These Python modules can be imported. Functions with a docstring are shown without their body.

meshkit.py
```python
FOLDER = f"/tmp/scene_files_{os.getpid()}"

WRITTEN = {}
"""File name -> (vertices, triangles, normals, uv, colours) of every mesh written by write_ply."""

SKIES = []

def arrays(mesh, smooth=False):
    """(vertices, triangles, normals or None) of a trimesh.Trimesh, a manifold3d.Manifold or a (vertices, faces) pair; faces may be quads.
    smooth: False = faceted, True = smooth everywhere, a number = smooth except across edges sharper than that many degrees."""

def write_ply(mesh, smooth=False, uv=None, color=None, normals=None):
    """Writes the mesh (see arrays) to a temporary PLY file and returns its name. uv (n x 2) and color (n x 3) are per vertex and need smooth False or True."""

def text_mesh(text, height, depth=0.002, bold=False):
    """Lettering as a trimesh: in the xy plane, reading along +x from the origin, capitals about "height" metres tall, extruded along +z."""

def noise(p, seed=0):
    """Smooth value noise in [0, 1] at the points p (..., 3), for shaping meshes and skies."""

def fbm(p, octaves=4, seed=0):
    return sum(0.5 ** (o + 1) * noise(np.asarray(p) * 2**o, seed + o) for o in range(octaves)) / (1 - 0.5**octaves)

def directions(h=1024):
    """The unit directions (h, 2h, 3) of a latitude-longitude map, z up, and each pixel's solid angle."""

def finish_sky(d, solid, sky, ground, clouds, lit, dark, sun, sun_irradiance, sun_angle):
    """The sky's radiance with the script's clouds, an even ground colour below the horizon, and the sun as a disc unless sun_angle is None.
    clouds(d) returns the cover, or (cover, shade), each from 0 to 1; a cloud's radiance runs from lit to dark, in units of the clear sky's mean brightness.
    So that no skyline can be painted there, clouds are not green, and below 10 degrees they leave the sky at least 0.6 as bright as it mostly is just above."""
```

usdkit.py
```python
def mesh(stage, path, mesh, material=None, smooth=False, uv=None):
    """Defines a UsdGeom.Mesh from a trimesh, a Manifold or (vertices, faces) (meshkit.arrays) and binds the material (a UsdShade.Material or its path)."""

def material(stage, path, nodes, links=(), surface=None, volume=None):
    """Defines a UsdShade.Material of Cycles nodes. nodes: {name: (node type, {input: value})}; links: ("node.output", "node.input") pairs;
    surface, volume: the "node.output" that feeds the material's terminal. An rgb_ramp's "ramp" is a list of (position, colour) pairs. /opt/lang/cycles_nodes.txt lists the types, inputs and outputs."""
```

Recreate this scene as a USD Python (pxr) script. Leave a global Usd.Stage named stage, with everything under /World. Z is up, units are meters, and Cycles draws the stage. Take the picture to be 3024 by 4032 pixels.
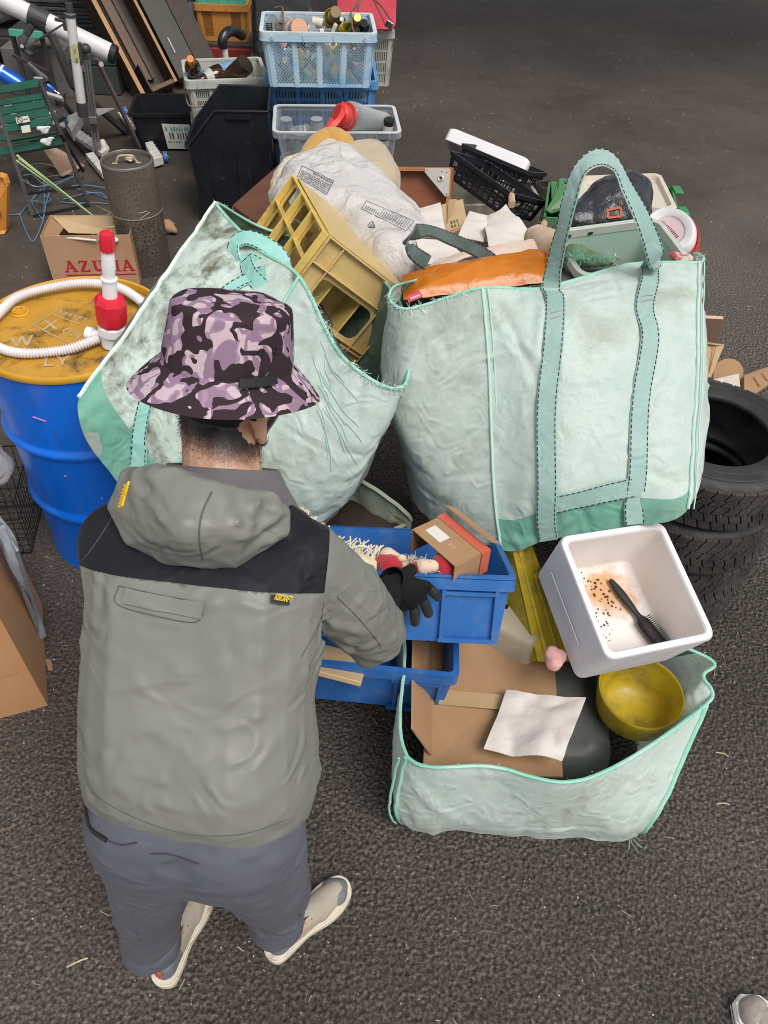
import math, random
import numpy as np
import trimesh
import manifold3d as m3
import shapely
from shapely import geometry as sg
from scipy.spatial import cKDTree
import meshkit, usdkit
from pxr import Usd, UsdGeom, UsdLux, UsdShade, Gf, Sdf

stage = Usd.Stage.CreateInMemory()
UsdGeom.SetStageUpAxis(stage, 'Z')
UsdGeom.SetStageMetersPerUnit(stage, 1.0)
UsdGeom.Xform.Define(stage, '/World')
UsdGeom.Scope.Define(stage, '/World/Looks')

# ---------------------------------------------------------------- camera, sky, sun, exposure
PITCH, ROLL, CAMH = math.radians(45.8), math.radians(2.7), 2.22
cam = UsdGeom.Camera.Define(stage, '/World/camera')
right = np.array([1.0, 0, 0]); fwd = np.array([0, math.cos(PITCH), -math.sin(PITCH)]); up = np.array([0, math.sin(PITCH), math.cos(PITCH)])
cr, sr = math.cos(ROLL), math.sin(ROLL)
r2, u2 = right * cr + up * sr, up * cr - right * sr
M = np.eye(4); M[0, :3], M[1, :3], M[2, :3], M[3, :3] = r2, u2, -fwd, (0, 0, CAMH)
cam.AddTransformOp().Set(Gf.Matrix4d(*M.ravel().tolist()))
cam.CreateHorizontalApertureAttr(24.0); cam.CreateVerticalApertureAttr(32.0)
cam.CreateFocalLengthAttr(24.0 * 3010 / 3024)
cam.CreateExposureAttr(0.98)
SUN_EL, SUN_AZ = math.radians(58), math.radians(140)
sdir = np.array([math.sin(SUN_AZ) * math.cos(SUN_EL), math.cos(SUN_AZ) * math.cos(SUN_EL), math.sin(SUN_EL)])
sun = UsdLux.DistantLight.Define(stage, '/World/sun')
sun.CreateIntensityAttr(0.40); sun.CreateAngleAttr(30.0); sun.CreateColorAttr(Gf.Vec3f(1.0, 0.965, 0.92)); sun.CreateNormalizeAttr(True)
zz = sdir; xx = np.cross([0, 0, 1.0], zz); xx /= np.linalg.norm(xx); yy = np.cross(zz, xx)
S = np.eye(4); S[0, :3], S[1, :3], S[2, :3] = xx, yy, zz
sun.AddTransformOp().Set(Gf.Matrix4d(*S.ravel().tolist()))
skymat = usdkit.material(stage, '/World/Looks/overcast_sky', {
    'sky': ('sky_texture', {'sky_type': 'single_scattering', 'sun_disc': False, 'sun_elevation': SUN_EL, 'sun_rotation': SUN_AZ}),
    'tc': ('texture_coordinate', {}),
    'n': ('noise_texture', {'scale': 2.2, 'detail': 5.0, 'roughness': 0.55}),
    'ramp': ('rgb_ramp', {'ramp': [(0.25, (5.2, 5.35, 5.6)), (0.75, (7.4, 7.4, 7.35))]}),
    'mix': ('mix_color', {'fac': 0.86}),
    'bg': ('background_shader', {'strength': 0.058}),
}, [('tc.generated', 'n.vector'), ('n.fac', 'ramp.fac'), ('sky.color', 'mix.a'), ('ramp.color', 'mix.b'), ('mix.result', 'bg.color')], surface='bg.background')
dome = UsdLux.DomeLight.Define(stage, '/World/sky')
dome.CreateIntensityAttr(1.0)
UsdShade.MaterialBindingAPI.Apply(dome.GetPrim()).Bind(skymat)
dome.GetPrim().SetCustomDataByKey('kind', 'structure')

# ---------------------------------------------------------------- helpers
A = lambda *p: np.array(p, float)
rng = np.random.default_rng(7)
_used, _mats = {}, {}

def uniq(path):
    if path not in _used:
        _used[path] = 0
        return path
    _used[path] += 1
    return uniq('%s_%03d' % (path, _used[path]))

def mat(name, c, c2=None, rough=0.5, metal=0.0, scale=6.0, detail=5.0, lo=0.35, hi=0.7, bump=0.0, bscale=60.0, bdist=0.01, spec=0.5, trans=0.0, coat=0.0, w=0, dirt=None, dscale=3.0, dlo=0.55, dhi=0.75, stretch=None, sheen=0.0, alpha=1.0, ior=1.45, rvar=0.0, distortion=0.0):
    """principled material, base colour mottled between c and c2, optional second layer of dirt and a noise bump"""
    if name in _mats:
        return _mats[name]
    c2 = c if c2 is None else c2
    nodes = {'tc': ('texture_coordinate', {}), 'geo': ('geometry', {}),
             'mp': ('mapping', {'scale': stretch or (1.0, 1.0, 1.0)}),
             'n': ('noise_texture', {'scale': scale, 'detail': detail, 'roughness': 0.6, 'distortion': distortion}),
             'ramp': ('rgb_ramp', {'ramp': [(lo, c), (hi, c2)]}),
             'p': ('principled_bsdf', {'roughness': rough, 'metallic': metal, 'specular_ior_level': spec, 'transmission_weight': trans, 'coat_weight': coat, 'sheen_weight': sheen, 'alpha': alpha, 'ior': ior})}
    links = [('geo.position' if w else 'tc.object', 'mp.vector'), ('mp.vector', 'n.vector'), ('n.fac', 'ramp.fac')]
    col = 'ramp.color'
    if dirt is not None:
        nodes['dn'] = ('noise_texture', {'scale': dscale, 'detail': 8.0, 'roughness': 0.68, 'distortion': 0.4})
        nodes['dr'] = ('rgb_ramp', {'ramp': [(dlo, (0, 0, 0)), (dhi, (1, 1, 1))]})
        nodes['dm'] = ('mix_color', {'b': dirt})
        links += [('mp.vector', 'dn.vector'), ('dn.fac', 'dr.fac'), ('dr.color', 'dm.fac'), (col, 'dm.a')]
        col = 'dm.result'
    links.append((col, 'p.base_color'))
    if rvar:
        nodes['rm'] = ('map_range', {'from_min': 0.3, 'from_max': 0.7, 'to_min': max(0.02, rough - rvar), 'to_max': rough + rvar})
        links += [('n.fac', 'rm.value'), ('rm.result', 'p.roughness')]
    if bump:
        nodes['bn'] = ('noise_texture', {'scale': bscale, 'detail': 4.0, 'roughness': 0.6})
        nodes['b'] = ('bump', {'strength': bump, 'distance': bdist})
        links += [('mp.vector', 'bn.vector'), ('bn.fac', 'b.height'), ('b.normal', 'p.normal')]
    _mats[name] = usdkit.material(stage, '/World/Looks/' + name, nodes, links, surface='p.BSDF')
    return _mats[name]

class Thing:
    def __init__(self, path, M):
        self.path, self.M, self.inv = path, M, np.linalg.inv(M)

def frame(loc, yaw=0.0, R=None):
    M = np.eye(4)
    c, s = math.cos(math.radians(yaw)), math.sin(math.radians(yaw))
    M[:3, :3] = np.array([[c, -s, 0], [s, c, 0], [0, 0, 1]]) if R is None else R
    M[:3, 3] = loc
    return M

def meta(prim, label, cat, group=None, kind=None):
    for k, v in (('label', label), ('category', cat), ('group', group), ('kind', kind)):
        if v:
            prim.SetCustomDataByKey(k, v)

def thing(name, label, cat, loc=(0, 0, 0), yaw=0.0, R=None, group=None):
    p = uniq('/World/' + name)
    M = frame(loc, yaw, R)
    x = UsdGeom.Xform.Define(stage, p)
    x.AddTransformOp().Set(Gf.Matrix4d(*M.T.ravel().tolist()))
    meta(x.GetPrim(), label, cat, group)
    return Thing(p, M)

def tm(m):
    if isinstance(m, (list,)):
        return trimesh.util.concatenate([tm(k) for k in m])
    if isinstance(m, m3.Manifold):
        q = m.to_mesh()
        return trimesh.Trimesh(np.asarray(q.vert_properties)[:, :3], np.asarray(q.tri_verts), process=False)
    if isinstance(m, tuple):
        v, f, _ = meshkit.arrays(m)
        return trimesh.Trimesh(v, f, process=False)
    return m

class Part:
    def __init__(self, path, th):
        self.path, self.th = path, th

def part(parent, name, mesh, material, w=0, smooth=35, label=None, kind=None):
    th = parent if isinstance(parent, Thing) else parent.th
    m = tm(mesh).copy()
    smooth = {0: False, 1: True}.get(smooth, smooth)
    if w:
        m.apply_transform(th.inv)
    p = uniq(parent.path + '/' + name)
    prim = usdkit.mesh(stage, p, m, material, smooth=smooth).GetPrim()
    if label:
        prim.SetCustomDataByKey('label', label)
    if kind:
        prim.SetCustomDataByKey('kind', kind)
    return Part(p, th)

def single(name, mesh, material, label=None, cat=None, group=None, kind=None, smooth=35):
    p = uniq('/World/' + name)
    smooth = {0: False, 1: True}.get(smooth, smooth)
    prim = usdkit.mesh(stage, p, tm(mesh), material, smooth=smooth).GetPrim()
    meta(prim, label, cat, group, kind)
    return prim

def T(m, loc=(0, 0, 0), yaw=0.0, R=None):
    m = tm(m).copy()
    m.apply_transform(frame(loc, yaw, R))
    return m

def rot(ax, deg):
    return trimesh.transformations.rotation_matrix(math.radians(deg), ax)[:3, :3]

def euler(yaw=0, tx=0, ty=0):
    return rot([0, 0, 1], yaw) @ rot([1, 0, 0], tx) @ rot([0, 1, 0], ty)

def align(z, x=None):
    """rotation whose third column is z"""
    z = np.asarray(z, float); z = z / np.linalg.norm(z)
    x = np.asarray(x if x is not None else ([1, 0, 0] if abs(z[0]) < 0.8 else [0, 1, 0]), float)
    x = x - z * (x @ z); x /= np.linalg.norm(x)
    return np.stack([x, np.cross(z, x), z], 1)

def rbox(l, w, h, r=0.004, at=(0, 0, 0), base=False):
    """chamfered box, 44 triangles"""
    r = min(r, l / 3, w / 3, h / 3)
    v = []
    for sx in (-1, 1):
        for sy in (-1, 1):
            for sz in (-1, 1):
                for k in range(3):
                    q = [r, r, r]; q[k] = 0
                    v.append([sx * (l / 2 - q[0]), sy * (w / 2 - q[1]), sz * (h / 2 - q[2])])
    m = trimesh.convex.convex_hull(np.array(v))
    m.apply_translation(A(*at) + (A(0, 0, h / 2) if base else 0))
    return m

def box(l, w, h, at=(0, 0, 0)):
    m = trimesh.creation.box((l, w, h)); m.apply_translation(at)
    return m

def bar(a, b, w=0.02, h=0.02, up=(0, 0, 1), r=0.0):
    a, b = np.asarray(a, float), np.asarray(b, float)
    L = np.linalg.norm(b - a)
    z = (b - a) / L
    u = np.asarray(up, float)
    if abs(u @ z) > 0.98:
        u = A(0, 1, 0)
    m = rbox(w, h, L, r) if r else trimesh.creation.box((w, h, L))
    x = np.cross(u, z)
    m.apply_transform(frame((a + b) / 2, R=align(z, x)))
    return m

def slab(pts, t):
    """closed plate: polygon pts (n x 3) pushed along the vector t"""
    p = np.asarray(pts, float); n = len(p); t = np.asarray(t, float)
    v = np.vstack([p, p + t])
    f = [[0, i + 1, i] for i in range(1, n - 1)] + [[n, n + i, n + i + 1] for i in range(1, n - 1)]
    for i in range(n):
        j = (i + 1) % n
        f += [[i, j, n + j], [i, n + j, n + i]]
    m = trimesh.Trimesh(v, np.array(f), process=False)
    if m.volume < 0:
        m.invert()
    return m

def spline(pts, n=8, closed=False, alpha=0.5):
    p = np.asarray(pts, float)
    if closed:
        p = np.vstack([p[-1], p, p[0], p[1]])
    else:
        p = np.vstack([2 * p[0] - p[1], p, 2 * p[-1] - p[-2]])
    out = []
    for i in range(1, len(p) - 2):
        t = np.linspace(0, 1, n, endpoint=False)[:, None]
        a, b, c, d = p[i - 1], p[i], p[i + 1], p[i + 2]
        out.append(0.5 * (2 * b + (c - a) * t + (2 * a - 5 * b + 4 * c - d) * t**2 + (3 * b - a - 3 * c + d) * t**3))
    out = np.vstack(out)
    return out if closed else np.vstack([out, p[-2]])

def tube(pts, r=0.005, n=8, closed=False, caps=True):
    p = np.asarray(pts, float); m = len(p)
    r = np.broadcast_to(np.asarray(r, float), (m,))
    t = np.gradient(p, axis=0) if not closed else np.roll(p, -1, 0) - np.roll(p, 1, 0)
    t /= np.maximum(np.linalg.norm(t, axis=1, keepdims=True), 1e-9)
    u = np.cross(t[0], [0.31, 0.2, 0.93]); u /= np.linalg.norm(u)
    a = np.linspace(0, 2 * np.pi, n, endpoint=False)
    V = []
    for i in range(m):
        u = u - t[i] * (u @ t[i]); u /= max(np.linalg.norm(u), 1e-9)
        w = np.cross(t[i], u)
        V.append(p[i] + r[i] * (np.cos(a)[:, None] * u + np.sin(a)[:, None] * w))
    V = np.array(V).reshape(-1, 3)
    f = []
    for i in range(m if closed else m - 1):
        k = (i + 1) % m
        for j in range(n):
            q = (j + 1) % n
            f += [[i * n + j, i * n + q, k * n + q], [i * n + j, k * n + q, k * n + j]]
    if caps and not closed:
        V = np.vstack([V, p[0], p[-1]])
        for j in range(n):
            f += [[len(V) - 2, (j + 1) % n, j], [len(V) - 1, (m - 1) * n + j, (m - 1) * n + (j + 1) % n]]
    return trimesh.Trimesh(V, np.array(f), process=False)

def lathe(prof, n=32, at=(0, 0, 0), R=None):
    """profile [(r, z), ...] turned about z"""
    p = np.asarray(prof, float)
    a = np.linspace(0, 2 * np.pi, n, endpoint=False)
    V = np.stack([np.outer(p[:, 0], np.cos(a)), np.outer(p[:, 0], np.sin(a)), np.repeat(p[:, 1:2], n, 1)], -1).reshape(-1, 3)
    f = []
    for i in range(len(p) - 1):
        for j in range(n):
            q = (j + 1) % n
            if p[i, 0] > 1e-7:
                f.append([i * n + j, i * n + q, (i + 1) * n + q])
            if p[i + 1, 0] > 1e-7:
                f.append([i * n + j, (i + 1) * n + q, (i + 1) * n + j])
    m = trimesh.Trimesh(V, np.array(f), process=False)
    m.merge_vertices()
    if m.volume < 0:
        m.invert()
    m.apply_transform(frame(at, R=R))
    return m

def ellipsoid(r, at=(0, 0, 0), sub=3, R=None):
    m = trimesh.creation.icosphere(subdivisions=sub)
    m.apply_scale(r)
    m.apply_transform(frame(at, R=R))
    return m

def prism(poly, h, at=(0, 0, 0), R=None):
    g = poly if hasattr(poly, 'geom_type') else sg.Polygon(poly)
    m = trimesh.util.concatenate([trimesh.creation.extrude_polygon(k, h, engine='earcut') for k in getattr(g, 'geoms', [g])])
    m.apply_transform(frame(at, R=R))
    return m

def rrect(x0, y0, x1, y1, r):
    return sg.box(x0 + r, y0 + r, x1 - r, y1 - r).buffer(r, 4)

def wrinkle(m, amp, scale, seed=0, octaves=3):
    m = tm(m)
    n = m.vertex_normals
    m.vertices = m.vertices + n * ((meshkit.fbm(m.vertices * scale, octaves, seed) - 0.5) * 2 * amp)[:, None]
    return m

def gridmesh(V, closed_u=False):
    """V (rows, cols, 3) -> triangles"""
    r, c = V.shape[:2]
    f = []
    for i in range(r - 1):
        for j in range(c if closed_u else c - 1):
            k = (j + 1) % c
            f += [[i * c + j, i * c + k, (i + 1) * c + k], [i * c + j, (i + 1) * c + k, (i + 1) * c + j]]
    return trimesh.Trimesh(V.reshape(-1, 3), np.array(f), process=False)

def ribbon(pts, width, nrm, thick=0.003, n=6, smooth_pts=True):
    """strap: centre line pts with face normals nrm"""
    P = spline(pts, n) if smooth_pts else np.asarray(pts, float)
    N = spline(nrm, n) if smooth_pts else np.asarray(nrm, float)
    N = N / np.maximum(np.linalg.norm(N, axis=1, keepdims=True), 1e-9)
    t = np.gradient(P, axis=0); t /= np.linalg.norm(t, axis=1, keepdims=True)
    W = np.cross(t, N); W /= np.maximum(np.linalg.norm(W, axis=1, keepdims=True), 1e-9)
    N = np.cross(W, t)
    h = width / 2
    cols = [P - W * h, P - W * h * 0.9 + N * thick, P + W * h * 0.9 + N * thick, P + W * h, P + W * h * 0.9 - N * 0.0005, P - W * h * 0.9 - N * 0.0005]
    return gridmesh(np.stack(cols, 1), True), P, W, N

def stitches(P, W, N, width, step=0.016, dash=0.010, off=0.004):
    """dark dashes along both edges of a strap"""
    L = np.r_[0, np.cumsum(np.linalg.norm(np.diff(P, axis=0), axis=1))]
    out = []
    for s in np.arange(0.01, L[-1] - dash, step):
        for side in (-1, 1):
            e = []
            for q in (s, s + dash):
                k = [np.interp(q, L, X[:, i]) for X in (P, W, N) for i in range(3)]
                e.append(A(*k[:3]) + A(*k[3:6]) * side * width * 0.43 + A(*k[6:]) * off)
            out.append(bar(e[0], e[1], 0.0024, 0.0016))
    return out

def threads(pts, n, length, seed, r=0.0006, out=(0, 0, 1), spread=0.8):
    """loose frayed fibres along a line"""
    g = np.random.default_rng(seed)
    P = np.asarray(pts, float); res = []
    for _ in range(n):
        k = g.uniform(0, len(P) - 1.001); i = int(k)
        a = P[i] + (P[i + 1] - P[i]) * (k - i) + g.normal(0, 0.003, 3)
        d = np.asarray(out, float) + g.normal(0, spread, 3); d /= np.linalg.norm(d)
        e = g.normal(0, 0.7, 3)
        L = length * g.uniform(0.4, 1.3)
        res.append(tube([a, a + d * L * 0.5, a + (d * 0.9 + e * 0.4) * L], r * g.uniform(0.7, 1.5), 3, caps=False))
    return res

def bone_mesh(bones, length=0.02, iters=8, smooth=1):
    """union of hulls of spheres, refined and smoothed: bones [(p, rp, q, rq), ...]"""
    ms = []
    for p, rp, q, rq in bones:
        s = [m3.Manifold.sphere(rr, 20).translate(tuple(map(float, pp))) for pp, rr in ((p, rp), (q, rq))]
        ms.append(m3.Manifold.batch_hull(s))
    u = m3.Manifold.batch_boolean(ms, m3.OpType.Add)
    m = tm(u.refine_to_length(length))
    m.merge_vertices()
    if smooth:
        trimesh.smoothing.filter_taubin(m, 0.5, 0.53, iterations=iters)
    return m

def snap(pts, tree, mesh, off=0.004, k=5):
    d, i = tree.query(pts, k=k)
    w = 1 / (d + 1e-4); w /= w.sum(1, keepdims=True)
    nn = (mesh.vertex_normals[i] * w[..., None]).sum(1); nn /= np.linalg.norm(nn, axis=1, keepdims=True)
    c = (mesh.vertices[i] * w[..., None]).sum(1)
    h = ((np.asarray(pts) - c) * nn).sum(1, keepdims=True)
    return np.asarray(pts) - nn * h + nn * off, nn

def onto(m, off=.0025):
    """maps a point to the first hit on mesh m of the line that comes from above and in front"""
    tri = np.asarray(m.vertices)[np.asarray(m.faces)]; e1, e2 = tri[:, 1] - tri[:, 0], tri[:, 2] - tri[:, 0]
    def f(p):
        p = A(*p); o0 = p + (A(0, 0, 2.2) - p) * .45; d = p - o0; d /= np.linalg.norm(d)
        h = np.cross(d, e2); a_ = (e1 * h).sum(1); a_ = np.where(np.abs(a_) < 1e-12, 1e-12, a_)
        s_ = o0 - tri[:, 0]; u = (s_ * h).sum(1) / a_; q = np.cross(s_, e1); v = (q * d).sum(1) / a_; t_ = (e2 * q).sum(1) / a_
        ok = (u >= 0) & (v >= 0) & (u + v <= 1) & (t_ > 0)
        return p if not ok.any() else o0 + d * (t_[ok].min() - off)
    return f

text = meshkit.text_mesh

# ---------------------------------------------------------------- ground and the shed behind
ground_mat = usdkit.material(stage, '/World/Looks/worn_asphalt', {
    'geo': ('geometry', {}),
    'fine': ('noise_texture', {'scale': 92.0, 'detail': 8.0, 'roughness': 0.72}),
    'vor': ('voronoi_texture', {'scale': 85.0, 'randomness': 1.0}),
    'vorc': ('voronoi_texture', {'scale': 120.0, 'randomness': 1.0}),
    'big': ('noise_texture', {'scale': 0.9, 'detail': 5.0, 'roughness': 0.6}),
    'mid': ('noise_texture', {'scale': 6.0, 'detail': 9.0, 'roughness': 0.8}),
    'fr': ('rgb_ramp', {'ramp': [(0.36, (0.026, 0.0208, 0.0170)), (0.5, (0.120, 0.098, 0.083)), (0.63, (0.31, 0.262, 0.225))]}),
    'sm': ('rgb_ramp', {'ramp': [(0.3, (0.050, 0.038, 0.030)), (0.7, (0.072, 0.057, 0.046))]}),
    'sep': ('separate_xyz', {}),
    'add1': ('math', {'math_type': 'multiply_add', 'value2': -0.55, 'value3': 1.75}),
    'addx': ('math', {'math_type': 'multiply_add', 'value2': 0.38}),
    'addn': ('math', {'math_type': 'multiply_add', 'value2': 1.6}),
    'rough': ('map_range', {'from_min': 0.35, 'from_max': 1.65, 'to_min': 0.0, 'to_max': 1.0, 'clamp': True}),
    'mixr': ('mix_color', {}),
    'dust': ('rgb_ramp', {'ramp': [(0.48, (0, 0, 0)), (0.8, (1, 1, 1))]}),
    'dmul': ('math', {'math_type': 'multiply', 'value2': 0.22}),
    'mixd': ('mix_color', {'b': (0.10, 0.085, 0.072)}),
    'bigr': ('rgb_ramp', {'ramp': [(0.32, (0.62, 0.61, 0.60)), (0.5, (0.97, 0.97, 0.97)), (0.68, (1.28, 1.26, 1.22))]}),
    'bigm': ('mix_color', {'blend_type': 'multiply', 'fac': 1.0}),
    'spk': ('rgb_ramp', {'ramp': [(0.0, (1, 1, 1)), (0.055, (1, 1, 1)), (0.075, (0, 0, 0))]}),
    'spkm': ('math', {'math_type': 'multiply', 'value2': 0.55}),
    'mixs': ('mix_color', {'b': (0.30, 0.28, 0.26)}),
    'hgt': ('math', {'math_type': 'multiply_add', 'value2': 0.9}),
    'bs': ('map_range', {'from_min': 0.0, 'from_max': 1.0, 'to_min': 0.02, 'to_max': 1.0, 'clamp': True}),
    'bump': ('bump', {'strength': 1.0, 'distance': 0.030}),
    'p': ('principled_bsdf', {'roughness': 0.78, 'specular_ior_level': 0.42}),
}, [('geo.position', x + '.vector') for x in ('fine', 'vor', 'vorc', 'big', 'mid')] + [
    ('geo.position', 'sep.vector'), ('fine.fac', 'fr.fac'), ('mid.fac', 'sm.fac'),
    ('sep.y', 'add1.value1'), ('sep.x', 'addx.value1'), ('add1.value', 'addx.value3'), ('big.fac', 'addn.value1'), ('addx.value', 'addn.value3'), ('addn.value', 'rough.value'),
    ('rough.result', 'mixr.fac'), ('sm.color', 'mixr.a'), ('fr.color', 'mixr.b'),
    ('mid.fac', 'dust.fac'), ('dust.color', 'dmul.value1'), ('dmul.value', 'mixd.fac'), ('mixr.result', 'mixd.a'),
    ('vorc.distance', 'spk.fac'), ('spk.color', 'spkm.value1'), ('spkm.value', 'mixs.fac'), ('big.fac', 'bigr.fac'), ('mixd.result', 'bigm.a'), ('bigr.color', 'bigm.b'), ('bigm.result', 'mixs.a'), ('mixs.result', 'p.base_color'),
    ('fine.fac', 'hgt.value1'), ('vor.distance', 'hgt.value3'), ('hgt.value', 'bump.height'), ('rough.result', 'bs.value'), ('bs.result', 'bump.strength'), ('bump.normal', 'p.normal')], surface='p.BSDF')
gv = np.array([[-60, -60, 0], [60, -60, 0], [60, 60, 0], [-60, 60, 0]], float)
single('ground', trimesh.Trimesh(gv, [[0, 1, 2], [0, 2, 3]], process=False), ground_mat, kind='structure', smooth=0)

steel = mat('dark_steel', (0.05, 0.05, 0.052), (0.09, 0.085, 0.08), rough=0.45, metal=0.6, dirt=(0.10, 0.06, 0.04))
wallm = mat('shed_wall_sheet', (0.035, 0.033, 0.03), (0.06, 0.055, 0.05), rough=0.7, scale=1.5, w=1)
w = thing('shed_wall', 'dark corrugated metal wall of the shed behind the storage rack', 'wall', (-4.2, 8.95, 0))
prof = [(x, 0.02 * (k % 4 in (1, 2))) for k, x in enumerate(np.arange(-3.6, 3.05, 0.05))]
part(w, 'wall_sheet', slab([(x, y, 0.0) for x, y in prof] + [(3.05, 0.09, 0), (-3.6, 0.09, 0)], (0, 0, 3.6)), wallm, smooth=0)
part(w, 'base_rail', rbox(6.7, 0.05, 0.12, at=(-0.28, -0.03, 0.06)), steel)
w2 = thing('shed_wall', 'dark sheet wall along the left side of the storage corner', 'wall', (-4.7, 5.4, 0))
prof = [(0.02 * (k % 4 in (1, 2)), y) for k, y in enumerate(np.arange(-2.4, 3.5, 0.05))]
part(w2, 'wall_sheet', slab([(x, y, 0.0) for x, y in prof] + [(-0.09, 3.45, 0), (-0.09, -2.4, 0)], (0, 0, 3.6)), wallm, smooth=0)
roofm = mat('roof_sheet', (0.16, 0.16, 0.155), (0.22, 0.21, 0.2), rough=0.6, w=1)
rf = thing('unseen_shed_roof', 'unseen metal roof sheet extended over the back of the yard to darken its floor', 'roof', (1.0, 9.9, 4.4))  # out of view, stretched over the back to darken the floor there
part(rf, 'roof_sheet', rbox(12.0, 7.2, 0.06, 0.01), roofm)
for k in range(3):
    part(rf, 'rafter', rbox(0.1, 7.1, 0.16, 0.005, at=(-5.0 + 5.0 * k, 0, -0.115)), steel)

# loose straw, chips and grit
g = np.random.default_rng(3)
straw = mat('dry_straw', (0.42, 0.32, 0.2), (0.55, 0.46, 0.32), rough=0.7)
sm, ch = [], []
for k in range(420):
    x, y = g.uniform(-1.6, 2.6), g.uniform(0.2, 4.2) ** 1.0
    L = g.uniform(0.008, 0.035); a = g.uniform(0, np.pi); z = g.uniform(0.002, 0.004)
    d = A(math.cos(a), math.sin(a), g.uniform(-.05, .05)) * L / 2
    sm.append(tube([A(x, y, z) - d, A(x, y, z + 0.001), A(x, y, z) + d], g.uniform(0.0006, 0.0013), 4))
single('straw_litter', sm, straw, label='bits of dry straw scattered over the asphalt', cat='straw', kind='stuff')
chip = mat('pale_chip', (0.40, 0.38, 0.35), (0.62, 0.6, 0.56), rough=0.8)
for k in range(2600):
    y = .2 + 9.5 * g.uniform() ** 2; x = g.uniform(-1.2, 1.2) * (.8 + .4 * y)
    s = g.uniform(0.0010, 0.0026) * (1 + .12 * y)
    ch.append(T(trimesh.creation.icosahedron(), R=rot(g.normal(0, 1, 3), g.uniform(0, 180)) * s * A(1, 1, .6), loc=(x, y, s * .3)))
single('grit', ch, chip, label='pale grit and paper flecks scattered on the asphalt', cat='grit', kind='stuff', smooth=0)
for a, b, lab in (((-.748,.497,.004), (-.701,.519,.006), 'long pale straw on the asphalt left of the left shoe'), ((1.036,1.003,.004), (1.074,1.002,.005), 'pale wood splinter on the asphalt right of the lower bag'),
                  ((1.078,1.170,.004), (1.114,1.156,.006), 'bent pale straw on the asphalt below the tyre stack')):
    single('straw', tube(spline([a, (A(*a) + A(*b)) / 2 + A(0.004, 0.003, 0.002), b], 4), 0.0022, 5), straw, lab, 'straw')

# ---------------------------------------------------------------- blue oil drum with hand pump
blue = mat('drum_blue_paint', (0.0, 0.13, 0.66), (0.0, 0.16, 0.74), rough=0.33, coat=0.25, scale=3, dirt=(0.02, 0.055, 0.22), dscale=7, dlo=.56, dhi=.78, rvar=.1, bump=.05, bscale=9)
yel = mat('drum_yellow_lid', (0.44, 0.22, 0.02), (0.55, 0.29, 0.035), rough=0.38, scale=5, dirt=(0.045, 0.030, 0.018), dscale=9, dlo=.49, dhi=.66, rvar=.12)
yrim = mat('drum_yellow_rim', (0.58, 0.30, 0.02), (0.66, 0.37, 0.05), rough=0.4, dirt=(0.55, 0.52, 0.45), dscale=25, dlo=.6, dhi=.7)
dr = thing('oil_drum', 'blue steel drum with dirty yellow lid at the left edge', 'drum', (-1.0, 2.05, 0))
p = [(0.0, 0.012), (0.27, 0.012), (0.283, 0.0), (0.29, 0.004), (0.29, 0.02), (0.284, 0.028)]
for zc in (0.295, 0.585):
    for dz, dr_ in ((-.03, 0), (-.018, .006), (-.008, .013), (0, .0155), (.008, .013), (.018, .006), (.03, 0)):
        p.append((0.284 + dr_, zc + dz))
p += [(0.284, 0.855), (0.286, 0.868)]
part(dr, 'body', lathe(p, 96), blue, smooth=50)
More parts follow.
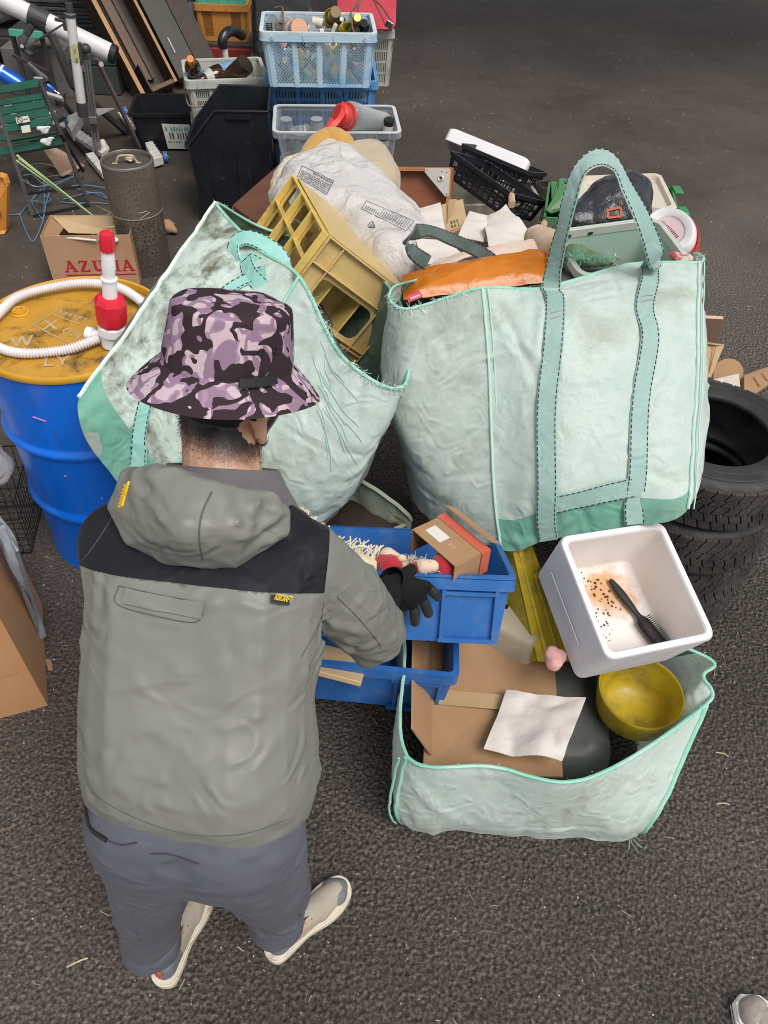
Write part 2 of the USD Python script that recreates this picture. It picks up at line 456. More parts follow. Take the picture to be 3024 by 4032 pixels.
part(dr, 'rim', lathe([(0.2835, 0.866), (0.291, 0.868), (0.2935, 0.875), (0.2935, 0.885), (0.29, 0.890), (0.2835, 0.889), (0.281, 0.884), (0.281, 0.866), (0.2835, 0.866)], 96), yrim, smooth=50)
lid = part(dr, 'lid', lathe([(0.2815, 0.864), (0.272, 0.868), (0.262, 0.874), (0.12, 0.8755), (0.0, 0.876)], 96), yel, smooth=50)
bx, by, _ = (-1.188,2.114,.878)
scuff = mat('pink_scuff', (.45, .16, .42), rough=.5)
for a0, a1, z0, z1 in ((-104, -96, .735, .725), (-97, -96, .50, .498), (-78, -77.2, .40, .398)):
    part(dr, 'scuff_mark', tube([(.2845 * math.cos(math.radians(a)), .2845 * math.sin(math.radians(a)), z0 + (z1 - z0) * k / 5) for k, a in enumerate(np.linspace(a0, a1, 6))], .003, 5), scuff)
part(dr, 'bung', T(lathe([(0.027, 0), (0.027, .005), (0.022, .007), (0.022, .014), (0.0175, .014), (.0175, .018), (.013, .018), (.011, .008), (0, .008)], 20), (bx + 1.0, by - 2.05, .8745)), yrim)
stencil = mat('faded_stencil', (0.46, 0.36, 0.24), (0.40, 0.22, 0.06), rough=.55, scale=14, lo=.4, hi=.75)
LZ = 0.8765
def lidmark(mesh, at, yaw):
    part(lid, 'stencil_mark', T(mesh, (at[0], at[1], LZ), yaw), stencil, w=1, smooth=0)
fr = []
c4 = [(-1.086,2.115,.877), (-.945,2.048,.877), (-.976,1.956,.877), (-1.127,2.050,.877)]
for i in range(4):
    fr.append(bar(A(*c4[i]), A(*c4[(i + 1) % 4]), 0.004, 0.0006))
part(lid, 'stencil_frame', fr, stencil, w=1, smooth=0)
lidmark(text('X', .05, .0006, True), (-1.091,2.026,.877), 12)
lidmark(text('OIK', .030, .0006, True), (-1.030,2.022,.877), -28)
lidmark(text('LY', .045, .0006, True), (-1.023,1.835,.877), 14)
lidmark(text('W', .05, .0006, True), (-1.151,1.924,.877), 20)
ck = []
for k in range(7):
    q0 = A(*(-1.084,2.139,.877)); q1 = A(*(-.967,2.092,.877)); q = q0 + (q1 - q0) * k / 6.5
    for i in range(3):
        ck.append(T(box(.013, .003, .0006), (q[0], q[1] + .006 * (i - 1), LZ), -18))
    ck.append(T(box(.003, .016, .0006), (q[0] + .003, q[1], LZ + .0001), -18))
part(lid, 'stencil_mark', ck, stencil, w=1, smooth=0)

redp = mat('pump_red_plastic', (0.62, 0.012, 0.03), (0.68, 0.02, 0.045), rough=.36)
whp = mat('milky_plastic', (0.78, 0.76, 0.76), (0.84, 0.82, 0.82), rough=.38, scale=10)
px, py, _ = (-.850,1.960,.890)
pu = thing('siphon_pump', 'red and white hand siphon pump standing in the drum lid', 'hand pump', (px, py, .876), R=rot([0, 1, 0], 10) @ np.diag([.95, .95, .86]))
part(pu, 'collar', lathe([(0, 0), (.03, 0), (.034, .004), (.034, .05), (.042, .056), (.042, .085), (.036, .09), (0, .09)], 28), whp)
part(pu, 'outlet', [tube([(0, 0, .03), (-.075, .008, .026)], .017, 16), tube([(-.06, .006, .027), (-.082, .009, .026)], .022, 16)], whp)
bo = lathe([(.034, .088), (.040, .092), (.040, .098), (.046, .1), (.046, .1), (.049, .125), (.049, .18), (.038, .198), (.03, .2), (0, .2)], 8)
part(pu, 'body', bo, redp, smooth=20)
part(pu, 'neck', lathe([(.022, .196), (.022, .262), (.0245, .263), (.0245, .268), (.019, .272), (.018, .29), (.021, .31), (.019, .345), (.0175, .372), (0, .372)], 24), whp, smooth=50)
capm = lathe([(.022, .368), (.0225, .40), (.019, .424), (.014, .430), (0, .430)], 20)
v = capm.vertices; a = np.arctan2(v[:, 1], v[:, 0]); s = 1 + .05 * np.cos(a * 10); v[:, :2] *= s[:, None]
part(pu, 'cap', capm, redp, smooth=40)
hs = spline([(-.885,1.951,.905), (-.920,1.921,.903), (-.974,1.901,.892), (-1.085,1.875,.892), (-1.176,1.904,.892), (-1.238,1.976,.895), (-1.231,2.077,.900), (-1.204,2.170,.902), (-1.116,2.235,.904), (-1.026,2.267,.905), (-.928,2.258,.905), (-.852,2.211,.905), (-.775,2.128,.900), (-.740,2.046,.895)], 60)
L = np.r_[0, np.cumsum(np.linalg.norm(np.diff(hs, axis=0), axis=1))]
ss = np.arange(0, L[-1], .0021)
hp = np.stack([np.interp(ss, L, hs[:, i]) for i in range(3)], 1)
hosem = mat('ribbed_hose', (0.66, 0.62, 0.62), (0.74, 0.70, 0.70), rough=.4, spec=.4)
part(pu, 'hose', tube(hp, .0135 + .0018 * np.sign(np.sin(ss * 2 * np.pi / .0085)), 12), hosem, w=1, smooth=60)

# ---------------------------------------------------------------- woven bags
def cr_interp(K, n, axis, closed=False):
    K = np.moveaxis(np.asarray(K, float), axis, 0)
    sh = K.shape
    out = spline(K.reshape(sh[0], -1), n, closed)
    return np.moveaxis(out.reshape((-1,) + sh[1:]), 0, axis)

class Loft:
    """closed shell through rings (rows) of control points (columns), open at the top"""
    def __init__(self, rings, nu=14, nv=12, amp=0.008, scale=9.0, seed=0, amp2=0.0018, folds=70):
        K = np.asarray(rings, float)
        G = cr_interp(cr_interp(K, nu, 1, True), nv, 0)
        self.nu, self.nv = nu, nv
        n = self.normals(G)
        # long soft creases: noise squeezed along the height
        q = G * A(1, 1, .45) * scale
        h = np.abs(meshkit.fbm(q, 3, seed) - .5) * -2.6 + .5
        h2 = meshkit.fbm(G * 34.0, 2, seed + 5) - .5
        wv = np.ones(G.shape[0]); wv[-3:] = .5
        # folds: random creases, each a ridge or a valley along a short segment of the cloth
        gg_ = np.random.default_rng(seed)
        R_, C_ = G.shape[:2]; disp = np.zeros((R_, C_))
        for k in range(folds):
            i, j = gg_.integers(2, R_ - 2), gg_.integers(0, C_); c = G[i, j]
            du_ = G[i, (j + 3) % C_] - G[i, j]; dv_ = G[min(i + 3, R_ - 1), j] - G[max(i - 3, 0), j]
            th_ = gg_.choice([.2, -.25, .9, -.9, 1.3, -1.3]) + gg_.normal(0, .25)
            d = du_ / np.linalg.norm(du_) * math.cos(th_) + dv_ / np.linalg.norm(dv_) * math.sin(th_)
            L_ = gg_.uniform(.06, .24); w_ = gg_.uniform(.005, .017); a_ = gg_.uniform(.0025, .0075) * gg_.choice([1, -1, -1])
            q = G - c; sp = np.clip(q @ d, -L_, L_); dist = np.linalg.norm(q - sp[..., None] * d, axis=2)
            x_ = dist / w_
            disp += a_ * (np.exp(-1.2 * x_) - .3 * np.exp(-(x_ - 2.2)**2)) * (1 - (sp / L_)**2)
        G = G + n * ((amp * h + amp2 * h2 + disp) * wv[:, None])[..., None]
        self.G, self.N = G, self.normals(G)
    def normals(self, G):
        du = np.roll(G, -1, 1) - np.roll(G, 1, 1); dv = np.gradient(G, axis=0)
        n = np.cross(du, dv); n /= np.maximum(np.linalg.norm(n, axis=2, keepdims=True), 1e-9)
        return n
    def at(self, u, v, off=0.0):
        """u in control columns, v in control rows"""
        R, C = self.G.shape[:2]
        x, y = (u * self.nu) % C, min(max(v * self.nv, 0), R - 1.001)
        i, j = int(x), int(y); a, b = x - i, y - j
        f = lambda X: (X[j, i % C] * (1 - a) + X[j, (i + 1) % C] * a) * (1 - b) + (X[j + 1, i % C] * (1 - a) + X[j + 1, (i + 1) % C] * a) * b
        n = f(self.N); n /= np.linalg.norm(n)
        return f(self.G) + n * off, n
    def patch(self, u0, u1, v0, v1, off=0.0):
        C = self.G.shape[1]
        cols = [k % C for k in range(round(u0 * self.nu), round(u1 * self.nu) + 1)]
        rows = range(round(v0 * self.nv), min(round(v1 * self.nv), self.G.shape[0] - 1) + 1)
        V = self.G[np.ix_(list(rows), cols)] + self.N[np.ix_(list(rows), cols)] * off
        return gridmesh(V)
    def line(self, uv, off=0.003, n=6):
        pts, nn = zip(*[self.at(u, v, off) for u, v in uv])
        return np.array(pts), np.array(nn)

def weave(name, c, c2, dirt, dlo=.58, dhi=.76, dscale=3.2, trl=0.22):
    """woven polypropylene: mottled, dirty, a fine thread relief, a little light passing through"""
    m = usdkit.material(stage, '/World/Looks/' + name, {
        'tc': ('texture_coordinate', {}),
        'n': ('noise_texture', {'scale': 7.0, 'detail': 6.0, 'roughness': .62}),
        'ramp': ('rgb_ramp', {'ramp': [(.35, c), (.68, c2)]}),
        'dn': ('noise_texture', {'scale': dscale, 'detail': 9.0, 'roughness': .66, 'distortion': .8}),
        'dr': ('rgb_ramp', {'ramp': [(dlo, (0, 0, 0)), (dhi, (1, 1, 1))]}),
        'dm': ('mix_color', {'b': dirt}),
        'fn': ('noise_texture', {'scale': 150.0, 'detail': 3.0, 'roughness': .6}),
        'fr': ('map_range', {'from_min': .3, 'from_max': .7, 'to_min': .93, 'to_max': 1.05}),
        'fm': ('mix_color', {'blend_type': 'multiply', 'fac': 1.0}),
        'b': ('bump', {'strength': .12, 'distance': .002}),
        'cr': ('noise_texture', {'scale': 13.0, 'detail': 5.0, 'roughness': .5, 'distortion': 1.8, 'type': 'ridged_multifractal'}),
        'b2': ('bump', {'strength': .30, 'distance': .02}),
        'p': ('principled_bsdf', {'roughness': .55, 'specular_ior_level': .35, 'sheen_weight': .1}),
        't': ('translucent_bsdf', {}),
        'mx': ('mix_closure', {'fac': trl}),
    }, [('tc.object', x + '.vector') for x in ('n', 'dn', 'fn', 'cr')] + [
        ('n.fac', 'ramp.fac'), ('dn.fac', 'dr.fac'), ('dr.color', 'dm.fac'), ('ramp.color', 'dm.a'), ('fn.fac', 'fr.value'), ('dm.result', 'fm.a'), ('fr.result', 'fm.b'),
        ('fm.result', 'p.base_color'), ('fm.result', 't.color'), ('cr.fac', 'b2.height'), ('fn.fac', 'b.height'), ('b2.normal', 'b.normal'), ('b.normal', 'p.normal'),
        ('p.BSDF', 'mx.closure1'), ('t.BSDF', 'mx.closure2')], surface='mx.closure')
    return m

wv_pale = weave('woven_pale_green', (.53, .645, .58), (.62, .71, .655), (.36, .37, .29), .52, .76)
wv_dirty = weave('woven_soiled', (.56, .68, .61), (.66, .76, .69), (.15, .145, .095), .47, .60, 4.2)
wv_left = weave('woven_pale_shade_and_dirt', (.44, .52, .46), (.54, .61, .56), (.22, .24, .19), .46, .68)  # base darkened to carry part of the side's shade; the stains are dirt
wv_teal = weave('woven_teal', (.17, .43, .32), (.23, .50, .39), (.18, .24, .18), .50, .70)
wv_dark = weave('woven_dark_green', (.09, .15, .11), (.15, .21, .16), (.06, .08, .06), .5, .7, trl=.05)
webbing = weave('webbing_teal', (.27, .42, .38), (.35, .49, .45), (.26, .33, .30), .55, .75, trl=.08)
webteal = weave('webbing_bright_teal', (.24, .53, .46), (.33, .62, .55), (.22, .30, .25), .6, .8, trl=.08)
webdark = weave('webbing_dark', (.06, .085, .075), (.10, .13, .115), (.04, .05, .045), .6, .8, trl=.02)
thread_blk = mat('black_thread', (.02, .02, .022), rough=.8)
thread_grn = mat('green_thread', (.20, .52, .39), (.45, .68, .58), rough=.7)
thread_wht = mat('white_thread', (.7, .74, .7), rough=.7)

def strap(parent, P, N, width, m, thick=.003, stitch=True, n=6, name='strap'):
    r, p, w, nn = ribbon(P, width, N, thick, n)
    s = part(parent, name, r, m, w=1, smooth=40)
    if stitch:
        part(s, 'stitching', stitches(p, w, nn, width), thread_blk, w=1, smooth=False, kind='stuff')
    return s

def ml(p, q, k):
    return A(*p) * (1 - k) + A(*q) * k

# --- right bag: front panel towards the camera. columns: FL, F1, F2, FR, R1, BR, B1, BL, L1
b0 = [(.36, 1.54, .50), (.483,1.527,.566), (.697,1.527,.637), (.85, 1.53, .715), (.95, 1.85, .775), (.90, 2.28, .76), (.5, 2.3, .55), (.12, 2.15, .50), (.10, 1.72, .50)]
b1 = [(.322,1.624,.661), (.457,1.576,.739), (.674,1.602,.779), (.862,1.631,.779), (.955, 1.95, .86), (.90, 2.40, .76), (.45, 2.42, .66), (.04, 2.15, .72), (.07, 1.71, .70)]
b2 = [(.280,1.820,.949), (.452,1.798,.998), (.682,1.846,1.002), (.881,1.899,.984), (.945, 2.12, .98), (.92, 2.46, .82), (.43, 2.48, .76), (.01, 2.16, .90), (.022, 1.73, .84)]
b3 = [(.263,1.902,1.042), (.454,1.937,1.076), (.697,2.017,1.071), (.900,2.084,1.066), (.935, 2.23, 1.02), (.91, 2.49, .88), (.43, 2.51, .84), (.02, 2.13, .97), (.028, 1.82, .98)]
b4 = [(.249,1.995,1.106), (.440,2.056,1.081), (.711,2.198,1.094), (.926,2.211,1.106), (.935, 2.30, 1.09), (.90, 2.50, .94), (.43, 2.52, .89), (.02, 2.10, 1.05), (.03, 1.89, 1.09)]
bagR = Loft([b0, b1, b2, b3, b4], 26, 26, .010, 7.0, 11, folds=170)
t = thing('bulk_bag', 'large upright pale green woven bag on the right with tall webbing loop', 'bulk bag', (.45, 1.6, .5))
part(t, 'front_panel', bagR.patch(0, 3, .62, 4), wv_pale, w=1, smooth=1)
part(t, 'base_band', bagR.patch(0, 3, 0, .62), wv_teal, w=1, smooth=1)
part(t, 'right_panel', bagR.patch(3, 5, 0, 4), wv_pale, w=1, smooth=1)
part(t, 'back_panel', bagR.patch(5, 7, 0, 4), wv_dark, w=1, smooth=1)
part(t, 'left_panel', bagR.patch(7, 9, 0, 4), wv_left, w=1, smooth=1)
C = bagR.G.shape[1]
cen = bagR.G[0].mean(0)
bot = np.vstack([bagR.G[0], cen[None] - A(0, 0, .02)])
part(t, 'bottom_panel', trimesh.Trimesh(bot, [[(i + 1) % C, i, C] for i in range(C)], process=False), wv_teal, w=1)
for u in (0, 3):
    p, n = bagR.line([(u, v) for v in np.linspace(0, 4, 40)], .003)
    part(t, 'corner_seam', [tube(p, .0045, 6), tube(p + A(.016, 0, .0), .002, 5)], mat('seam_pale', (.40, .60, .52), (.5, .66, .58), rough=.7), w=1)
rimline, rn = bagR.line([(u, 4) for u in np.linspace(0, 9, 140)], .0)
part(t, 'rim_binding', tube(rimline, .004, 6, closed=True), thread_grn, w=1)
part(t, 'frayed_threads', threads(rimline, 130, .007, 5, out=(0, -.6, 0)) + threads(rimline[114:140], 110, .016, 6, out=(-.3, -.6, 0)), thread_grn, w=1, kind='stuff', smooth=0)
part(t, 'frayed_threads', threads(rimline[118:136], 40, .022, 8, out=(-.3, -.6, .0)) + threads(rimline[40:50], 16, .02, 9), thread_wht, w=1, kind='stuff', smooth=0)
# the tall loop: one strap up, over and down
sa, na = bagR.line([(1.02, .02), (.99, .5), (1.0, 1.0), (.93, 1.6), (.98, 2.2), (1.0, 2.8), (1.05, 3.4), (1.06, 3.85)], .006)
sb, nb = bagR.line([(2.26, 3.85), (2.22, 3.4), (2.14, 2.8), (2.2, 2.2), (2.13, 1.6), (2.15, 1.0), (2.11, .5), (2.12, .04)], .006)
lp = [(.457,2.061,1.183), (.460,2.060,1.266), (.465,2.076,1.338), (.483,2.111,1.399), (.533,2.150,1.423), (.588,2.170,1.401), (.630,2.145,1.348), (.675,2.117,1.293), (.721,2.105,1.226), (.753,2.102,1.167)]
ln = [(-.75, -.6, .25), (-.85, -.45, .3), (-.8, -.5, .3), (-.75, -.4, .55), (.1, -.5, .85), (.7, -.4, .6), (.65, -.55, .5), (.5, -.7, .45), (.25, -.8, .5), (.05, -.85, .5)]
strap(t, np.vstack([sa, lp, sb]), np.vstack([na, ln, nb]), .056, webbing, .0035, name='lifting_strap')
pc, nc = bagR.line([(1.0, .72), (1.4, .74), (1.8, .77), (2.14, .8)], .0045)
strap(t, pc, nc, .058, webbing, name='cross_strap')
for u0, u1, v in ((.93, 1.1, 2.75), (.93, 1.1, 2.9), (2.1, 2.28, 2.95), (2.1, 2.28, 3.05)):
    p, n = bagR.line([(u, v) for u in np.linspace(u0, u1, 6)], .0105)
    part(t, 'bar_tack', tube(p, .0012, 5), mat('pink_thread', (.45, .25, .27), rough=.8), w=1)
dl = [(.093,2.089,1.127), (.043,2.075,1.169), (.031,2.103,1.196), (.083,2.195,1.174), (.167,2.255,1.121), (.273,2.322,1.047), (.349,2.324,.993)]
strap(t, dl, [(.2, -.8, .5), (.8, -.5, .2), (.6, -.3, -.6), (.1, -.5, .8), (-.1, -.6, .75), (-.1, -.7, .7), (-.1, -.7, .7)], .046, webdark, .004, name='dark_loop')

# --- left bag leaning on the drum. columns: P (piping edge), PM, E (front edge), EM, R (right edge), RB, K (back), KP
P0, P1, P2 = (-.862,1.686,.880), (-.722,2.032,1.000), (-.584,2.407,1.130)
E0, E1, E2 = (-.683,1.571,.600), (-.463,1.744,.880), (-.267,1.962,1.130)
R0, R1, R2 = (-.194,1.583,.520), (-.047,1.641,.760), (.038,1.714,.960)
PM0, PM1, PM2 = (-.791,1.603,.660), (-.552,1.857,.970), (-.408,2.132,1.120)
EM0, EM1, EM2 = (-.430,1.568,.530), (-.225,1.657,.830), (-.130,1.745,1.020)
K0, K1, K2 = A(-.50, 2.32, .50), A(-.38, 2.46, .76), A(-.22, 2.52, .93)
RB0, RB1, RB2 = A(-.12, 1.95, .46), A(-.03, 2.1, .72), A(.01, 2.14, .98)
KP0, KP1, KP2 = A(-.82, 2.38, .72), A(-.70, 2.50, .90), A(*(-.472,2.548,.988))
mid = lambda a, b, n, k=.02: ml(a, b, .5) + A(*n) * k
rows = [[P0, PM0, E0, EM0, R0, RB0, K0, KP0],
        [ml(P0, P1, .5), mid(PM0, PM1, (-.3, -.6, .3), .03), mid(E0, E1, (-.1, -.7, .3)), mid(EM0, EM1, (.2, -.7, .3), .05), mid(R0, R1, (.6, -.4, 0), .03), ml(RB0, RB1, .5), ml(K0, K1, .5), ml(KP0, KP1, .5)],
        [P1, A(*PM1) + A(0, -.02, .02), E1, A(*EM1) + A(.02, -.03, .01), R1, RB1, K1, KP1],
        [ml(P1, P2, .5), mid(PM1, PM2, (0, -.5, .5)), ml(E1, E2, .5), mid(EM1, EM2, (.2, -.5, .3), .02), mid(R1, R2, (.5, -.3, 0), .01), ml(RB1, RB2, .5), ml(K1, K2, .5), ml(KP1, KP2, .5)],
        [P2, PM2, E2, EM2, R2, RB2, K2, KP2]]
bagL = Loft(rows, 28, 26, .011, 6.5, 23, folds=170)
t = thing('bulk_bag', 'soiled pale green woven bag leaning against the blue drum, mouth frayed', 'bulk bag', (-.4, 1.9, .5))
part(t, 'soiled_panel', bagL.patch(0, 2, .62, 4), wv_dirty, w=1, smooth=1)
part(t, 'base_band', bagL.patch(0, 2, 0, .62), wv_teal, w=1, smooth=1)
part(t, 'front_panel', bagL.patch(2, 4, 0, 4), wv_pale, w=1, smooth=1)
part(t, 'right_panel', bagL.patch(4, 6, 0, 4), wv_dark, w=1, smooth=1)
part(t, 'back_panel', bagL.patch(6, 8, 0, 4), wv_dark, w=1, smooth=1)
C = bagL.G.shape[1]; cen = bagL.G[0].mean(0)
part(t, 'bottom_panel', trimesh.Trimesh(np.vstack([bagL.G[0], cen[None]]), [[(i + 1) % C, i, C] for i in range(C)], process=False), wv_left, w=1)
p, n = bagL.line([(0, v) for v in np.linspace(.0, 4, 50)], .004)
part(t, 'piping', tube(p, .006, 6), mat('seam_white', (.6, .7, .65), (.7, .78, .73), rough=.6), w=1)
p, n = bagL.line([(2, v) for v in np.linspace(0, 4, 50)], .004)
part(t, 'corner_seam', tube(p, .005, 6), thread_grn, w=1)
rimline, rn = bagL.line([(u, 4) for u in np.linspace(0, 8, 160)], .0)
part(t, 'rim_binding', tube(rimline, .005, 6, closed=True), thread_grn, w=1)
part(t, 'frayed_threads', threads(rimline[44:84], 230, .017, 15, out=(.1, -.7, -.1), spread=.8) + threads(rimline, 90, .010, 16), thread_grn, w=1, kind='stuff', smooth=0)
part(t, 'frayed_threads', threads(rimline[48:84], 80, .018, 17, out=(.2, -.6, .1), spread=.9), thread_wht, w=1, kind='stuff', smooth=0)
# green warp showing where the front panel has worn through
wn = []
for k in range(14):
    v0 = 3.78 - k * .1; u0 = 2.65 + .03 * k + g.uniform(-.1, .1)
    L_ = g.uniform(.2, .8)
    pp, nn = bagL.line([(u0 + q * L_, v0 - q * (.25 + .05 * k) + .02 * math.sin(q * 9 + k)) for q in np.linspace(0, 1, 14)], .003)
    wn.append(ribbon(pp, g.uniform(.0015, .0035), nn, .0006, 2)[0])
part(t, 'worn_weave', wn, mat('worn_green', (.36, .54, .46), (.52, .66, .59), rough=.7, scale=80), w=1)
sp, sn = bagL.line([(1.55, .0), (1.22, .45), (.95, .8), (.78, 1.3), (.82, 1.9), (.88, 2.5), (1.0, 3.1), (1.2, 3.55), (1.38, 3.75)], .006)
strap(t, sp, sn, .040, webteal, name='lifting_strap')
sp, sn = bagL.line([(1.12, .62), (1.3, .45), (1.5, .32), (1.62, .05)], .0075)
strap(t, sp, sn, .05, webteal, name='cross_strap')
# knotted loop of the strap at the mouth
kn = [(-.453,2.102,1.056), (-.477,2.112,1.093), (-.485,2.155,1.122), (-.447,2.161,1.142), (-.389,2.139,1.134), (-.344,2.115,1.110), (-.332,2.089,1.085), (-.362,2.066,1.077), (-.414,2.087,1.098), (-.438,2.085,1.109), (-.419,2.030,1.097), (-.375,1.980,1.077), (-.357,1.941,1.053)]
strap(t, kn, [(-.4, -.8, .4), (-.6, -.7, .3), (-.5, -.6, .6), (0, -.5, .85), (.2, -.6, .7), (.4, -.7, .5), (.5, -.8, .2), (.2, -.9, .2), (0, -.8, .5), (-.4, -.7, .5), (-.2, -.8, .4), (.2, -.8, .4), (.1, -.8, .4)], .052, webteal, .004, name='knotted_strap')

# --- lower right bag on the ground
h3 = .40
c0 = [(.10, .90, 0.02), (.32, .885, 0.01), (.55, .88, 0.005), (.765, .905, 0.0), (.83, 1.16, .01), (.84, 1.40, .02), (.45, 1.52, .02), (.12, 1.5, .02), (.09, 1.2, .02)]
c1 = [(.08, .88, .15), (.32, .855, .16), (.55, .86, .16), (.785, .90, .16), (.86, 1.16, .17), (.88, 1.38, .17), (.45, 1.54, .17), (.1, 1.5, .17), (.07, 1.2, .17)]
c2 = [(.09, .91, .40), (.30, .885, .42), (.54, .875, .40), (.929,1.143,.330), (.926,1.209,.370), (.928,1.278,.380), (.45, 1.5, .33), (.12, 1.5, .34), (.08, 1.2, .36)]
bag3 = Loft([c0, c1, c2], 22, 26, .009, 8.0, 31, folds=70)
t = thing('bulk_bag', 'pale green woven bag on the asphalt under the white foam box', 'bulk bag', (.45, 1.2, 0))
part(t, 'front_panel', bag3.patch(0, 3, 0, 2), wv_pale, w=1, smooth=1)
part(t, 'right_panel', bag3.patch(3, 5, 0, 2), wv_pale, w=1, smooth=1)
part(t, 'back_panel', bag3.patch(5, 7, 0, 2), wv_dark, w=1, smooth=1)
part(t, 'left_panel', bag3.patch(7, 9, 0, 2), wv_pale, w=1, smooth=1)
for u in (0, 3):
    p, n = bag3.line([(u, v) for v in np.linspace(0, 2, 30)], .003)
    part(t, 'corner_seam', [tube(p, .006, 6), tube(p + A(-.018, -.003, 0), .0035, 5)], thread_grn, w=1)
rimline, rn = bag3.line([(u, 2) for u in np.linspace(0, 9, 120)], .0)
part(t, 'rim_binding', tube(rimline, .005, 6, closed=True), thread_grn, w=1)
part(t, 'frayed_threads', threads(rimline, 90, .008, 25) + threads([c0[3], A(*c0[3]) + A(-.02, 0, 0)], 20, .05, 26, out=(.3, -.6, .1)), thread_grn, w=1, kind='stuff', smooth=0)
p, n = bag3.line([(u, .9) for u in np.linspace(.3, 2.6, 12)], .003)

# --- dark bag standing between the two, wicker basket in it
d2 = [(-.196,1.708,.380), (-.173,1.735,.440), (-.119,1.815,.500), (-.045,1.764,.520), (.040,1.726,.480), (.083,1.715,.440), (.074,1.719,.400), (-.039,1.708,.360)]
d2 = [A(*q) for q in d2]; cc = np.mean(d2, 0)
d1 = [cc + (q - cc) * A(1.06, 1.06, 0) - A(0, 0, .2) for q in d2]
d0 = [cc + (q - cc) * A(1.0, 1.0, 0) - A(0, 0, cc[2] - .03) for q in d2]
bag4 = Loft([d0, d1, d2], 10, 10, .006, 9.0, 41)
t = thing('bulk_bag', 'small dim green woven bag between the two big bags holding a dark basket', 'bulk bag', (cc[0], cc[1], 0))
part(t, 'panel', bag4.patch(0, 8, 0, 2), weave('woven_olive', (.30, .34, .25), (.38, .42, .32), (.2, .2, .14), trl=.03), w=1, smooth=1)
rl, rn = bag4.line([(u, 2) for u in np.linspace(0, 8, 80)], 0)
part(t, 'rim_binding', tube(rl, .007, 6, closed=True), mat('rim_olive', (.33, .37, .29), (.42, .45, .36), rough=.8), w=1)
bk = A(*(-.074,1.793,.370))
wick = mat('dark_wicker', (.016, .010, .008), (.03, .018, .013), rough=.6, scale=30)
t = thing('wicker_basket', 'dark brown wicker basket in the small bag between the big bags', 'basket', (bk[0], bk[1], .12))
part(t, 'body', lathe([(0, 0), (.13, 0), (.155, .12), (.168, .25), (.160, .255), (.15, .12), (.12, .012), (0, .012)], 36), wick)
for k in range(11):
    z = .02 + k * .022
    r_ = np.interp(z, [0, .12, .25], [.132, .157, .170]); aa = np.linspace(0, 2 * np.pi, 73)[:-1]
    part(t, 'woven_ring', tube(np.stack([r_ * np.cos(aa) * (1 + .012 * np.cos(aa * 18 + k * np.pi)), r_ * np.sin(aa) * (1 + .012 * np.cos(aa * 18 + k * np.pi)), aa * 0 + z], 1), .008, 5, closed=True), wick)
part(t, 'cover', T(lathe([(0, .03), (.08, .024), (.165, 0), (.165, -.006), (0, -.006)], 36), (0, 0, .258)), wick)

# ---------------------------------------------------------------- the person bending over the blue tray
skin = usdkit.material(stage, '/World/Looks/skin', {'tc': ('texture_coordinate', {}), 'n': ('noise_texture', {'scale': 40.0, 'detail': 4.0}), 'r': ('rgb_ramp', {'ramp': [(.35, (.50, .27, .18)), (.7, (.60, .35, .245))]}),
    'p': ('principled_bsdf', {'roughness': .48, 'subsurface_weight': .25, 'subsurface_radius': (.01, .004, .002), 'subsurface_scale': .6})}, [('tc.object', 'n.vector'), ('n.fac', 'r.fac'), ('r.color', 'p.base_color')], surface='p.BSDF')
def cloth(name, c, c2, rough=.62, sheen=.02, spec=.4, big=13.0, bigd=.02, bs=.55):
    return usdkit.material(stage, '/World/Looks/' + name, {
        'tc': ('texture_coordinate', {}), 'n': ('noise_texture', {'scale': 3.0, 'detail': 6.0}), 'r': ('rgb_ramp', {'ramp': [(.35, c), (.68, c2)]}),
        'mp': ('mapping', {'scale': (1.0, .8, 1.9), 'rotation': (.5, .2, .3)}),
        'w': ('noise_texture', {'scale': big, 'detail': 4.0, 'roughness': .5, 'distortion': 1.6, 'type': 'ridged_multifractal'}),
        'b': ('bump', {'strength': bs, 'distance': bigd}), 'f': ('noise_texture', {'scale': 420.0, 'detail': 1.0}), 'b2': ('bump', {'strength': .15, 'distance': .002}),
        'p': ('principled_bsdf', {'roughness': rough, 'sheen_weight': sheen, 'specular_ior_level': spec})},
        [('tc.object', 'n.vector'), ('tc.object', 'mp.vector'), ('mp.vector', 'w.vector'), ('tc.object', 'f.vector'), ('n.fac', 'r.fac'), ('r.color', 'p.base_color'), ('w.fac', 'b.height'), ('f.fac', 'b2.height'), ('b.normal', 'b2.normal'), ('b2.normal', 'p.normal')], surface='p.BSDF')
jack = cloth('jacket_grey_green', (.150, .153, .136), (.20, .202, .18), bs=.4, big=8.0, rough=.46)
yoke = cloth('jacket_black_yoke', (.006, .006, .010), (.012, .012, .017), rough=.6, bs=.3, spec=.22)
trou = cloth('trousers_slate', (.070, .073, .094), (.100, .102, .126), rough=.75, bs=.35, big=9.0)
lin = cloth('collar_lining', (.10, .09, .095), (.15, .14, .145), bs=.3)
glovem = mat('glove_black_knit', (.006, .006, .007), (.012, .012, .013), rough=.8, spec=.2, bump=.3, bscale=300, bdist=.002)
gloverub = mat('glove_black_rubber', (.014, .014, .014), (.028, .028, .028), rough=.42, bump=.3, bscale=120, bdist=.002)
hairm = mat('black_hair', (.008, .007, .007), (.02, .017, .016), rough=.5, stretch=(1, 1, .2), scale=120)
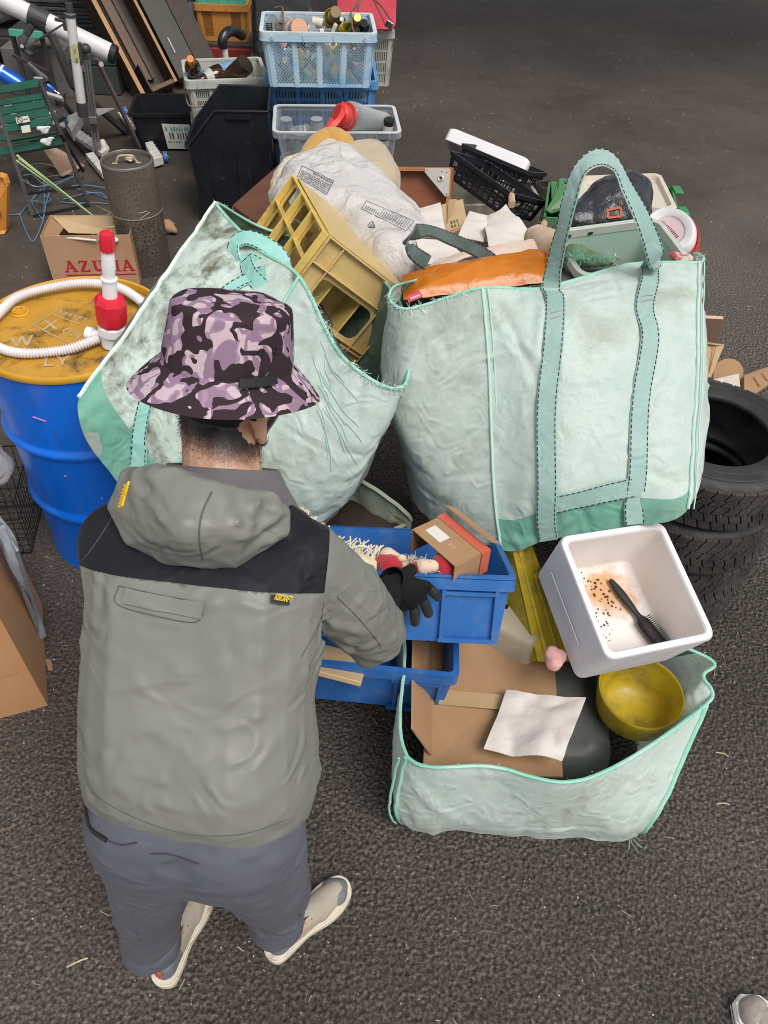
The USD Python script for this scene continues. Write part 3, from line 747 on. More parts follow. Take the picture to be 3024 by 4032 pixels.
camo = usdkit.material(stage, '/World/Looks/camouflage_cotton', {
    'tc': ('texture_coordinate', {}),
    'a': ('noise_texture', {'scale': 21.0, 'detail': 1.2, 'roughness': .4, 'distortion': 1.1}),
    'bm': ('mapping', {'location': (3.1, 7.7, 1.3)}), 'bb': ('noise_texture', {'scale': 25.0, 'detail': 1.0, 'roughness': .4, 'distortion': 1.0}),
    'ra': ('rgb_ramp', {'interpolate': False, 'ramp': [(0.0, (.50, .38, .42)), (.42, (.25, .16, .23)), (.56, (.31, .205, .285)), (.60, (.50, .38, .42))]}),
    'rb': ('rgb_ramp', {'interpolate': False, 'ramp': [(0.0, (0, 0, 0)), (.485, (1, 1, 1))]}),
    'm': ('mix_color', {'b': (.030, .017, .022)}), 'f': ('noise_texture', {'scale': 30.0, 'detail': 3.0}), 'bp': ('bump', {'strength': .22, 'distance': .006}),
    'p': ('principled_bsdf', {'roughness': .78, 'specular_ior_level': .25})},
    [('tc.object', 'a.vector'), ('tc.object', 'bm.vector'), ('bm.vector', 'bb.vector'), ('a.fac', 'ra.fac'), ('bb.fac', 'rb.fac'), ('rb.color', 'm.fac'), ('ra.color', 'm.a'), ('m.result', 'p.base_color'), ('tc.object', 'f.vector'), ('f.fac', 'bp.height'), ('bp.normal', 'p.normal')], surface='p.BSDF')

def hull(*sp):
    return m3.Manifold.batch_hull([m3.Manifold.sphere(r, 20).translate(tuple(map(float, p))) for p, r in sp])
def organic(hulls, length=.02, iters=8):
    u = m3.Manifold.batch_boolean(hulls, m3.OpType.Add)
    m = tm(u.refine_to_length(length)); m.merge_vertices()
    trimesh.smoothing.filter_taubin(m, .5, .53, iterations=iters)
    return m

man = thing('person', 'person in a grey and black jacket and camouflage bucket hat bending over the blue tray', 'person', (-.35, .52, 0))
Hc = A(*(-.279,1.081,1.402))
NB = A(*(-.295,.959,1.285))
SHL, SHR = A(*(-.453,.883,1.200)), A(*(-.142,.860,1.200))
CHL, CHR = A(*(-.379,.801,1.160)), A(*(-.221,.795,1.160))
WL, WR = A(*(-.379,.679,1.030)), A(*(-.229,.678,1.030))
HL, HR = A(*(-.367,.608,.950)), A(*(-.227,.594,.950))
HIL, HIR = A(*(-.382,.534,.820)), A(*(-.223,.530,.820))
KL, KR = A(*(-.462,.524,.450)), A(*(-.202,.559,.450))
AL, AR = A(*(-.499,.514,.100)), A(*(-.214,.578,.100))
ELR, WRR = A(*(-.021,.904,.940)), A(.02, 1.13, .80)
ELL, WRL = A(-.49, 1.04, .97), A(-.27, 1.20, .86)
yaw = math.radians(43)                              # the face is turned to the right
fd = A(math.sin(yaw), math.cos(yaw), -.42); fd /= np.linalg.norm(fd)
sd = np.cross(fd, A(0, 0, 1)); sd /= np.linalg.norm(sd)   # the person's right-hand side
ud = np.cross(sd, fd)
hp_ = lambda f, s, u: Hc + fd * f + sd * s + ud * u
bones = [hull((hp_(-.015, 0, .02), .094), (hp_(.03, 0, .02), .088)), hull((hp_(.03, 0, -.01), .077), (hp_(.066, 0, -.095), .034), (hp_(.0, 0, -.065), .070)),
         hull((hp_(.075, .0, -.015), .022), (hp_(.108, 0, -.04), .010), (hp_(.09, 0, .02), .01)),
         hull((hp_(.083, 0, -.068), .016), (hp_(.083, .014, -.068), .012), (hp_(.083, -.014, -.068), .012)),
         hull((hp_(-.012, 0, -.055), .066), (NB + A(.012, 0, 0), .070)), hull((NB, .062), ((SHL + SHR) / 2 + A(0, 0, -.03), .07)),
         hull((CHL, .09), (CHR, .09), (SHL, .05), (SHR, .05)), hull((CHL, .09), (CHR, .09), (WL, .09), (WR, .09)), hull((WL, .09), (WR, .09), (HIL, .08), (HIR, .08)),
         hull((SHR, .045), (ELR, .04)), hull((ELR, .04), (WRR, .028)), hull((SHL, .045), (ELL, .04)), hull((ELL, .04), (WRL, .028)),
         hull((HIL, .075), (KL, .05)), hull((KL, .05), (AL, .035)), hull((HIR, .075), (KR, .05)), hull((KR, .05), (AR, .035))]
for s in (-1, 1):
    e = [hp_(-.002, .088 * s, -.028 + .026 * k) + fd * (-.012 * k) + sd * .006 * s for k in (-1, 0, 1)]
    bones.append(hull((e[0], .009), (e[1], .0125), (hp_(.004, .083 * s, -.02), .009)))
    bones.append(hull((e[1], .0125), (e[2] - fd * .006, .0125), (hp_(.004, .083 * s, -.005), .009)))
body = organic(bones, .011, 5)
bd = part(man, 'body', body, skin, w=1, smooth=1)
for s in (-1, 1):
    part(bd, 'eye', ellipsoid((.012, .012, .012), hp_(.088, .031 * s, .008), 2), mat('eye_white', (.7, .68, .66), rough=.2), w=1, smooth=1)
    part(bd, 'eyebrow', tube([hp_(.095, .016 * s, .026), hp_(.093, .034 * s, .031), hp_(.08, .052 * s, .026)], .0035, 6), hairm, w=1)
# hair: short black cap low at the back, shaved towards the nape
lb_ = (body.vertices - Hc) @ np.stack([sd, fd, ud], 1)
edge = -.112 + .022 * meshkit.fbm(body.vertices * 70, 2, 3) + np.clip(lb_[:, 1] + .02, 0, .2) * 1.1
ok = (lb_[:, 2] > -.165) & (lb_[:, 1] < .07) & (lb_[:, 2] < .14) & (np.linalg.norm(lb_, axis=1) < .19)
for s in (-1, 1):
    ok &= np.linalg.norm(lb_ - A(.088 * s, .002, -.024), axis=1) > .036
hc = trimesh.Trimesh(body.vertices + body.vertex_normals * .0028, body.faces[ok[body.faces].all(1)], process=False)
hc.remove_unreferenced_vertices()
ho_ = Hc - man.M[:3, 3]
hairf = usdkit.material(stage, '/World/Looks/fading_hair', {'tc': ('texture_coordinate', {}), 'd': ('vector_math', {'math_type': 'dot_product', 'vector2': ud}),
    'f': ('vector_math', {'math_type': 'dot_product', 'vector2': fd}), 'ff': ('math', {'math_type': 'multiply_add', 'value2': -1.0, 'value3': float(fd @ ho_)}),
    'h': ('math', {'math_type': 'subtract', 'value2': float(ud @ ho_)}), 'hm': ('map_range', {'from_min': -.092, 'from_max': -.040, 'to_min': 0.0, 'to_max': 1.0, 'clamp': True}),
    'fm': ('map_range', {'from_min': -.075, 'from_max': -.035, 'to_min': -.9, 'to_max': 0.0, 'clamp': True}), 'n': ('noise_texture', {'scale': 330.0, 'detail': 2.0, 'roughness': .6}), 'n2': ('noise_texture', {'scale': 26.0, 'detail': 2.0}),
    'a1': ('math', {'math_type': 'add'}), 'a2': ('math', {'math_type': 'multiply_add', 'value2': .6}), 'a3': ('math', {'math_type': 'multiply_add', 'value2': .4}), 's': ('map_range', {'from_min': .62, 'from_max': 1.25, 'to_min': 0.0, 'to_max': 1.0, 'clamp': True}),
    'p': ('principled_bsdf', {'base_color': (.012, .010, .010), 'roughness': .5}), 't': ('transparent_bsdf', {}), 'm': ('mix_closure', {})},
    [('tc.object', x + '.vector1') for x in ('d', 'f')] + [('tc.object', x + '.vector') for x in ('n', 'n2')] + [('d.value', 'h.value1'), ('h.value', 'hm.value'), ('f.value', 'ff.value1'), ('ff.value', 'fm.value'), ('hm.result', 'a1.value1'), ('fm.result', 'a1.value2'),
     ('n.fac', 'a2.value1'), ('a1.value', 'a2.value3'), ('n2.fac', 'a3.value1'), ('a2.value', 'a3.value3'), ('a3.value', 's.value'), ('s.result', 'm.fac'), ('t.BSDF', 'm.closure1'), ('p.BSDF', 'm.closure2')], surface='m.closure')
hr = part(bd, 'hair', hc, hairf, w=1, smooth=1)
g = np.random.default_rng(12)
tree_b = cKDTree(body.vertices)
hs_ = []
for k in range(2600):
    a = g.uniform(-1.9, 1.9); z = -.075 + g.normal(0, .014)
    rr = .1
    q = Hc - fd * rr * math.cos(a) + sd * rr * math.sin(a) + ud * z
    i = tree_b.query(q)[1]; b0_ = body.vertices[i] + g.normal(0, .0035, 3); nn = body.vertex_normals[i]
    if (b0_ - Hc) @ fd > .035:
        continue
    L_ = g.uniform(.003, .007) * (1.2 if z > -.08 else .7)
    d = nn * .22 - ud * .85 + g.normal(0, .2, 3)
    hs_.append(trimesh.Trimesh([b0_ - sd * .0005 + nn * .0006, b0_ + sd * .0005 + nn * .0006, b0_ + d * L_], [[0, 1, 2]], process=False))
part(hr, 'short_hairs', hs_, hairm, w=1, kind='stuff', smooth=0)

def folds(m, segs, seed=0):
    """cloth folds: segs (a, b, amplitude, width) pull ridges or valleys along short lines on a smooth mesh"""
    v, n = np.array(m.vertices), np.array(m.vertex_normals); dsp = np.zeros(len(v))
    for a, b, amp, w in segs:
        a, b = A(*a), A(*b); d = b - a; L = np.linalg.norm(d); d /= L
        q = v - a; s = np.clip(q @ d, 0, L); x = np.linalg.norm(q - s[:, None] * d, axis=1) / w
        dsp += amp * (1.15 * np.exp(-1.25 * x) - .4 * np.exp(-(x - 2.0)**2)) * np.sin(np.pi * np.clip(s / L, .08, .92))
    m.vertices = v + n * dsp[:, None]
    return m
def rnd_folds(m, n, seed, box_, amp=(.003, .008), w=(.008, .02), L=(.06, .18), dirs=((1, 0, .4),), spread=.35):
    gg = np.random.default_rng(seed); v = np.asarray(m.vertices)
    ok = np.where(((v > box_[0]) & (v < box_[1])).all(1))[0]; out = []
    for k in range(n):
        c = v[gg.choice(ok)]; d = A(*dirs[gg.integers(len(dirs))]) + gg.normal(0, spread, 3); d /= np.linalg.norm(d); l = gg.uniform(*L) / 2
        out.append((c - d * l, c + d * l, gg.uniform(*amp) * gg.choice([1, 1, -1]), gg.uniform(*w)))
    return folds(m, out)
# jacket: torso, sleeves, then cut into grey body and black yoke
jh = [hull((SHL, .078), (SHR, .078), (CHL, .122), (CHR, .122)), hull((CHL, .122), (CHR, .122), (WL, .128), (WR, .128)), hull((WL, .128), (WR, .128), (HL, .138), (HR, .138)), hull((HL, .138), (HR, .138), (HL - A(0, .0, .02), .136), (HR - A(0, .0, .02), .136)),
      hull((NB - A(0, .02, .02), .08), (SHL, .074), (SHR, .074), ((CHL + CHR) / 2, .11)),
      hull((SHR, .08), ((SHR + ELR) / 2 + A(.02, 0, 0), .076)), hull(((SHR + ELR) / 2 + A(.02, 0, 0), .076), (ELR + A(.01, .0, .0), .066)), hull((ELR + A(.01, 0, 0), .066), (ml(ELR, WRR, .22), .060)),
      hull((SHL, .078), (ml(SHL, ELL, .6), .07)), hull((ml(SHL, ELL, .6), .07), (ELL, .062)), hull((ELL, .062), (ml(ELL, WRL, .8), .045))]
jk = organic(jh, .007, 16)
nrm = jk.vertex_normals
v = jk.vertices
fold = np.abs(meshkit.fbm(v @ np.array([[1, .3, 0], [0, 1, .4], [.3, 0, 1.]]) * A(9, 6, 6), 3, 4) - .5) * -2.2 + .4
arm = np.clip(1 - np.minimum(np.linalg.norm(v - ELR, axis=1), np.linalg.norm(v - (SHR + A(0, 0, -.12)), axis=1)) / .16, 0, 1)
fold2 = np.sin((v[:, 2] * 1.2 + v[:, 0] * .9 + .03 * meshkit.fbm(v * 12, 2, 9)) * 95)
jk.vertices = v + nrm * (fold * (.004 + .005 * arm) + fold2 * arm * .0035 + .0015 * (meshkit.fbm(v * 45, 2, 2) - .5))[:, None]
AP = A(*(-.104,.800,1.130))
fan = [(AP, (-.173,.743,1.080), .009, .014), (AP, (-.155,.700,1.030), -.008, .016), (AP, (-.207,.771,1.120), .007, .013), (AP, (-.136,.664,1.000), .009, .018), (AP, (-.249,.710,1.080), .006, .016), (AP, (-.095,.767,1.050), -.009, .012), (AP, (-.066,.825,1.140), .007, .012)]
fan += [((-.169,.772,1.200), (-.176,.711,1.100), .006, .012), ((-.247,.778,1.200), (-.271,.729,1.120), .005, .012), ((-.507,.832,1.150), (-.437,.756,1.150), .007, .013), ((-.517,.798,1.100), (-.429,.715,1.100), .006, .015),
        ((-.043,.872,1.080), (.012,.858,1.000), .008, .012), ((-.064,.850,1.050), (-.014,.835,.970), .007, .011), ((-.084,.828,1.020), (-.031,.817,.980), -.007, .011), ((-.076,.863,1.170), (-.040,.878,1.100), .006, .012)]
fan += [((-.215,.770,1.200), (-.218,.712,1.150), .005, .009), ((-.412,.817,1.200), (-.378,.754,1.170), .005, .010), ((-.472,.698,1.080), (-.378,.670,1.060), .006, .012), ((-.302,.603,1.000), (-.132,.629,1.000), -.006, .014), ((-.347,.559,.950), (-.160,.580,.960), .007, .013), ((-.475,.588,.980), (-.369,.565,.970), .006, .012)]
folds(jk, [(a_, b_, am * 1.45, w_ * .85) for a_, b_, am, w_ in fan])
rnd_folds(jk, 60, 3, (A(-1, 0, .8), A(1, 2, 1.16)), amp=(.0015, .0045), w=(.006, .016), L=(.08, .24), dirs=((1, .1, .25), (1, .1, -.3), (.4, .3, -.9)))
rnd_folds(jk, 22, 5, (A(-.16, .7, .85), A(.3, 1.3, 1.25)), amp=(.003, .007), w=(.007, .014), L=(.05, .12), dirs=((1, .2, -.2), (.5, -.5, .6)))
rnd_folds(jk, 12, 9, (A(-.8, .6, 1.15), A(.0, 1.1, 1.4)), amp=(.002, .004), w=(.008, .014), L=(.05, .14), dirs=((.3, .4, .8),))
Mj = m3.Manifold(m3.Mesh(np.asarray(jk.vertices, np.float32), np.asarray(jk.faces, np.uint32)))
y0, y1 = A(*(-.426,.756,1.270)), A(*(-.159,.733,1.270))
sp_ = (NB + A(0, 0, .02)) - (HL + HR) / 2; sp_ /= np.linalg.norm(sp_)
yn = np.cross(np.cross(sp_, y1 - y0), y1 - y0) * -1.0
yn = yn / np.linalg.norm(yn)
if yn @ sp_ < 0:
    yn = -yn
def cut(M, n, p):
    return M.split_by_plane(tuple(map(float, n)), float(np.dot(n, p)))
sn_ = A(.985, .05, -.14); sn_ /= np.linalg.norm(sn_)
try:
    top, low = cut(Mj, yn, (y0 + y1) / 2)
    slv, top = cut(top, sn_, A(*(-.095,.861,1.220)))
    part(man, 'jacket', trimesh.util.concatenate([tm(low), tm(slv)]), jack, w=1, smooth=50)
    part(man, 'jacket_yoke', tm(top), yoke, w=1, smooth=50)
except Exception as ex:
    print('YOKE', ex); part(man, 'jacket', jk, jack, w=1, smooth=50)
jt = cKDTree(jk.vertices)
def on_jacket(pts, off=.004):
    return snap(np.asarray(pts, float), jt, jk, off)
# sealed seams, back pocket and name tape
oj = onto(jk, .0006)
def seamline(pts, r=.0016, m=None, name='seam', n=8):
    q = np.array([oj(k) for k in spline(pts, n)])
    part(man, name, tube(q, r * .55, 5), m or mat('seam_dark', (.09, .09, .082), rough=.8), w=1)
pk = [(-.404,.728,1.280), (-.274,.700,1.280), (-.277,.681,1.260), (-.338,.688,1.260), (-.406,.708,1.260)]
P4 = [A(*k) for k in (pk[0], pk[1], pk[2], pk[4])]
gr = np.array([[ml(ml(P4[0], P4[1], a), ml(P4[3], P4[2], a), b) for a in np.linspace(0, 1, 22)] for b in np.linspace(0, 1, 8)])
q, nn = on_jacket(gr.reshape(-1, 3), .0045)
pm = gridmesh(q.reshape(gr.shape))
qb = gridmesh((q - nn * .006).reshape(gr.shape)); qb.invert()
part(man, 'pocket_flap', [pm, qb], jack, w=1)
seamline([pk[0], ml(pk[0], pk[1], .5), pk[1], pk[2], pk[3], pk[4], pk[0]], .0017, name='pocket_seam', n=6)
tp = [(-.174,.741,1.260), (-.134,.736,1.260), (-.135,.727,1.250), (-.174,.732,1.250)]
gr = np.array([[ml(ml(tp[0], tp[1], a), ml(tp[3], tp[2], a), b) for a in np.linspace(0, 1, 8)] for b in np.linspace(0, 1, 4)])
q, nn = on_jacket(gr.reshape(-1, 3), .009); q = q.reshape(gr.shape)
tpm = gridmesh(q); tb = gridmesh(q - nn.reshape(gr.shape) * .009); tb.invert()
tape = part(man, 'name_tape', [tpm, tb], mat('tape_black', (.012, .012, .012), rough=.6), w=1)
tx = q[0, -1] - q[0, 0]; wid = np.linalg.norm(tx); tn = nn.mean(0)
R_ = align(tn, tx)
tt = text('AIRCRAFT', .0098, .0008, True); tt.apply_scale([wid * .86 / tt.extents[0], 1, 1])
sh_ = np.eye(4); sh_[0, 1] = .25; tt.apply_transform(sh_)
part(tape, 'lettering', T(tt, q[-1, 0] + R_[:, 0] * wid * .06 + R_[:, 1] * .0055 + tn * .0022, R=R_), mat('tape_yellow', (.75, .48, .02), rough=.6), w=1, smooth=0)
seamline([(-.073,.803,1.180), (-.041,.825,1.100), (-.001,.842,1.000), (.006,.838,.980)], .0018)
seamline([(-.093,.777,1.200), (-.102,.773,1.140), (-.131,.732,1.100)], .0016)
seamline([(-.475,.548,.940), (-.424,.527,.920), (-.361,.512,.900), (-.287,.500,.900), (-.210,.507,.900), (-.140,.526,.920)], .0018, name='hem_seam')
seamline([(-.507,.823,1.220), (-.489,.830,1.240), (-.447,.840,1.300), (-.447,.882,1.300)], .0014)
# hood lying on the back and stand-up collar
hd = [((-.439,.861,1.315), .011), ((-.406,.815,1.290), .010), ((-.343,.789,1.285), .012), ((-.283,.779,1.285), .010), ((-.233,.783,1.285), .010), ((-.167,.845,1.295), .012), ((-.168,.863,1.320), .014), ((-.203,.851,1.360), .014), ((-.277,.833,1.395), .018), ((-.354,.859,1.390), .022), ((-.404,.880,1.360), .022), ((-.294,.774,1.370), .03), ((-.225,.804,1.350), .03)]
h1 = hull(*hd); h2 = hull(hd[9], hd[10], hd[8], hd[0])
hood = organic([h1, h2], .006, 0)
v = hood.vertices; nrm = hood.vertex_normals
f1 = np.abs(meshkit.fbm(v * A(13, 11, 8), 3, 21) - .5) * -2.4 + .42
hood.vertices = v + nrm * (f1 * .004 + .003 * (meshkit.fbm(v * 60, 2, 3) - .5))[:, None]
hf = [((-.267,.765,1.310), (-.283,.804,1.370), -.008, .010), ((-.256,.795,1.340), (-.195,.835,1.370), .016, .016), ((-.279,.803,1.340), (-.209,.818,1.340), -.014, .012), ((-.223,.806,1.330), (-.169,.841,1.340), .014, .015), ((-.207,.787,1.320), (-.141,.851,1.320), -.010, .013),
      ((-.363,.806,1.320), (-.295,.823,1.360), .010, .018), ((-.393,.846,1.330), (-.322,.852,1.370), -.010, .014), ((-.317,.811,1.340), (-.365,.849,1.370), .009, .014), ((-.339,.787,1.310), (-.278,.788,1.330), .008, .012), ((-.168,.818,1.310), (-.193,.787,1.310), .010, .012), ((-.157,.862,1.340), (-.199,.861,1.370), .012, .014)]
folds(hood, [(a_, b_, am * 1.1, w_ * .7) for a_, b_, am, w_ in hf]); rnd_folds(hood, 12, 8, (A(-2, 0, 1), A(2, 3, 2)), amp=(.003, .006), w=(.005, .009), L=(.08, .18), dirs=((1, .3, 0), (.5, -.8, .2)))
ho = part(man, 'hood', hood, jack, w=1, smooth=60)
ht = cKDTree(hood.vertices)
oh = onto(hood, .001)
q = np.array([oh(k) for k in spline([(-.276,.865,1.360), (-.282,.816,1.360), (-.283,.785,1.340), (-.280,.770,1.300)], 7)])
part(ho, 'seam', tube(q, .0013, 6), mat('seam_dark', (.06, .06, .055)), w=1)
gl = []
for k in range(7):
    a = ml((-.421,.877,1.350), (-.441,.874,1.300), k / 6.5)
    b = a + A(.012, .004, .012) * .7
    q = np.array([oh(k_) for k_ in (a, (a + b) / 2 + A(.003, 0, 0), b)])
    gl.append(tube(q, .0026, 5))
part(ho, 'yellow_lettering', gl, mat('tape_yellow', (.75, .48, .02)), w=1)
na = (Hc - fd * .02 - NB); na /= np.linalg.norm(na)
ca = np.linspace(0, 2 * np.pi, 49)[:-1]
e1 = np.cross(na, A(0, 1, 0)); e1 /= np.linalg.norm(e1); e2 = np.cross(na, e1)
ringc = []
for h_, r_ in ((-.07, .142), (-.04, .126), (-.012, .108), (.010, .097), (.014, .094), (.010, .090), (-.03, .086)):
    w_ = .005 * meshkit.fbm(np.stack([np.cos(ca) * 3, np.sin(ca) * 3, ca * 0 + h_ * 20], 1), 2, 5)
    ringc.append(NB + A(.010, .016, .008) + na * h_ + (e1 * np.cos(ca)[:, None] + e2 * np.sin(ca)[:, None] * .92) * (r_ + w_)[:, None])
part(man, 'collar', gridmesh(np.array(ringc), True), lin, w=1, smooth=50)

# trousers
th_ = [hull((HIL + A(0, 0, .06), .112), (HIR + A(0, 0, .06), .112), (HIL, .110), (HIR, .110)), hull((HIL, .103), (KL, .074)), hull((KL, .074), (AL + A(0, .0, .135), .060)), hull((HIR, .105), (KR, .080)), hull((KR, .078), (AR + A(0, 0, .125), .060))]
tr = organic(th_, .010, 12)
v = tr.vertices; nrm = tr.vertex_normals
low_ = np.clip((.62 - v[:, 2]) / .4, 0, 1)
f1 = np.abs(meshkit.fbm(v * A(8, 8, 13), 3, 31) - .5) * -2.2 + .4
f2 = np.sin(v[:, 2] * 75 + 5 * meshkit.fbm(v * 8, 2, 7) + v[:, 0] * 22)
crease = np.clip(1 - np.abs(v[:, 0] - (HIL[0] + HIR[0]) / 2) / .03, 0, 1) * (v[:, 2] > .7)
tr.vertices = v + nrm * (f1 * .009 + f2 * low_ * .0018 - crease * .006)[:, None]
rnd_folds(tr, 40, 13, (A(-1, 0, .1), A(1, 2, .5)), amp=(.003, .007), w=(.008, .016), L=(.05, .14), dirs=((1, .3, .3), (1, -.2, -.35)))
rnd_folds(tr, 22, 15, (A(-1, 0, .5), A(1, 2, .8)), amp=(.003, .006), w=(.010, .02), L=(.08, .2), dirs=((.5, .3, .8), (-.6, .2, .8)))
tro = part(man, 'trousers', tr, trou, w=1, smooth=60)
for a_, r_, tilt in ((AL + A(0, 0, .085), .064, -14), (AR + A(0, 0, .075), .063, -8)):
    part(tro, 'cuff', T(wrinkle(lathe([(r_ - .008, -.03), (r_, -.034), (r_ + .006, -.028), (r_ + .007, .012), (r_ + .001, .018), (r_ - .008, .012), (r_ - .008, -.03)], 36), .005, 30, 4), a_ + A(0, 0, .035), R=rot([1, 0, 0], tilt)), trou, w=1, smooth=50)
tt_ = cKDTree(tr.vertices)
otr = onto(tr, .001)
def tseam(pts, r=.0016, name='seam', m=None):
    q = np.array([otr(k) for k in spline(pts, 8)])
    part(tro, name, tube(q, r, 6), m or mat('seam_navy', (.04, .04, .06), rough=.8), w=1)
tseam([(-.500,.551,.880), (-.487,.520,.860), (-.456,.503,.850)], .004, 'pocket_edge', mat('tape_black', (.012, .012, .012)))
tseam([(-.454,.503,.850), (-.430,.497,.850), (-.401,.498,.860)])
tseam([(-.383,.495,.820), (-.348,.495,.820), (-.296,.482,.820)])
# shoes
solem = mat('cream_sole', (.60, .54, .42), (.68, .62, .5), rough=.6, dirt=(.25, .22, .18), dscale=20)
shg = mat('shoe_grey', (.13, .145, .16), (.18, .19, .2), rough=.7)
shb = mat('shoe_beige', (.34, .29, .23), (.44, .38, .31), rough=.75, dirt=(.55, .28, .2), dscale=9, dlo=.6, dhi=.66)
sho = mat('shoe_orange', (.55, .10, .04), (.45, .05, .03), rough=.6)
blk = mat('plain_black', (.015, .015, .016), rough=.6)
def shoe(parent, heel, toe):
    heel, toe = A(*heel), A(*toe); d = toe - heel; d[2] = 0; d /= np.linalg.norm(d)
    R = align([0, 0, 1], d)
    o = sg.Polygon(spline([(-.005, -.028), (.03, -.034), (.10, -.032), (.17, -.047), (.22, -.046), (.26, -.030), (.275, 0), (.262, .028), (.22, .043), (.17, .044), (.10, .032), (.03, .034), (-.005, .028), (-.016, 0)], 5, True)).buffer(.004, 4)
    f = lambda m: T(m, heel * A(1, 1, 0), R=R * .92)
    part(parent, 'sole', f([prism(o, .022, (0, 0, .001)), prism(o.buffer(-.003), .01, (0, 0, .023))]), solem, w=1)
    part(parent, 'heel_counter', f(organic([hull(((.022, 0, .045), .031), ((.026, 0, .078), .030), ((.075, 0, .05), .033), ((.075, 0, .07), .031))], .01, 3)), shg, w=1, smooth=1)
    part(parent, 'upper', f(organic([hull(((.07, 0, .05), .034), ((.075, 0, .085), .031), ((.16, 0, .045), .037)), hull(((.16, .004, .04), .036), ((.225, 0, .036), .033), ((.16, -.006, .04), .036))], .01, 3)), shb, w=1, smooth=1)
    part(parent, 'toe_guard', f(organic([hull(((.225, .012, .034), .030), ((.225, -.012, .034), .030), ((.247, 0, .032), .024))], .01, 3)), shg, w=1, smooth=1)
    part(parent, 'tongue', f(T(rbox(.08, .038, .012, .004), (.115, 0, .092), R=rot([0, 1, 0], 25))), blk, w=1)
    part(parent, 'pull_tab', f(T(rbox(.006, .02, .03, .002), (-.006, 0, .088), R=rot([0, 1, 0], 8))), sho, w=1)
    for k in range(4):
        x = .10 + .022 * k
        part(parent, 'lace', f(tube([(x, -.026, .096 - .011 * k), (x + .008, 0, .104 - .0115 * k), (x, .026, .096 - .011 * k)], .0025, 6)), blk if k % 2 else sho, w=1)
shoe(man, (-.496,.479,.000), (-.453,.667,.000))
shoe(man, (-.232,.550,.000), (-.073,.709,.000))

# arms and gloves
fa = organic([hull((ml(ELR, WRR, .08), .047), (ml(ELR, WRR, .6), .041)), hull((ml(ELR, WRR, .6), .041), (WRR, .032))], .012, 6)
part(man, 'arm_cover', wrinkle(fa, .002, 40, 3), glovem, w=1, smooth=1)
def glove(parent, wrist, kn, tips, mids, thumb):
    hs = []
    kn = [A(*k) for k in kn]; tips = [A(*k) for k in tips]; mids = [A(*k) for k in mids]; wrist = A(*wrist)
    hs.append(hull((wrist, .031), (kn[0], .0125), (kn[1], .014), (kn[2], .0135), (kn[3], .012), (ml(wrist, kn[0], .5), .021), (ml(wrist, kn[3], .5), .019)))
    for k in range(4):
        r = (.0118, .0122, .0118, .0105)[k]
        hs += [hull((ml(wrist, kn[k], .8), .013), (kn[k], r + .001)), hull((kn[k], r + .001), (mids[k], r)), hull((mids[k], r), (tips[k], r * .92))]
    tb = [A(*k) for k in thumb]
    hs += [hull((tb[0], .018), (tb[1], .0145)), hull((tb[1], .0145), (tb[2], .0125))]
    m = organic(hs, .0045, 4)
    gp = part(parent, 'glove', m, glovem, w=1, smooth=1)
    for k in range(4):
        r = (.0118, .0122, .0118, .0105)[k]
        part(gp, 'finger_coating', organic([hull((ml(kn[k], mids[k], .55), r + .0014), (mids[k], r + .0014)), hull((mids[k], r + .0014), (tips[k], r * .92 + .0014))], .005, 2), gloverub, w=1, smooth=1)
    part(gp, 'cuff', T(lathe([(.034, -.02), (.038, -.018), (.037, .02), (.033, .022)], 24), wrist - (ml(kn[1], kn[2], .5) - wrist) * .1, R=align(ml(kn[1], kn[2], .5) - wrist)), glovem, w=1)
    return gp, m
gp, gm = glove(man, (.039,1.151,.787), [(.114,1.197,.734), (.100,1.180,.717), (.082,1.171,.695), (.061,1.171,.681)],
      [(.146,1.200,.688), (.125,1.175,.650), (.092,1.161,.629), (.051,1.162,.623)], [(.132,1.196,.712), (.115,1.174,.684), (.090,1.162,.665), (.055,1.161,.657)],
      [(.061,1.190,.783), (.077,1.257,.723), (.088,1.287,.667)])
glove(man, WRL + A(.03, .02, -.02), [(-.17, 1.25, .80), (-.19, 1.27, .795), (-.21, 1.285, .79), (-.23, 1.30, .785)], [(-.12, 1.275, .72), (-.14, 1.295, .715), (-.16, 1.31, .71), (-.185, 1.325, .71)], [(-.135, 1.27, .765), (-.155, 1.29, .76), (-.175, 1.305, .755), (-.2, 1.32, .75)],
      [(-.20, 1.24, .83), (-.17, 1.225, .80), (-.15, 1.235, .77)])

# bucket hat
HR_ = np.stack([sd, fd, ud], 1)
hx = rot([1, 0, 0], -17) @ rot([0, 1, 0], 7)
crown = [(0, .108), (.03, .1075), (.066, .105), (.085, .101), (.091, .097), (.0935, .091), (.099, .05), (.103, .02), (.1045, .0)]
hatb = Hc + A(-.006, -.004, .0) + hx @ A(0, .0, .052)
def hatshape(m, amp):
    m = tm(m).copy(); v = m.vertices
    v[:, 1] *= 1.10
    a = np.arctan2(v[:, 1], v[:, 0])
    v += m.vertex_normals * ((meshkit.fbm(v * A(24, 24, 38), 3, 8) - .5) * 2 * amp)[:, None]
    m.vertices = v
    return T(m, hatb, R=hx @ rot([0, 0, 1], -48))
hat = part(man, 'bucket_hat', hatshape(lathe(crown, 96), .005), camo, w=1, smooth=60)
brim = [(.1045, .002), (.115, -.006), (.130, -.019), (.144, -.032), (.1545, -.044), (.156, -.047), (.154, -.048), (.142, -.036), (.128, -.022), (.113, -.010), (.1035, -.002)]
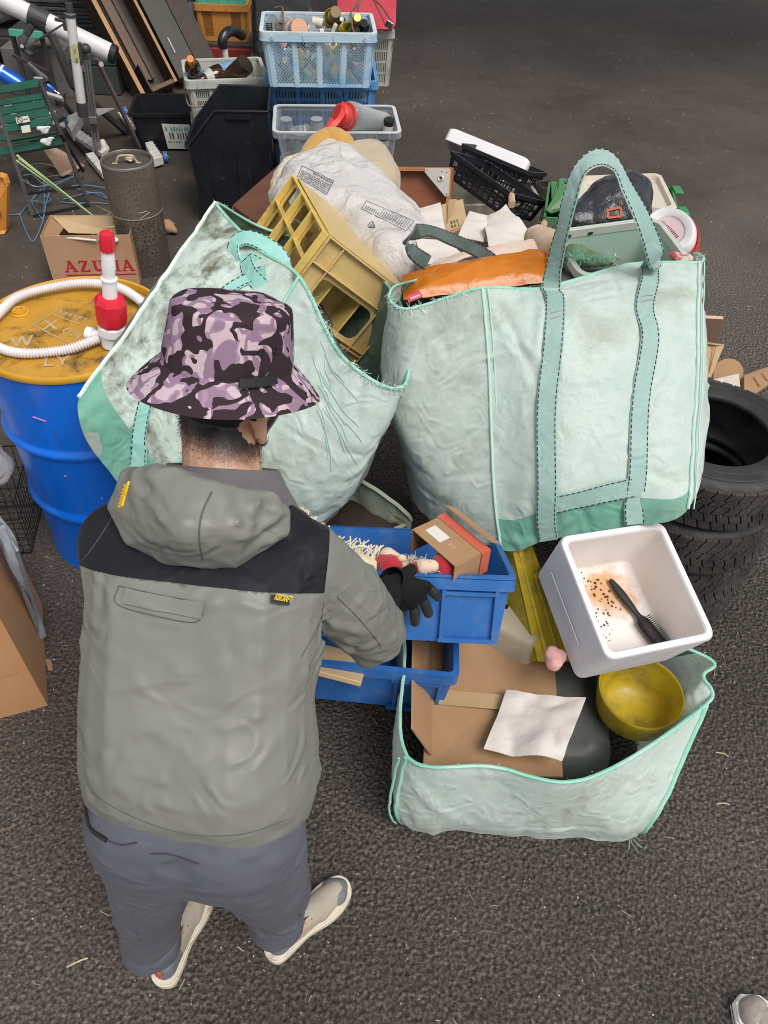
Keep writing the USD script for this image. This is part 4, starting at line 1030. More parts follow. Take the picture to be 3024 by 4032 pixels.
def brimshape(m):
    m = tm(m).copy(); v = m.vertices
    a = np.arctan2(v[:, 1], v[:, 0]); rr = np.hypot(v[:, 0], v[:, 1])
    w = np.clip((rr - .105) / .05, 0, 1)
    v[:, 2] += w * (.010 * np.sin(2 * a + 2.2) + .005 * np.sin(3 * a)) + .0016 * w * np.sin(rr * 2 * np.pi / .0085)
    v[:, 1] *= 1.08
    m.vertices = v
    return T(m, hatb, R=hx @ rot([0, 0, 1], -48))
pr = []
for (r0, z0), (r1_, z1) in zip(brim[:-1], brim[1:]):
    k = 5 if abs(r1_ - r0) > .008 else 1
    pr += [(r0 + (r1_ - r0) * i / k, z0 + (z1 - z0) * i / k) for i in range(k)]
pr.append(brim[-1])
part(hat, 'brim', brimshape(lathe(pr, 120)), camo, w=1, smooth=60)
band = [hatb + hx @ A(.111 * math.sin(a_), -.119 * math.cos(a_), .006) for a_ in np.linspace(.35, .95, 12)]
part(hat, 'sunglass_strap', ribbon(band, .016, [hx @ A(math.sin(a_), -math.cos(a_), .25) for a_ in np.linspace(.35, .95, 12)], .005, 2)[0], blk, w=1)
for a_ in (.72, 1.0):
    c_ = hatb + hx @ A(.0995 * math.sin(a_), -.1085 * math.cos(a_), .052)
    part(hat, 'eyelet', T(lathe([(.003, 0), (.006, 0), (.006, .002), (.003, .002), (.003, 0)], 14), c_, R=align(hx @ A(math.sin(a_), -math.cos(a_), .1))), blk, w=1)

# ---------------------------------------------------------------- blue trays
bluep = mat('tray_blue_plastic', (.018, .105, .34), (.028, .14, .42), rough=.42, scale=5, dirt=(.13, .19, .30), dscale=10, dlo=.52, dhi=.8, rvar=.1)
def tray(name, label, loc, R, L=.60, W=.39, Hh=.19, group=None):
    t = thing(name, label, 'plastic tray', loc, R=R, group=group)
    tp, th = .93, .006
    def ring(s, z, inset=0):
        l, w = L / 2 * s - inset, W / 2 * s - inset
        return [(-l, -w, z), (l, -w, z), (l, w, z), (-l, w, z)]
    o0, o1, i0, i1 = ring(tp, 0), ring(1, Hh), ring(tp, .006, th), ring(1, Hh, th)
    names = ('front_wall', 'side_wall', 'back_wall', 'side_wall')
    for k in range(4):
        j = (k + 1) % 4
        v = [o0[k], o0[j], o1[j], o1[k], i0[k], i0[j], i1[j], i1[k]]
        part(t, names[k], trimesh.convex.convex_hull(np.array(v)), bluep)
    part(t, 'floor', box(L * tp - .012, W * tp - .012, .006, (0, 0, .003)), bluep)
    # moulded rim: a band that overhangs, split by recesses
    rim = rrect(-L / 2 - .012, -W / 2 - .012, L / 2 + .012, W / 2 + .012, .02).difference(rrect(-L / 2 + .004, -W / 2 + .004, L / 2 - .004, W / 2 - .004, .014))
    part(t, 'rim', prism(rim, .008, (0, 0, Hh - .002)), bluep)
    rim2 = rrect(-L / 2 - .012, -W / 2 - .012, L / 2 + .012, W / 2 + .012, .02).difference(rrect(-L / 2 - .008, -W / 2 - .008, L / 2 + .008, W / 2 + .008, .014))
    part(t, 'rim_skirt', prism(rim2, .03, (0, 0, Hh - .034)), bluep)
    for sy in (-1, 1):
        yb = lambda z: sy * (W / 2 * (tp + (1 - tp) * z / Hh) + .004)
        part(t, 'recessed_handle', slab([(-.06 - .18, yb(Hh - .075), Hh - .075), (.06 - .18, yb(Hh - .075), Hh - .075), (.06 - .18, yb(Hh - .04), Hh - .04), (-.24, yb(Hh - .04), Hh - .04)], (0, sy * .004, 0)), bluep)
        for x in (-.12, .0, .12, L / 2 - .035, -L / 2 + .035):
            if abs(x) == .0:
                continue
            part(t, 'rib', slab([(x - .005, yb(.004), .004), (x + .005, yb(.004), .004), (x + .005, yb(Hh - .035), Hh - .035), (x - .005, yb(Hh - .035), Hh - .035)], (0, sy * .011, 0)), bluep)
        part(t, 'rib', slab([(L / 2 - .18, yb(.010), .004), (L / 2 - .035, yb(.010), .004), (L / 2 - .035, yb(.010), .016), (L / 2 - .18, yb(.010), .016)], (0, sy * .011, 0)), bluep)
        part(t, 'rib', slab([(L / 2 - .175, yb(Hh - .05) - sy * .002, Hh - .05), (L / 2 - .04, yb(Hh - .05) - sy * .002, Hh - .05), (L / 2 - .04, yb(Hh - .04) - sy * .002, Hh - .04), (L / 2 - .175, yb(Hh - .04) - sy * .002, Hh - .04)], (0, sy * .012, 0)), bluep)
    return t
ey, ez = A(0, .857, -.515), A(0, .515, .857)
RT = np.stack([A(1, 0, 0), ey, ez], 1) @ rot([0, 0, 1], .6)
TF = A(.043, 1.262, .698)                         # middle of the front rim
TL = TF + ey * .195 - ez * .19
tr1 = tray('storage_tray', 'blue plastic tray tipped by the gloved hand, straw mat and shoe box in it', TL, RT, .585)
tw = lambda x, y, z: TL + RT @ A(x, y, z)
R2 = euler(-2, -6, 2)
tr2 = tray('storage_tray', 'lower blue plastic tray in shadow under the tipped tray', (-.06, 1.36, .17), R2, .56)
part(thing('wooden_board', 'pale wooden board edge under the jacket sleeve below the tray', 'board', (-.2, 1.22, .36), R=euler(-8, -18, 6)), 'plank', rbox(.34, .12, .018, .002), mat('pale_plank', (.50, .34, .17), (.58, .42, .24), rough=.6, stretch=(1, 9, 9), scale=3))

# contents of the tipped tray
card = mat('brown_card', (.33, .19, .095), (.38, .225, .12), rough=.8, scale=4, bump=.1, bscale=30)
cardd = mat('brown_card_inside', (.24, .135, .07), (.29, .17, .09), rough=.85)
sbl = A(*(.195,1.348,.700))
sx_ = A(*(.280,1.324,.732)) - A(*(.167,1.465,.716)); Ls = np.linalg.norm(sx_); sx_ /= Ls
vu = A(-.1, .25, 1.0); vu -= sx_ * (vu @ sx_); vu /= np.linalg.norm(vu); vd = np.cross(sx_, vu)
RS = np.stack([sx_, vu, np.cross(sx_, vu)], 1)
cs = ml((.278,1.318,.739), (.167,1.466,.717), .5)
t = thing('shoe_box', 'open brown shoe box with red end lying on its side in the tipped tray', 'shoe box', cs, R=RS)
Lb, Hb, Db = Ls * .97, .075, .115
part(t, 'long_side', box(Lb, .003, Db, (0, -.0, Db / 2)), card)
part(t, 'bottom', box(Lb, Hb, .003, (0, -Hb / 2 - .002, .0)), card)
part(t, 'end_panel', box(.003, Hb, Db, (Lb / 2 - .0015, -Hb / 2 - .002, Db / 2 + .002)), card)
part(t, 'end_panel', box(.003, Hb, Db, (-Lb / 2 + .0015, -Hb / 2 - .002, Db / 2 + .002)), cardd)
part(t, 'red_edge', [box(Lb + .006, .0035, .03, (0, .002, .012)), box(.0035, Hb, .03, (Lb / 2 + .002, -Hb / 2, .012))], mat('box_red', (.50, .10, .06), (.55, .13, .08), rough=.7))
part(t, 'lid_flap', T(box(Lb + .004, .05, .003), (0, .016, -.02), R=rot([1, 0, 0], 55)), card)
part(t, 'label', box(.06, .0012, .035, (-Lb * .2, .0022, .072)), mat('white_label', (.62, .60, .56), (.66, .64, .6), rough=.6))
part(t, 'print', T(text('GT', .012, .0006, True), (Lb * .2, .0028, .08), R=rot([1, 0, 0], 90) @ rot([0, 0, 1], 180)), mat('pale_print', (.5, .36, .24), rough=.7), smooth=0)

straw2 = mat('cream_raffia', (.60, .50, .33), (.72, .63, .46), rough=.7, scale=20, stretch=(1, 1, 6))
t = thing('straw_mat', 'cream woven straw mat with a fringed edge lying in the tipped tray', 'mat', tw(-.1, -.05, .12))
sa_ = [(-.244,1.349,.798), (-.207,1.346,.781), (-.168,1.330,.751), (-.144,1.317,.725), (-.101,1.320,.714), (-.052,1.314,.709), (-.013,1.305,.700)]
sb_ = [(-.247,1.317,.795), (-.223,1.306,.784), (-.185,1.291,.769), (-.149,1.273,.738), (-.111,1.269,.720), (-.059,1.267,.705), (-.012,1.268,.705)]
a_, b_ = spline(sa_, 8), spline(sb_, 8)
V = np.array([ml(a_[i], b_[i], k) + A(0, 0, .008 * math.sin(k * 3.1)) for k in np.linspace(0, 1, 8) for i in range(len(a_))]).reshape(8, len(a_), 3)
m = gridmesh(V); m2 = gridmesh(V - A(0, 0, .004)); m2.invert()
part(t, 'mat_sheet', [m, m2], straw2, w=1)
g = np.random.default_rng(31); fr = []
for k in range(95):
    i = min(int(k / 95 * len(a_)), len(a_) - 2); p = a_[i] + (a_[i + 1] - a_[i]) * g.uniform(0, 1)
    o = a_[i] - b_[i]; o = o / np.linalg.norm(o)
    d = o * .7 + A(g.normal(.25, .25), g.normal(0, .2), g.uniform(.1, .8)); d /= np.linalg.norm(d); L_ = g.uniform(.022, .045)
    fr.append(ribbon([p, p + d * L_ * .5, p + d * L_ + A(g.normal(0, .006), 0, -.006)], .0035, [A(.3, -.8, .5)] * 3, .001, 2)[0])
part(t, 'fringe', fr, straw2, w=1, kind='stuff')
part(t, 'white_tie', tube(spline([(-.144,1.303,.739), (-.099,1.295,.745), (-.061,1.295,.759), (-.038,1.294,.758), (-.025,1.294,.730)], 8), .0022, 6), mat('white_cord', (.75, .73, .68), rough=.6), w=1)
clothblue = mat('blue_denim', (.10, .19, .30), (.16, .27, .38), rough=.8)
t = thing('blue_cloth', 'folded pale blue cloth under the straw mat by the jacket shoulder', 'cloth', (-.225,1.341,.735))
part(t, 'fold', organic([hull(((-.245,1.351,.744), .02), ((-.198,1.330,.724), .022)), hull(((-.241,1.339,.747), .015), ((-.209,1.315,.751), .02))], .01, 4), clothblue, w=1, smooth=1)
redf = mat('red_felt', (.36, .012, .02), (.45, .02, .03), rough=.9, sheen=.4)
creamf = mat('cream_felt', (.62, .46, .34), (.70, .55, .43), rough=.9, sheen=.4)
furm = mat('cream_fur', (.66, .56, .44), (.74, .65, .53), rough=.9)
t = thing('felt_doll', 'red and cream felt doll lying in the tipped tray beside the glove', 'doll', (.040,1.293,.701))
part(t, 'body', organic([hull(((.009,1.298,.693), .03), ((.026,1.281,.704), .03))], .008, 4), redf, w=1, smooth=1)
part(t, 'hood', organic([hull(((.015,1.313,.707), .022), ((.045,1.303,.697), .018)), hull(((.045,1.303,.697), .018), ((.069,1.289,.697), .014))], .008, 4), creamf, w=1, smooth=1)
part(t, 'nose', ellipsoid((.012, .010, .010), (.051,1.290,.726), 2), creamf, w=1, smooth=1)
part(t, 'sleeve', organic([hull(((.069,1.286,.695), .014), ((.097,1.274,.711), .016))], .008, 3), redf, w=1, smooth=1)
part(t, 'hand', organic([hull(((.106,1.276,.713), .020), ((.132,1.275,.719), .016))], .008, 3), creamf, w=1, smooth=1)
part(t, 'cap', organic([hull(((.170,1.300,.695), .042), ((.185,1.311,.691), .03))], .008, 3), redf, w=1, smooth=1)
g = np.random.default_rng(8)
fur = []
for k in range(260):
    p = ml((.068,1.299,.707), (.140,1.272,.709), g.uniform(0, 1) ** 1.0) + g.normal(0, .006, 3)
    d = g.normal(0, 1, 3) + A(0, -.3, .8); d /= np.linalg.norm(d)
    fur.append(tube([p, p + d * .010, p + d * .018 + g.normal(0, .004, 3)], .0008, 3, caps=False))
part(t, 'fur_trim', fur, furm, w=1, kind='stuff')

# ---------------------------------------------------------------- white foam box with the hairbrush
foam = mat('white_foam', (.66, .64, .66), (.73, .71, .73), rough=.75, dirt=(.46, .42, .38), dscale=6, dlo=.58, dhi=.85, bump=.12, bscale=220, bdist=.002)
foamin = usdkit.material(stage, '/World/Looks/white_foam_stained', {'tc': ('texture_coordinate', {}), 'n': ('noise_texture', {'scale': 5.0, 'detail': 6.0}), 'r': ('rgb_ramp', {'ramp': [(.35, (.68, .61, .56)), (.7, (.77, .72, .69))]}),
    'd': ('vector_math', {'math_type': 'distance', 'vector2': (.03, .06, .03)}), 'f': ('map_range', {'from_min': .15, 'from_max': .01, 'to_min': -.42, 'to_max': .42, 'clamp': True}), 'n2': ('noise_texture', {'scale': 17.0, 'detail': 8.0, 'roughness': .7, 'distortion': .6}),
    'a': ('math', {'math_type': 'add'}), 's': ('map_range', {'from_min': .40, 'from_max': .72, 'to_min': 0.0, 'to_max': .85, 'clamp': True}), 'm': ('mix_color', {'b': (.55, .27, .09)}),
    'p': ('principled_bsdf', {'roughness': .75})}, [('tc.object', x + '.vector') for x in ('n', 'n2')] + [('tc.object', 'd.vector1'), ('n.fac', 'r.fac'), ('d.value', 'f.value'), ('f.result', 'a.value1'), ('n2.fac', 'a.value2'), ('a.value', 's.value'), ('s.result', 'm.fac'), ('r.color', 'm.a'), ('m.result', 'p.base_color')], surface='p.BSDF')
FB = A(.661, 1.384, .40)
RF = rot([0, 0, 1], 17.4) @ rot([1, 0, 0], 16.5) @ rot([0, 1, 0], 5.3)
t = thing('foam_box', 'open white foam box tilted on the lower bag, stained inside', 'foam box', FB, R=RF)
L_, W_, H_, k_ = .345, .365, .215, .93
def fb_ring(l, w, z, r):
    c = np.array(rrect(-l / 2, -w / 2, l / 2, w / 2, r).exterior.coords)[:-1]
    return np.c_[c, np.full(len(c), z)]
outr = np.array([fb_ring(L_ * k_ * .96, W_ * k_ * .96, 0, .02), fb_ring(L_ * k_, W_ * k_, .012, .025), fb_ring(L_, W_, H_ - .006, .03), fb_ring(L_ - .008, W_ - .008, H_, .028), fb_ring(L_ - .038, W_ - .038, H_, .018), fb_ring(L_ - .044, W_ - .044, H_ - .006, .016)])
part(t, 'shell', gridmesh(outr, True), foam, smooth=50)
inr = np.array([fb_ring(L_ - .044, W_ - .044, H_ - .006, .016), fb_ring(L_ * k_ - .05, W_ * k_ - .05, .05, .02), fb_ring(L_ * k_ - .075, W_ * k_ - .075, .032, .02), fb_ring(.02, .02, .030, .004)])
m = gridmesh(inr, True); 
cap = sg.Polygon(fb_ring(.02, .02, 0, .004)[:, :2])
part(t, 'inner_lining', [m, prism(cap, .002, (0, 0, .029))], foamin, smooth=50)
part(t, 'underside', slab(fb_ring(L_ * k_ * .96, W_ * k_ * .96, 0, .02)[::-1], (0, 0, .004)), foam)
part(t, 'wall_groove', [slab([(-L_ / 2 * .955 - .004, -.10, .10), (-L_ / 2 * .955 - .004, .12, .10), (-L_ / 2 * .963 - .004, .12, .112), (-L_ / 2 * .963 - .004, -.10, .112)], (-.003, 0, 0))], foam)
g = np.random.default_rng(4)
crumb = mat('dark_crumbs', (.05, .03, .022), (.09, .05, .035), rough=.8)
cr_ = []
for k in range(85):
    a = g.uniform(0, 1)
    x = -.03 + .05 * math.sin(a * 5) + g.normal(0, .022); y = .12 - .26 * a + g.normal(0, .012)
    s = g.uniform(.0009, .0034) * (1.4 if a < .3 else 1)
    cr_.append(T(trimesh.creation.icosahedron(), (x, y, .0315 + s * .3), R=rot(g.normal(0, 1, 3), g.uniform(0, 180)) * s * A(1, 1.3, .7)))
part(t, 'crumbs', cr_, crumb, kind='stuff', smooth=0)
# brush
b0_, b1_ = A(.045, .085, .046), A(.115, -.135, .052)
Rb = align(b1_ - b0_, [0, 0, 1])
t2 = thing('hairbrush', 'black hairbrush lying in the white foam box', 'hairbrush', FB + RF @ b0_, R=RF @ Rb)
Lr = np.linalg.norm(b1_ - b0_)
hp3 = [(0, .007), (.02, .010), (.05, .012), (.09, .010), (.118, .0075), (.13, .009)]
part(t2, 'handle', T(organic([hull((A(0, 0, z), r), (A(0, 0, z2), r2)) for (z, r), (z2, r2) in zip(hp3[:-1], hp3[1:])], .006, 3), R=np.diag([.75, 1.15, 1.0])), blk, smooth=1)
part(t2, 'head', T(organic([hull((A(0, 0, .135), .011), (A(0, 0, Lr), .017), (A(0, 0, .155), .018))], .006, 3), R=np.diag([.7, 1.2, 1.0])), mat('brush_rubber', (.012, .012, .012), (.03, .012, .014), rough=.6), smooth=1)
br = []
for z in np.arange(.14, Lr + .006, .0058):
    for a in np.arange(-95, 96, 19):
        d = A(math.cos(math.radians(a)), math.sin(math.radians(a)) * 1.1, .05)
        br.append(tube([A(0, 0, z) + d * A(.012, .018, 0), A(0, 0, z) + d * .031], [.0008, .0005], 4))
part(t2, 'bristle', br, blk, kind='stuff', smooth=0)

# yellow and beige plastic between the tray and the foam box
yp = mat('yellow_plastic', (.42, .30, .012), (.52, .38, .02), rough=.45, dirt=(.14, .10, .03), dscale=11, dlo=.46, dhi=.74, rvar=.12)
t = thing('yellow_trough', 'yellow ribbed plastic trough jammed between tray and foam box', 'trough', (.522,1.348,.250))
A0, A1 = A(*(.388,1.545,.514)), A(*(.483,1.297,.273)); B0, B1 = A(*(.462,1.587,.472)), A(*(.598,1.318,.251))
dn = np.cross(A1 - A0, B0 - A0); dn /= np.linalg.norm(dn); dn = dn if dn[1] > 0 else -dn
part(t, 'panel', slab([A0, B0, B1, A1], dn * .006), yp, w=1)
C0, C1 = A(*(.360,1.568,.425)), A(*(.445,1.352,.187))
part(t, 'side_panel', slab([C0, A0, A1, C1], dn * .006), yp, w=1)
for k, q in ((.28, .02), (.62, .0)):
    a_ = ml(A0, B0, k); b_ = ml(A1, B1, k)
    part(t, 'rib', bar(ml(a_, b_, .0 if k < .5 else .28) - dn * .004, b_ - dn * .004, .018, .014, dn, .004), yp, w=1)
part(t, 'knob', ellipsoid((.012, .012, .012), ml(ml(A0, B0, .62), ml(A1, B1, .62), .27) - dn * .006, 2), yp, w=1, smooth=1)
bg = mat('beige_plastic', (.44, .38, .28), (.50, .44, .33), rough=.45, dirt=(.3, .25, .17), dscale=7)
t = thing('beige_tub', 'upturned beige plastic tub right of the trays', 'tub', (.39, 1.46, .10), yaw=-28)
fr_ = [fb_ring(.30, .22, 0, .03), fb_ring(.27, .19, .21, .035), fb_ring(.25, .17, .225, .03), fb_ring(.02, .02, .226, .004)]
part(t, 'body', gridmesh(np.array(fr_), True), bg, smooth=40)
part(t, 'rim', prism(rrect(-.165, -.125, .165, .125, .035).difference(rrect(-.148, -.108, .148, .108, .03)), .012, (0, 0, -.002)), bg)
pk_ = mat('pink_fleece', (.62, .30, .28), (.70, .40, .37), rough=.95, bump=.6, bscale=180, bdist=.006)
t = thing('fleece_cloth', 'scrap of pink fleece at the foot of the yellow trough', 'cloth', (.511,1.254,.380))
part(t, 'fold', wrinkle(organic([hull(((.488,1.225,.426), .020), ((.514,1.220,.422), .016), ((.492,1.194,.424), .022))], .007, 3), .006, 60, 2), pk_, w=1, smooth=1)
t = thing('yellow_bowl', 'yellow plastic bowl inside the lower bag by its right rim', 'bowl', (.77, 1.2, .17))
part(t, 'body', lathe([(0, 0), (.07, 0), (.10, .03), (.115, .12), (.122, .125), (.125, .118), (.110, .03), (.075, -.006), (0, -.006)], 40), yp, smooth=50)
# rubbish inside the lower bag that shows between the tray and the bag rim
t = thing('carton_scrap', 'flattened brown carton in the lower bag under the foam box', 'carton', (.3, 1.2, .1))
part(t, 'sheet', slab([A(.14, .95, .22), A(.52, .95, .24), A(.55, 1.4, .22), A(.16, 1.42, .24)], (0, 0, .006)), card, w=1, smooth=0)
part(t, 'packing_tape', slab([A(.13, 1.16, .2365), A(.55, 1.14, .2405), A(.55, 1.19, .239), A(.13, 1.21, .2375)], (0, 0, .001)), mat('packing_tape', (.40, .27, .14), (.46, .32, .18), rough=.25), w=1, smooth=0)
part(t, 'raised_flap', slab([A(.16, 1.0, .232), A(.16, 1.35, .25), A(.10, 1.35, .36), A(.10, 1.02, .34)], (.005, 0, 0)), card, w=1, smooth=0)
part(thing('dark_sack', 'dark sack at the bottom of the lower bag', 'sack', (.5, 1.25, .02)), 'body', wrinkle(organic([hull((A(.25, 1.1, .10), .09), (A(.62, 1.1, .10), .09), (A(.62, 1.36, .10), .09), (A(.25, 1.36, .10), .09))], .02, 3), .014, 11, 6), mat('dark_sack', (.05, .055, .05), (.09, .095, .09), rough=.5), w=1, smooth=50)

# ---------------------------------------------------------------- stack of tyres
rub = mat('tyre_rubber', (.016, .016, .0165), (.030, .029, .029), rough=.62, scale=12, dirt=(.075, .062, .055), dscale=7, dlo=.52, dhi=.75)
rubt = mat('tyre_tread', (.022, .021, .021), (.042, .038, .037), rough=.75, scale=20, dirt=(.085, .068, .062), dscale=9, dlo=.45, dhi=.7)
def make_tyre(name, label, loc, yaw, tilt=(0, 0)):
    t = thing(name, label, 'tyre', loc, R=euler(yaw, tilt[0], tilt[1]), group=None)
    Ro, w = .287, .187
    cr = [(.172, .022), (.170, .012), (.176, .006), (.20, .001), (.235, .0), (.258, .008), (.272, .024), (.2765, .040), (.279, w / 2), (.2765, w - .040), (.272, w - .024), (.258, w - .008), (.235, w), (.20, w - .001), (.176, w - .006), (.170, w - .012), (.172, w - .022), (.20, w - .03), (.24, w - .035), (.262, w / 2), (.24, .035), (.20, .03), (.172, .022)]
    part(t, 'carcass', lathe(cr, 72), rub, smooth=60)
    for r_ in (.215, .244):
        part(t, 'sidewall_ridge', lathe([(r_ - .0035, w - .002), (r_, w + .0015), (r_ + .0035, w - .002)], 72), rub)
    # tread blocks: five rows of sipe-cut blocks, zig-zag in the middle
    bl = []
    rowsz = [(.022, .052, 46, 0), (.055, .082, 50, .5), (.086, .113, 50, .0), (.117, .136, 50, .5), (.139, .167, 46, .25)]
    for (z0, z1, n, off) in rowsz:
        for k in range(n):
            a0 = (k + off) * 2 * np.pi / n; da = 2 * np.pi / n
            sk = .16 * da * (1 if z0 > .08 else -1)
            rr = .2865 if .05 < z0 < .12 else .2845
            ri = rr - .011
            for h in range(4):
                b0, b1 = a0 + da * (.06 + .215 * h), a0 + da * (.06 + .215 * h + .185)
                v = []
                for r_ in (ri, rr):
                    for (a_, z_) in ((b0 - sk, z0), (b1 - sk, z0), (b1 + sk, z1), (b0 + sk, z1)):
                        v.append([r_ * math.cos(a_), r_ * math.sin(a_), z_])
                f = [[4, 5, 6], [4, 6, 7], [0, 1, 5], [0, 5, 4], [1, 2, 6], [1, 6, 5], [2, 3, 7], [2, 7, 6], [3, 0, 4], [3, 4, 7]]
                bl.append((v, f))
    V = np.vstack([b[0] for b in bl]); F = np.vstack([np.array(b[1]) + 8 * i for i, b in enumerate(bl)])
    part(t, 'tread', trimesh.Trimesh(V, F, process=False), rubt, smooth=False, kind='stuff')
    return t
tx_, ty_ = 1.005, 1.86
labs = ['bottom tyre of the stack, only a sliver of tread showing', 'third tyre down in the stack, tread toward the camera', 'second tyre down in the stack, scuffed grey tread', 'topmost black tyre of the stack with its open hole']
for k in range(4):
    make_tyre('tyre', labs[k], (tx_ + (-.012, .012, -.004, .0)[k], ty_ + (.0, .01, -.008, 0)[k], .188 * k + .002), 17 * k, (0, 0))

# cardboard behind the tyres
pinkwood = mat('pinkish_board', (.52, .33, .24), (.58, .39, .29), rough=.7, stretch=(12, 1, 1), scale=3)
tan_ = mat('tan_card', (.46, .31, .17), (.52, .37, .22), rough=.8, scale=3)
def sheet(name, label, cat, pts, m, th=.006, edge=None):
    pts = np.array(pts, float)
    n = np.cross(pts[1] - pts[0], pts[2] - pts[0]); n /= np.linalg.norm(n)
    n = n if n[1] > 0 else -n
    t = thing(name, label, cat, pts[np.argmin(pts[:, 2])])
    part(t, 'sheet', slab(pts, n * th), m, w=1, smooth=0)
    return t, n
sheet('plywood_sheet', 'pinkish wooden panel standing behind the right bag above the other cardboard', 'panel', [(1.134,2.714,.620), (1.327,2.746,.600), (1.441,2.937,.360), (1.267,2.939,.360)], pinkwood, .012)
t, n = sheet('cardboard_sheet', 'light tan cardboard flap between right bag and tyre, creased at its side', 'cardboard', [(1.109,2.583,.600), (1.242,2.555,.600), (1.284,2.568,.590), (1.242,2.483,.500), (1.114,2.475,.500)], tan_, .005)
part(t, 'crease', bar(A(*(1.246,2.553,.600)) - n * .001, A(*(1.230,2.484,.500)) - n * .001, .003, .002), cardd, w=1)
t = thing('cardboard_tube_end', 'rounded brown cardboard flap behind the top tyre', 'cardboard', (1.303,2.459,.500))
ca_ = A(*(1.325,2.521,.487)); rx = A(*(1.383,2.523,.489)) - ca_; ry = A(*(1.336,2.583,.506)) - ca_
aa = np.linspace(0, np.pi, 16)
part(t, 'flap', slab([ca_ + rx * math.cos(a) + ry * math.sin(a) for a in aa] + [ca_ - rx - ry * 1.3, ca_ + rx - ry * 1.3], (0, .012, .01)), card, w=1, smooth=0)
sheet('paper_bag', 'striped cream paper scrap tucked behind the top tyre', 'paper', [(1.239,2.449,.515), (1.334,2.469,.534), (1.320,2.382,.520), (1.232,2.342,.522)], mat('striped_paper', (.55, .47, .38), (.66, .60, .52), rough=.8, stretch=(14, 1, 1), scale=4), .002)
t, n = sheet('cardboard_sheet', 'crumpled brown cardboard strip at the right picture edge behind the tyre', 'cardboard', [(1.362,2.479,.515), (1.518,2.594,.488), (1.562,2.554,.492), (1.355,2.344,.524), (1.319,2.354,.534)], card, .005)
for c_ in ([bar(A(*(1.395,2.467,.525)) - n * .002, A(*(1.397,2.404,.527)) - n * .002, .003, .002), bar(A(*(1.440,2.505,.520)) - n * .002, A(*(1.446,2.454,.519)) - n * .002, .003, .002)]):
    part(t, 'crease', c_, cardd, w=1)

# ---------------------------------------------------------------- left foreground: carton, cloth, wire basket, film
orc = mat('orange_tan_carton', (.47, .245, .11), (.53, .29, .135), rough=.75, scale=3, bump=.06, bscale=30)
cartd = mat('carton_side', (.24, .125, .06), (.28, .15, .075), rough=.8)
cbR = A(-1.045, 1.225, 0); cbL = A(*(-1.284,1.132,.000))
fx = (cbL - cbR); fx[2] = 0; fx /= np.linalg.norm(fx); bx_ = A(-fx[1], fx[0], 0); bx_ = bx_ if bx_[1] > 0 else -bx_
t = thing('carton', 'large tan carton with a dark blue hexagon print at the left picture edge', 'carton', cbR)
cw, cd, chh = .62, .42, .62
part(t, 'front_panel', slab([cbR, cbR + fx * cw, cbR + fx * cw + A(0, 0, chh), cbR + A(0, 0, chh)], bx_ * .006), orc, w=1, smooth=0)
part(t, 'side_panel', slab([cbR + bx_ * .007, cbR + bx_ * cd, cbR + bx_ * cd + A(0, 0, chh), cbR + bx_ * .007 + A(0, 0, chh)], fx * .006), orc, w=1, smooth=0)
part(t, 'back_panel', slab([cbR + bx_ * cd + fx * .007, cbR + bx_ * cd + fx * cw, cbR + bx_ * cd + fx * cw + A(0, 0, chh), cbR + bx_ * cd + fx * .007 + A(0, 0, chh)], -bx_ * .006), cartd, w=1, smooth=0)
part(t, 'top_panel', slab([cbR + A(0, 0, chh), cbR + fx * cw + A(0, 0, chh), cbR + fx * cw + bx_ * cd + A(0, 0, chh), cbR + bx_ * cd + A(0, 0, chh)], (0, 0, .006)), orc, w=1, smooth=0)
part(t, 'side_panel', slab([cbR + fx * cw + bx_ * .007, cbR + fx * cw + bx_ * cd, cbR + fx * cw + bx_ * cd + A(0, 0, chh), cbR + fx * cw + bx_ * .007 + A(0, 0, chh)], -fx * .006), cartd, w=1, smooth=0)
navy = mat('navy_print', (.02, .025, .12), rough=.7)
hx0 = cbR + fx * .205 + A(0, 0, .105) - bx_ * .0012
hxp = [hx0 + fx * .075 * math.cos(a) + A(0, 0, 1) * .075 * math.sin(a) for a in np.linspace(0, 2 * np.pi, 7) + math.pi / 6]
for s in (1, .78):
    q = [hx0 + (p - hx0) * s for p in hxp]
    part(t, 'printed_hexagon', [bar(q[k], q[k + 1], .006 if s == 1 else .003, .0012, bx_) for k in range(6)], navy, w=1, smooth=0)
part(t, 'perforation', [bar(cbR + fx * (.03 + .012 * k) + A(0, 0, .21 - .001 * k) - bx_ * .001, cbR + fx * (.036 + .012 * k) + A(0, 0, .21 - .001 * k) - bx_ * .001, .002, .001, bx_) for k in range(12)], cartd, w=1, smooth=False, kind='stuff')
greyc = mat('grey_cloth', (.20, .21, .24), (.30, .31, .35), rough=.85, stretch=(6, 6, 1), scale=8)
t = thing('grey_cloth', 'strip of grey cloth hanging down the side of the large carton', 'cloth', (-1.136,1.446,.060))
cl = [(-1.123,1.473,.560), (-1.102,1.446,.500), (-1.106,1.438,.400), (-1.124,1.449,.260), (-1.132,1.454,.150), (-1.139,1.450,.050)]
P_ = spline(cl, 8); w_ = np.interp(np.linspace(0, 1, len(P_)), [0, .5, 1], [.10, .075, .03])
V = np.array([[P_[i] + bx_ * (w_[i] * (k - .5)) + (-fx) * .016 + fx * (.010 * math.sin(k * 9 + i * .2)) for k in np.linspace(0, 1, 14)] for i in range(len(P_))])
m = gridmesh(V); m2 = gridmesh(V + fx * .004); m2.invert()
part(t, 'strip', [m, m2], greyc, w=1)
st = [ribbon([(-1.106,1.476,.570), (-1.102,1.472,.530), (-1.091,1.459,.500), (-1.083,1.456,.480)], .022, [A(.5, -.6, .6)] * 4, .003, 5)[0]]
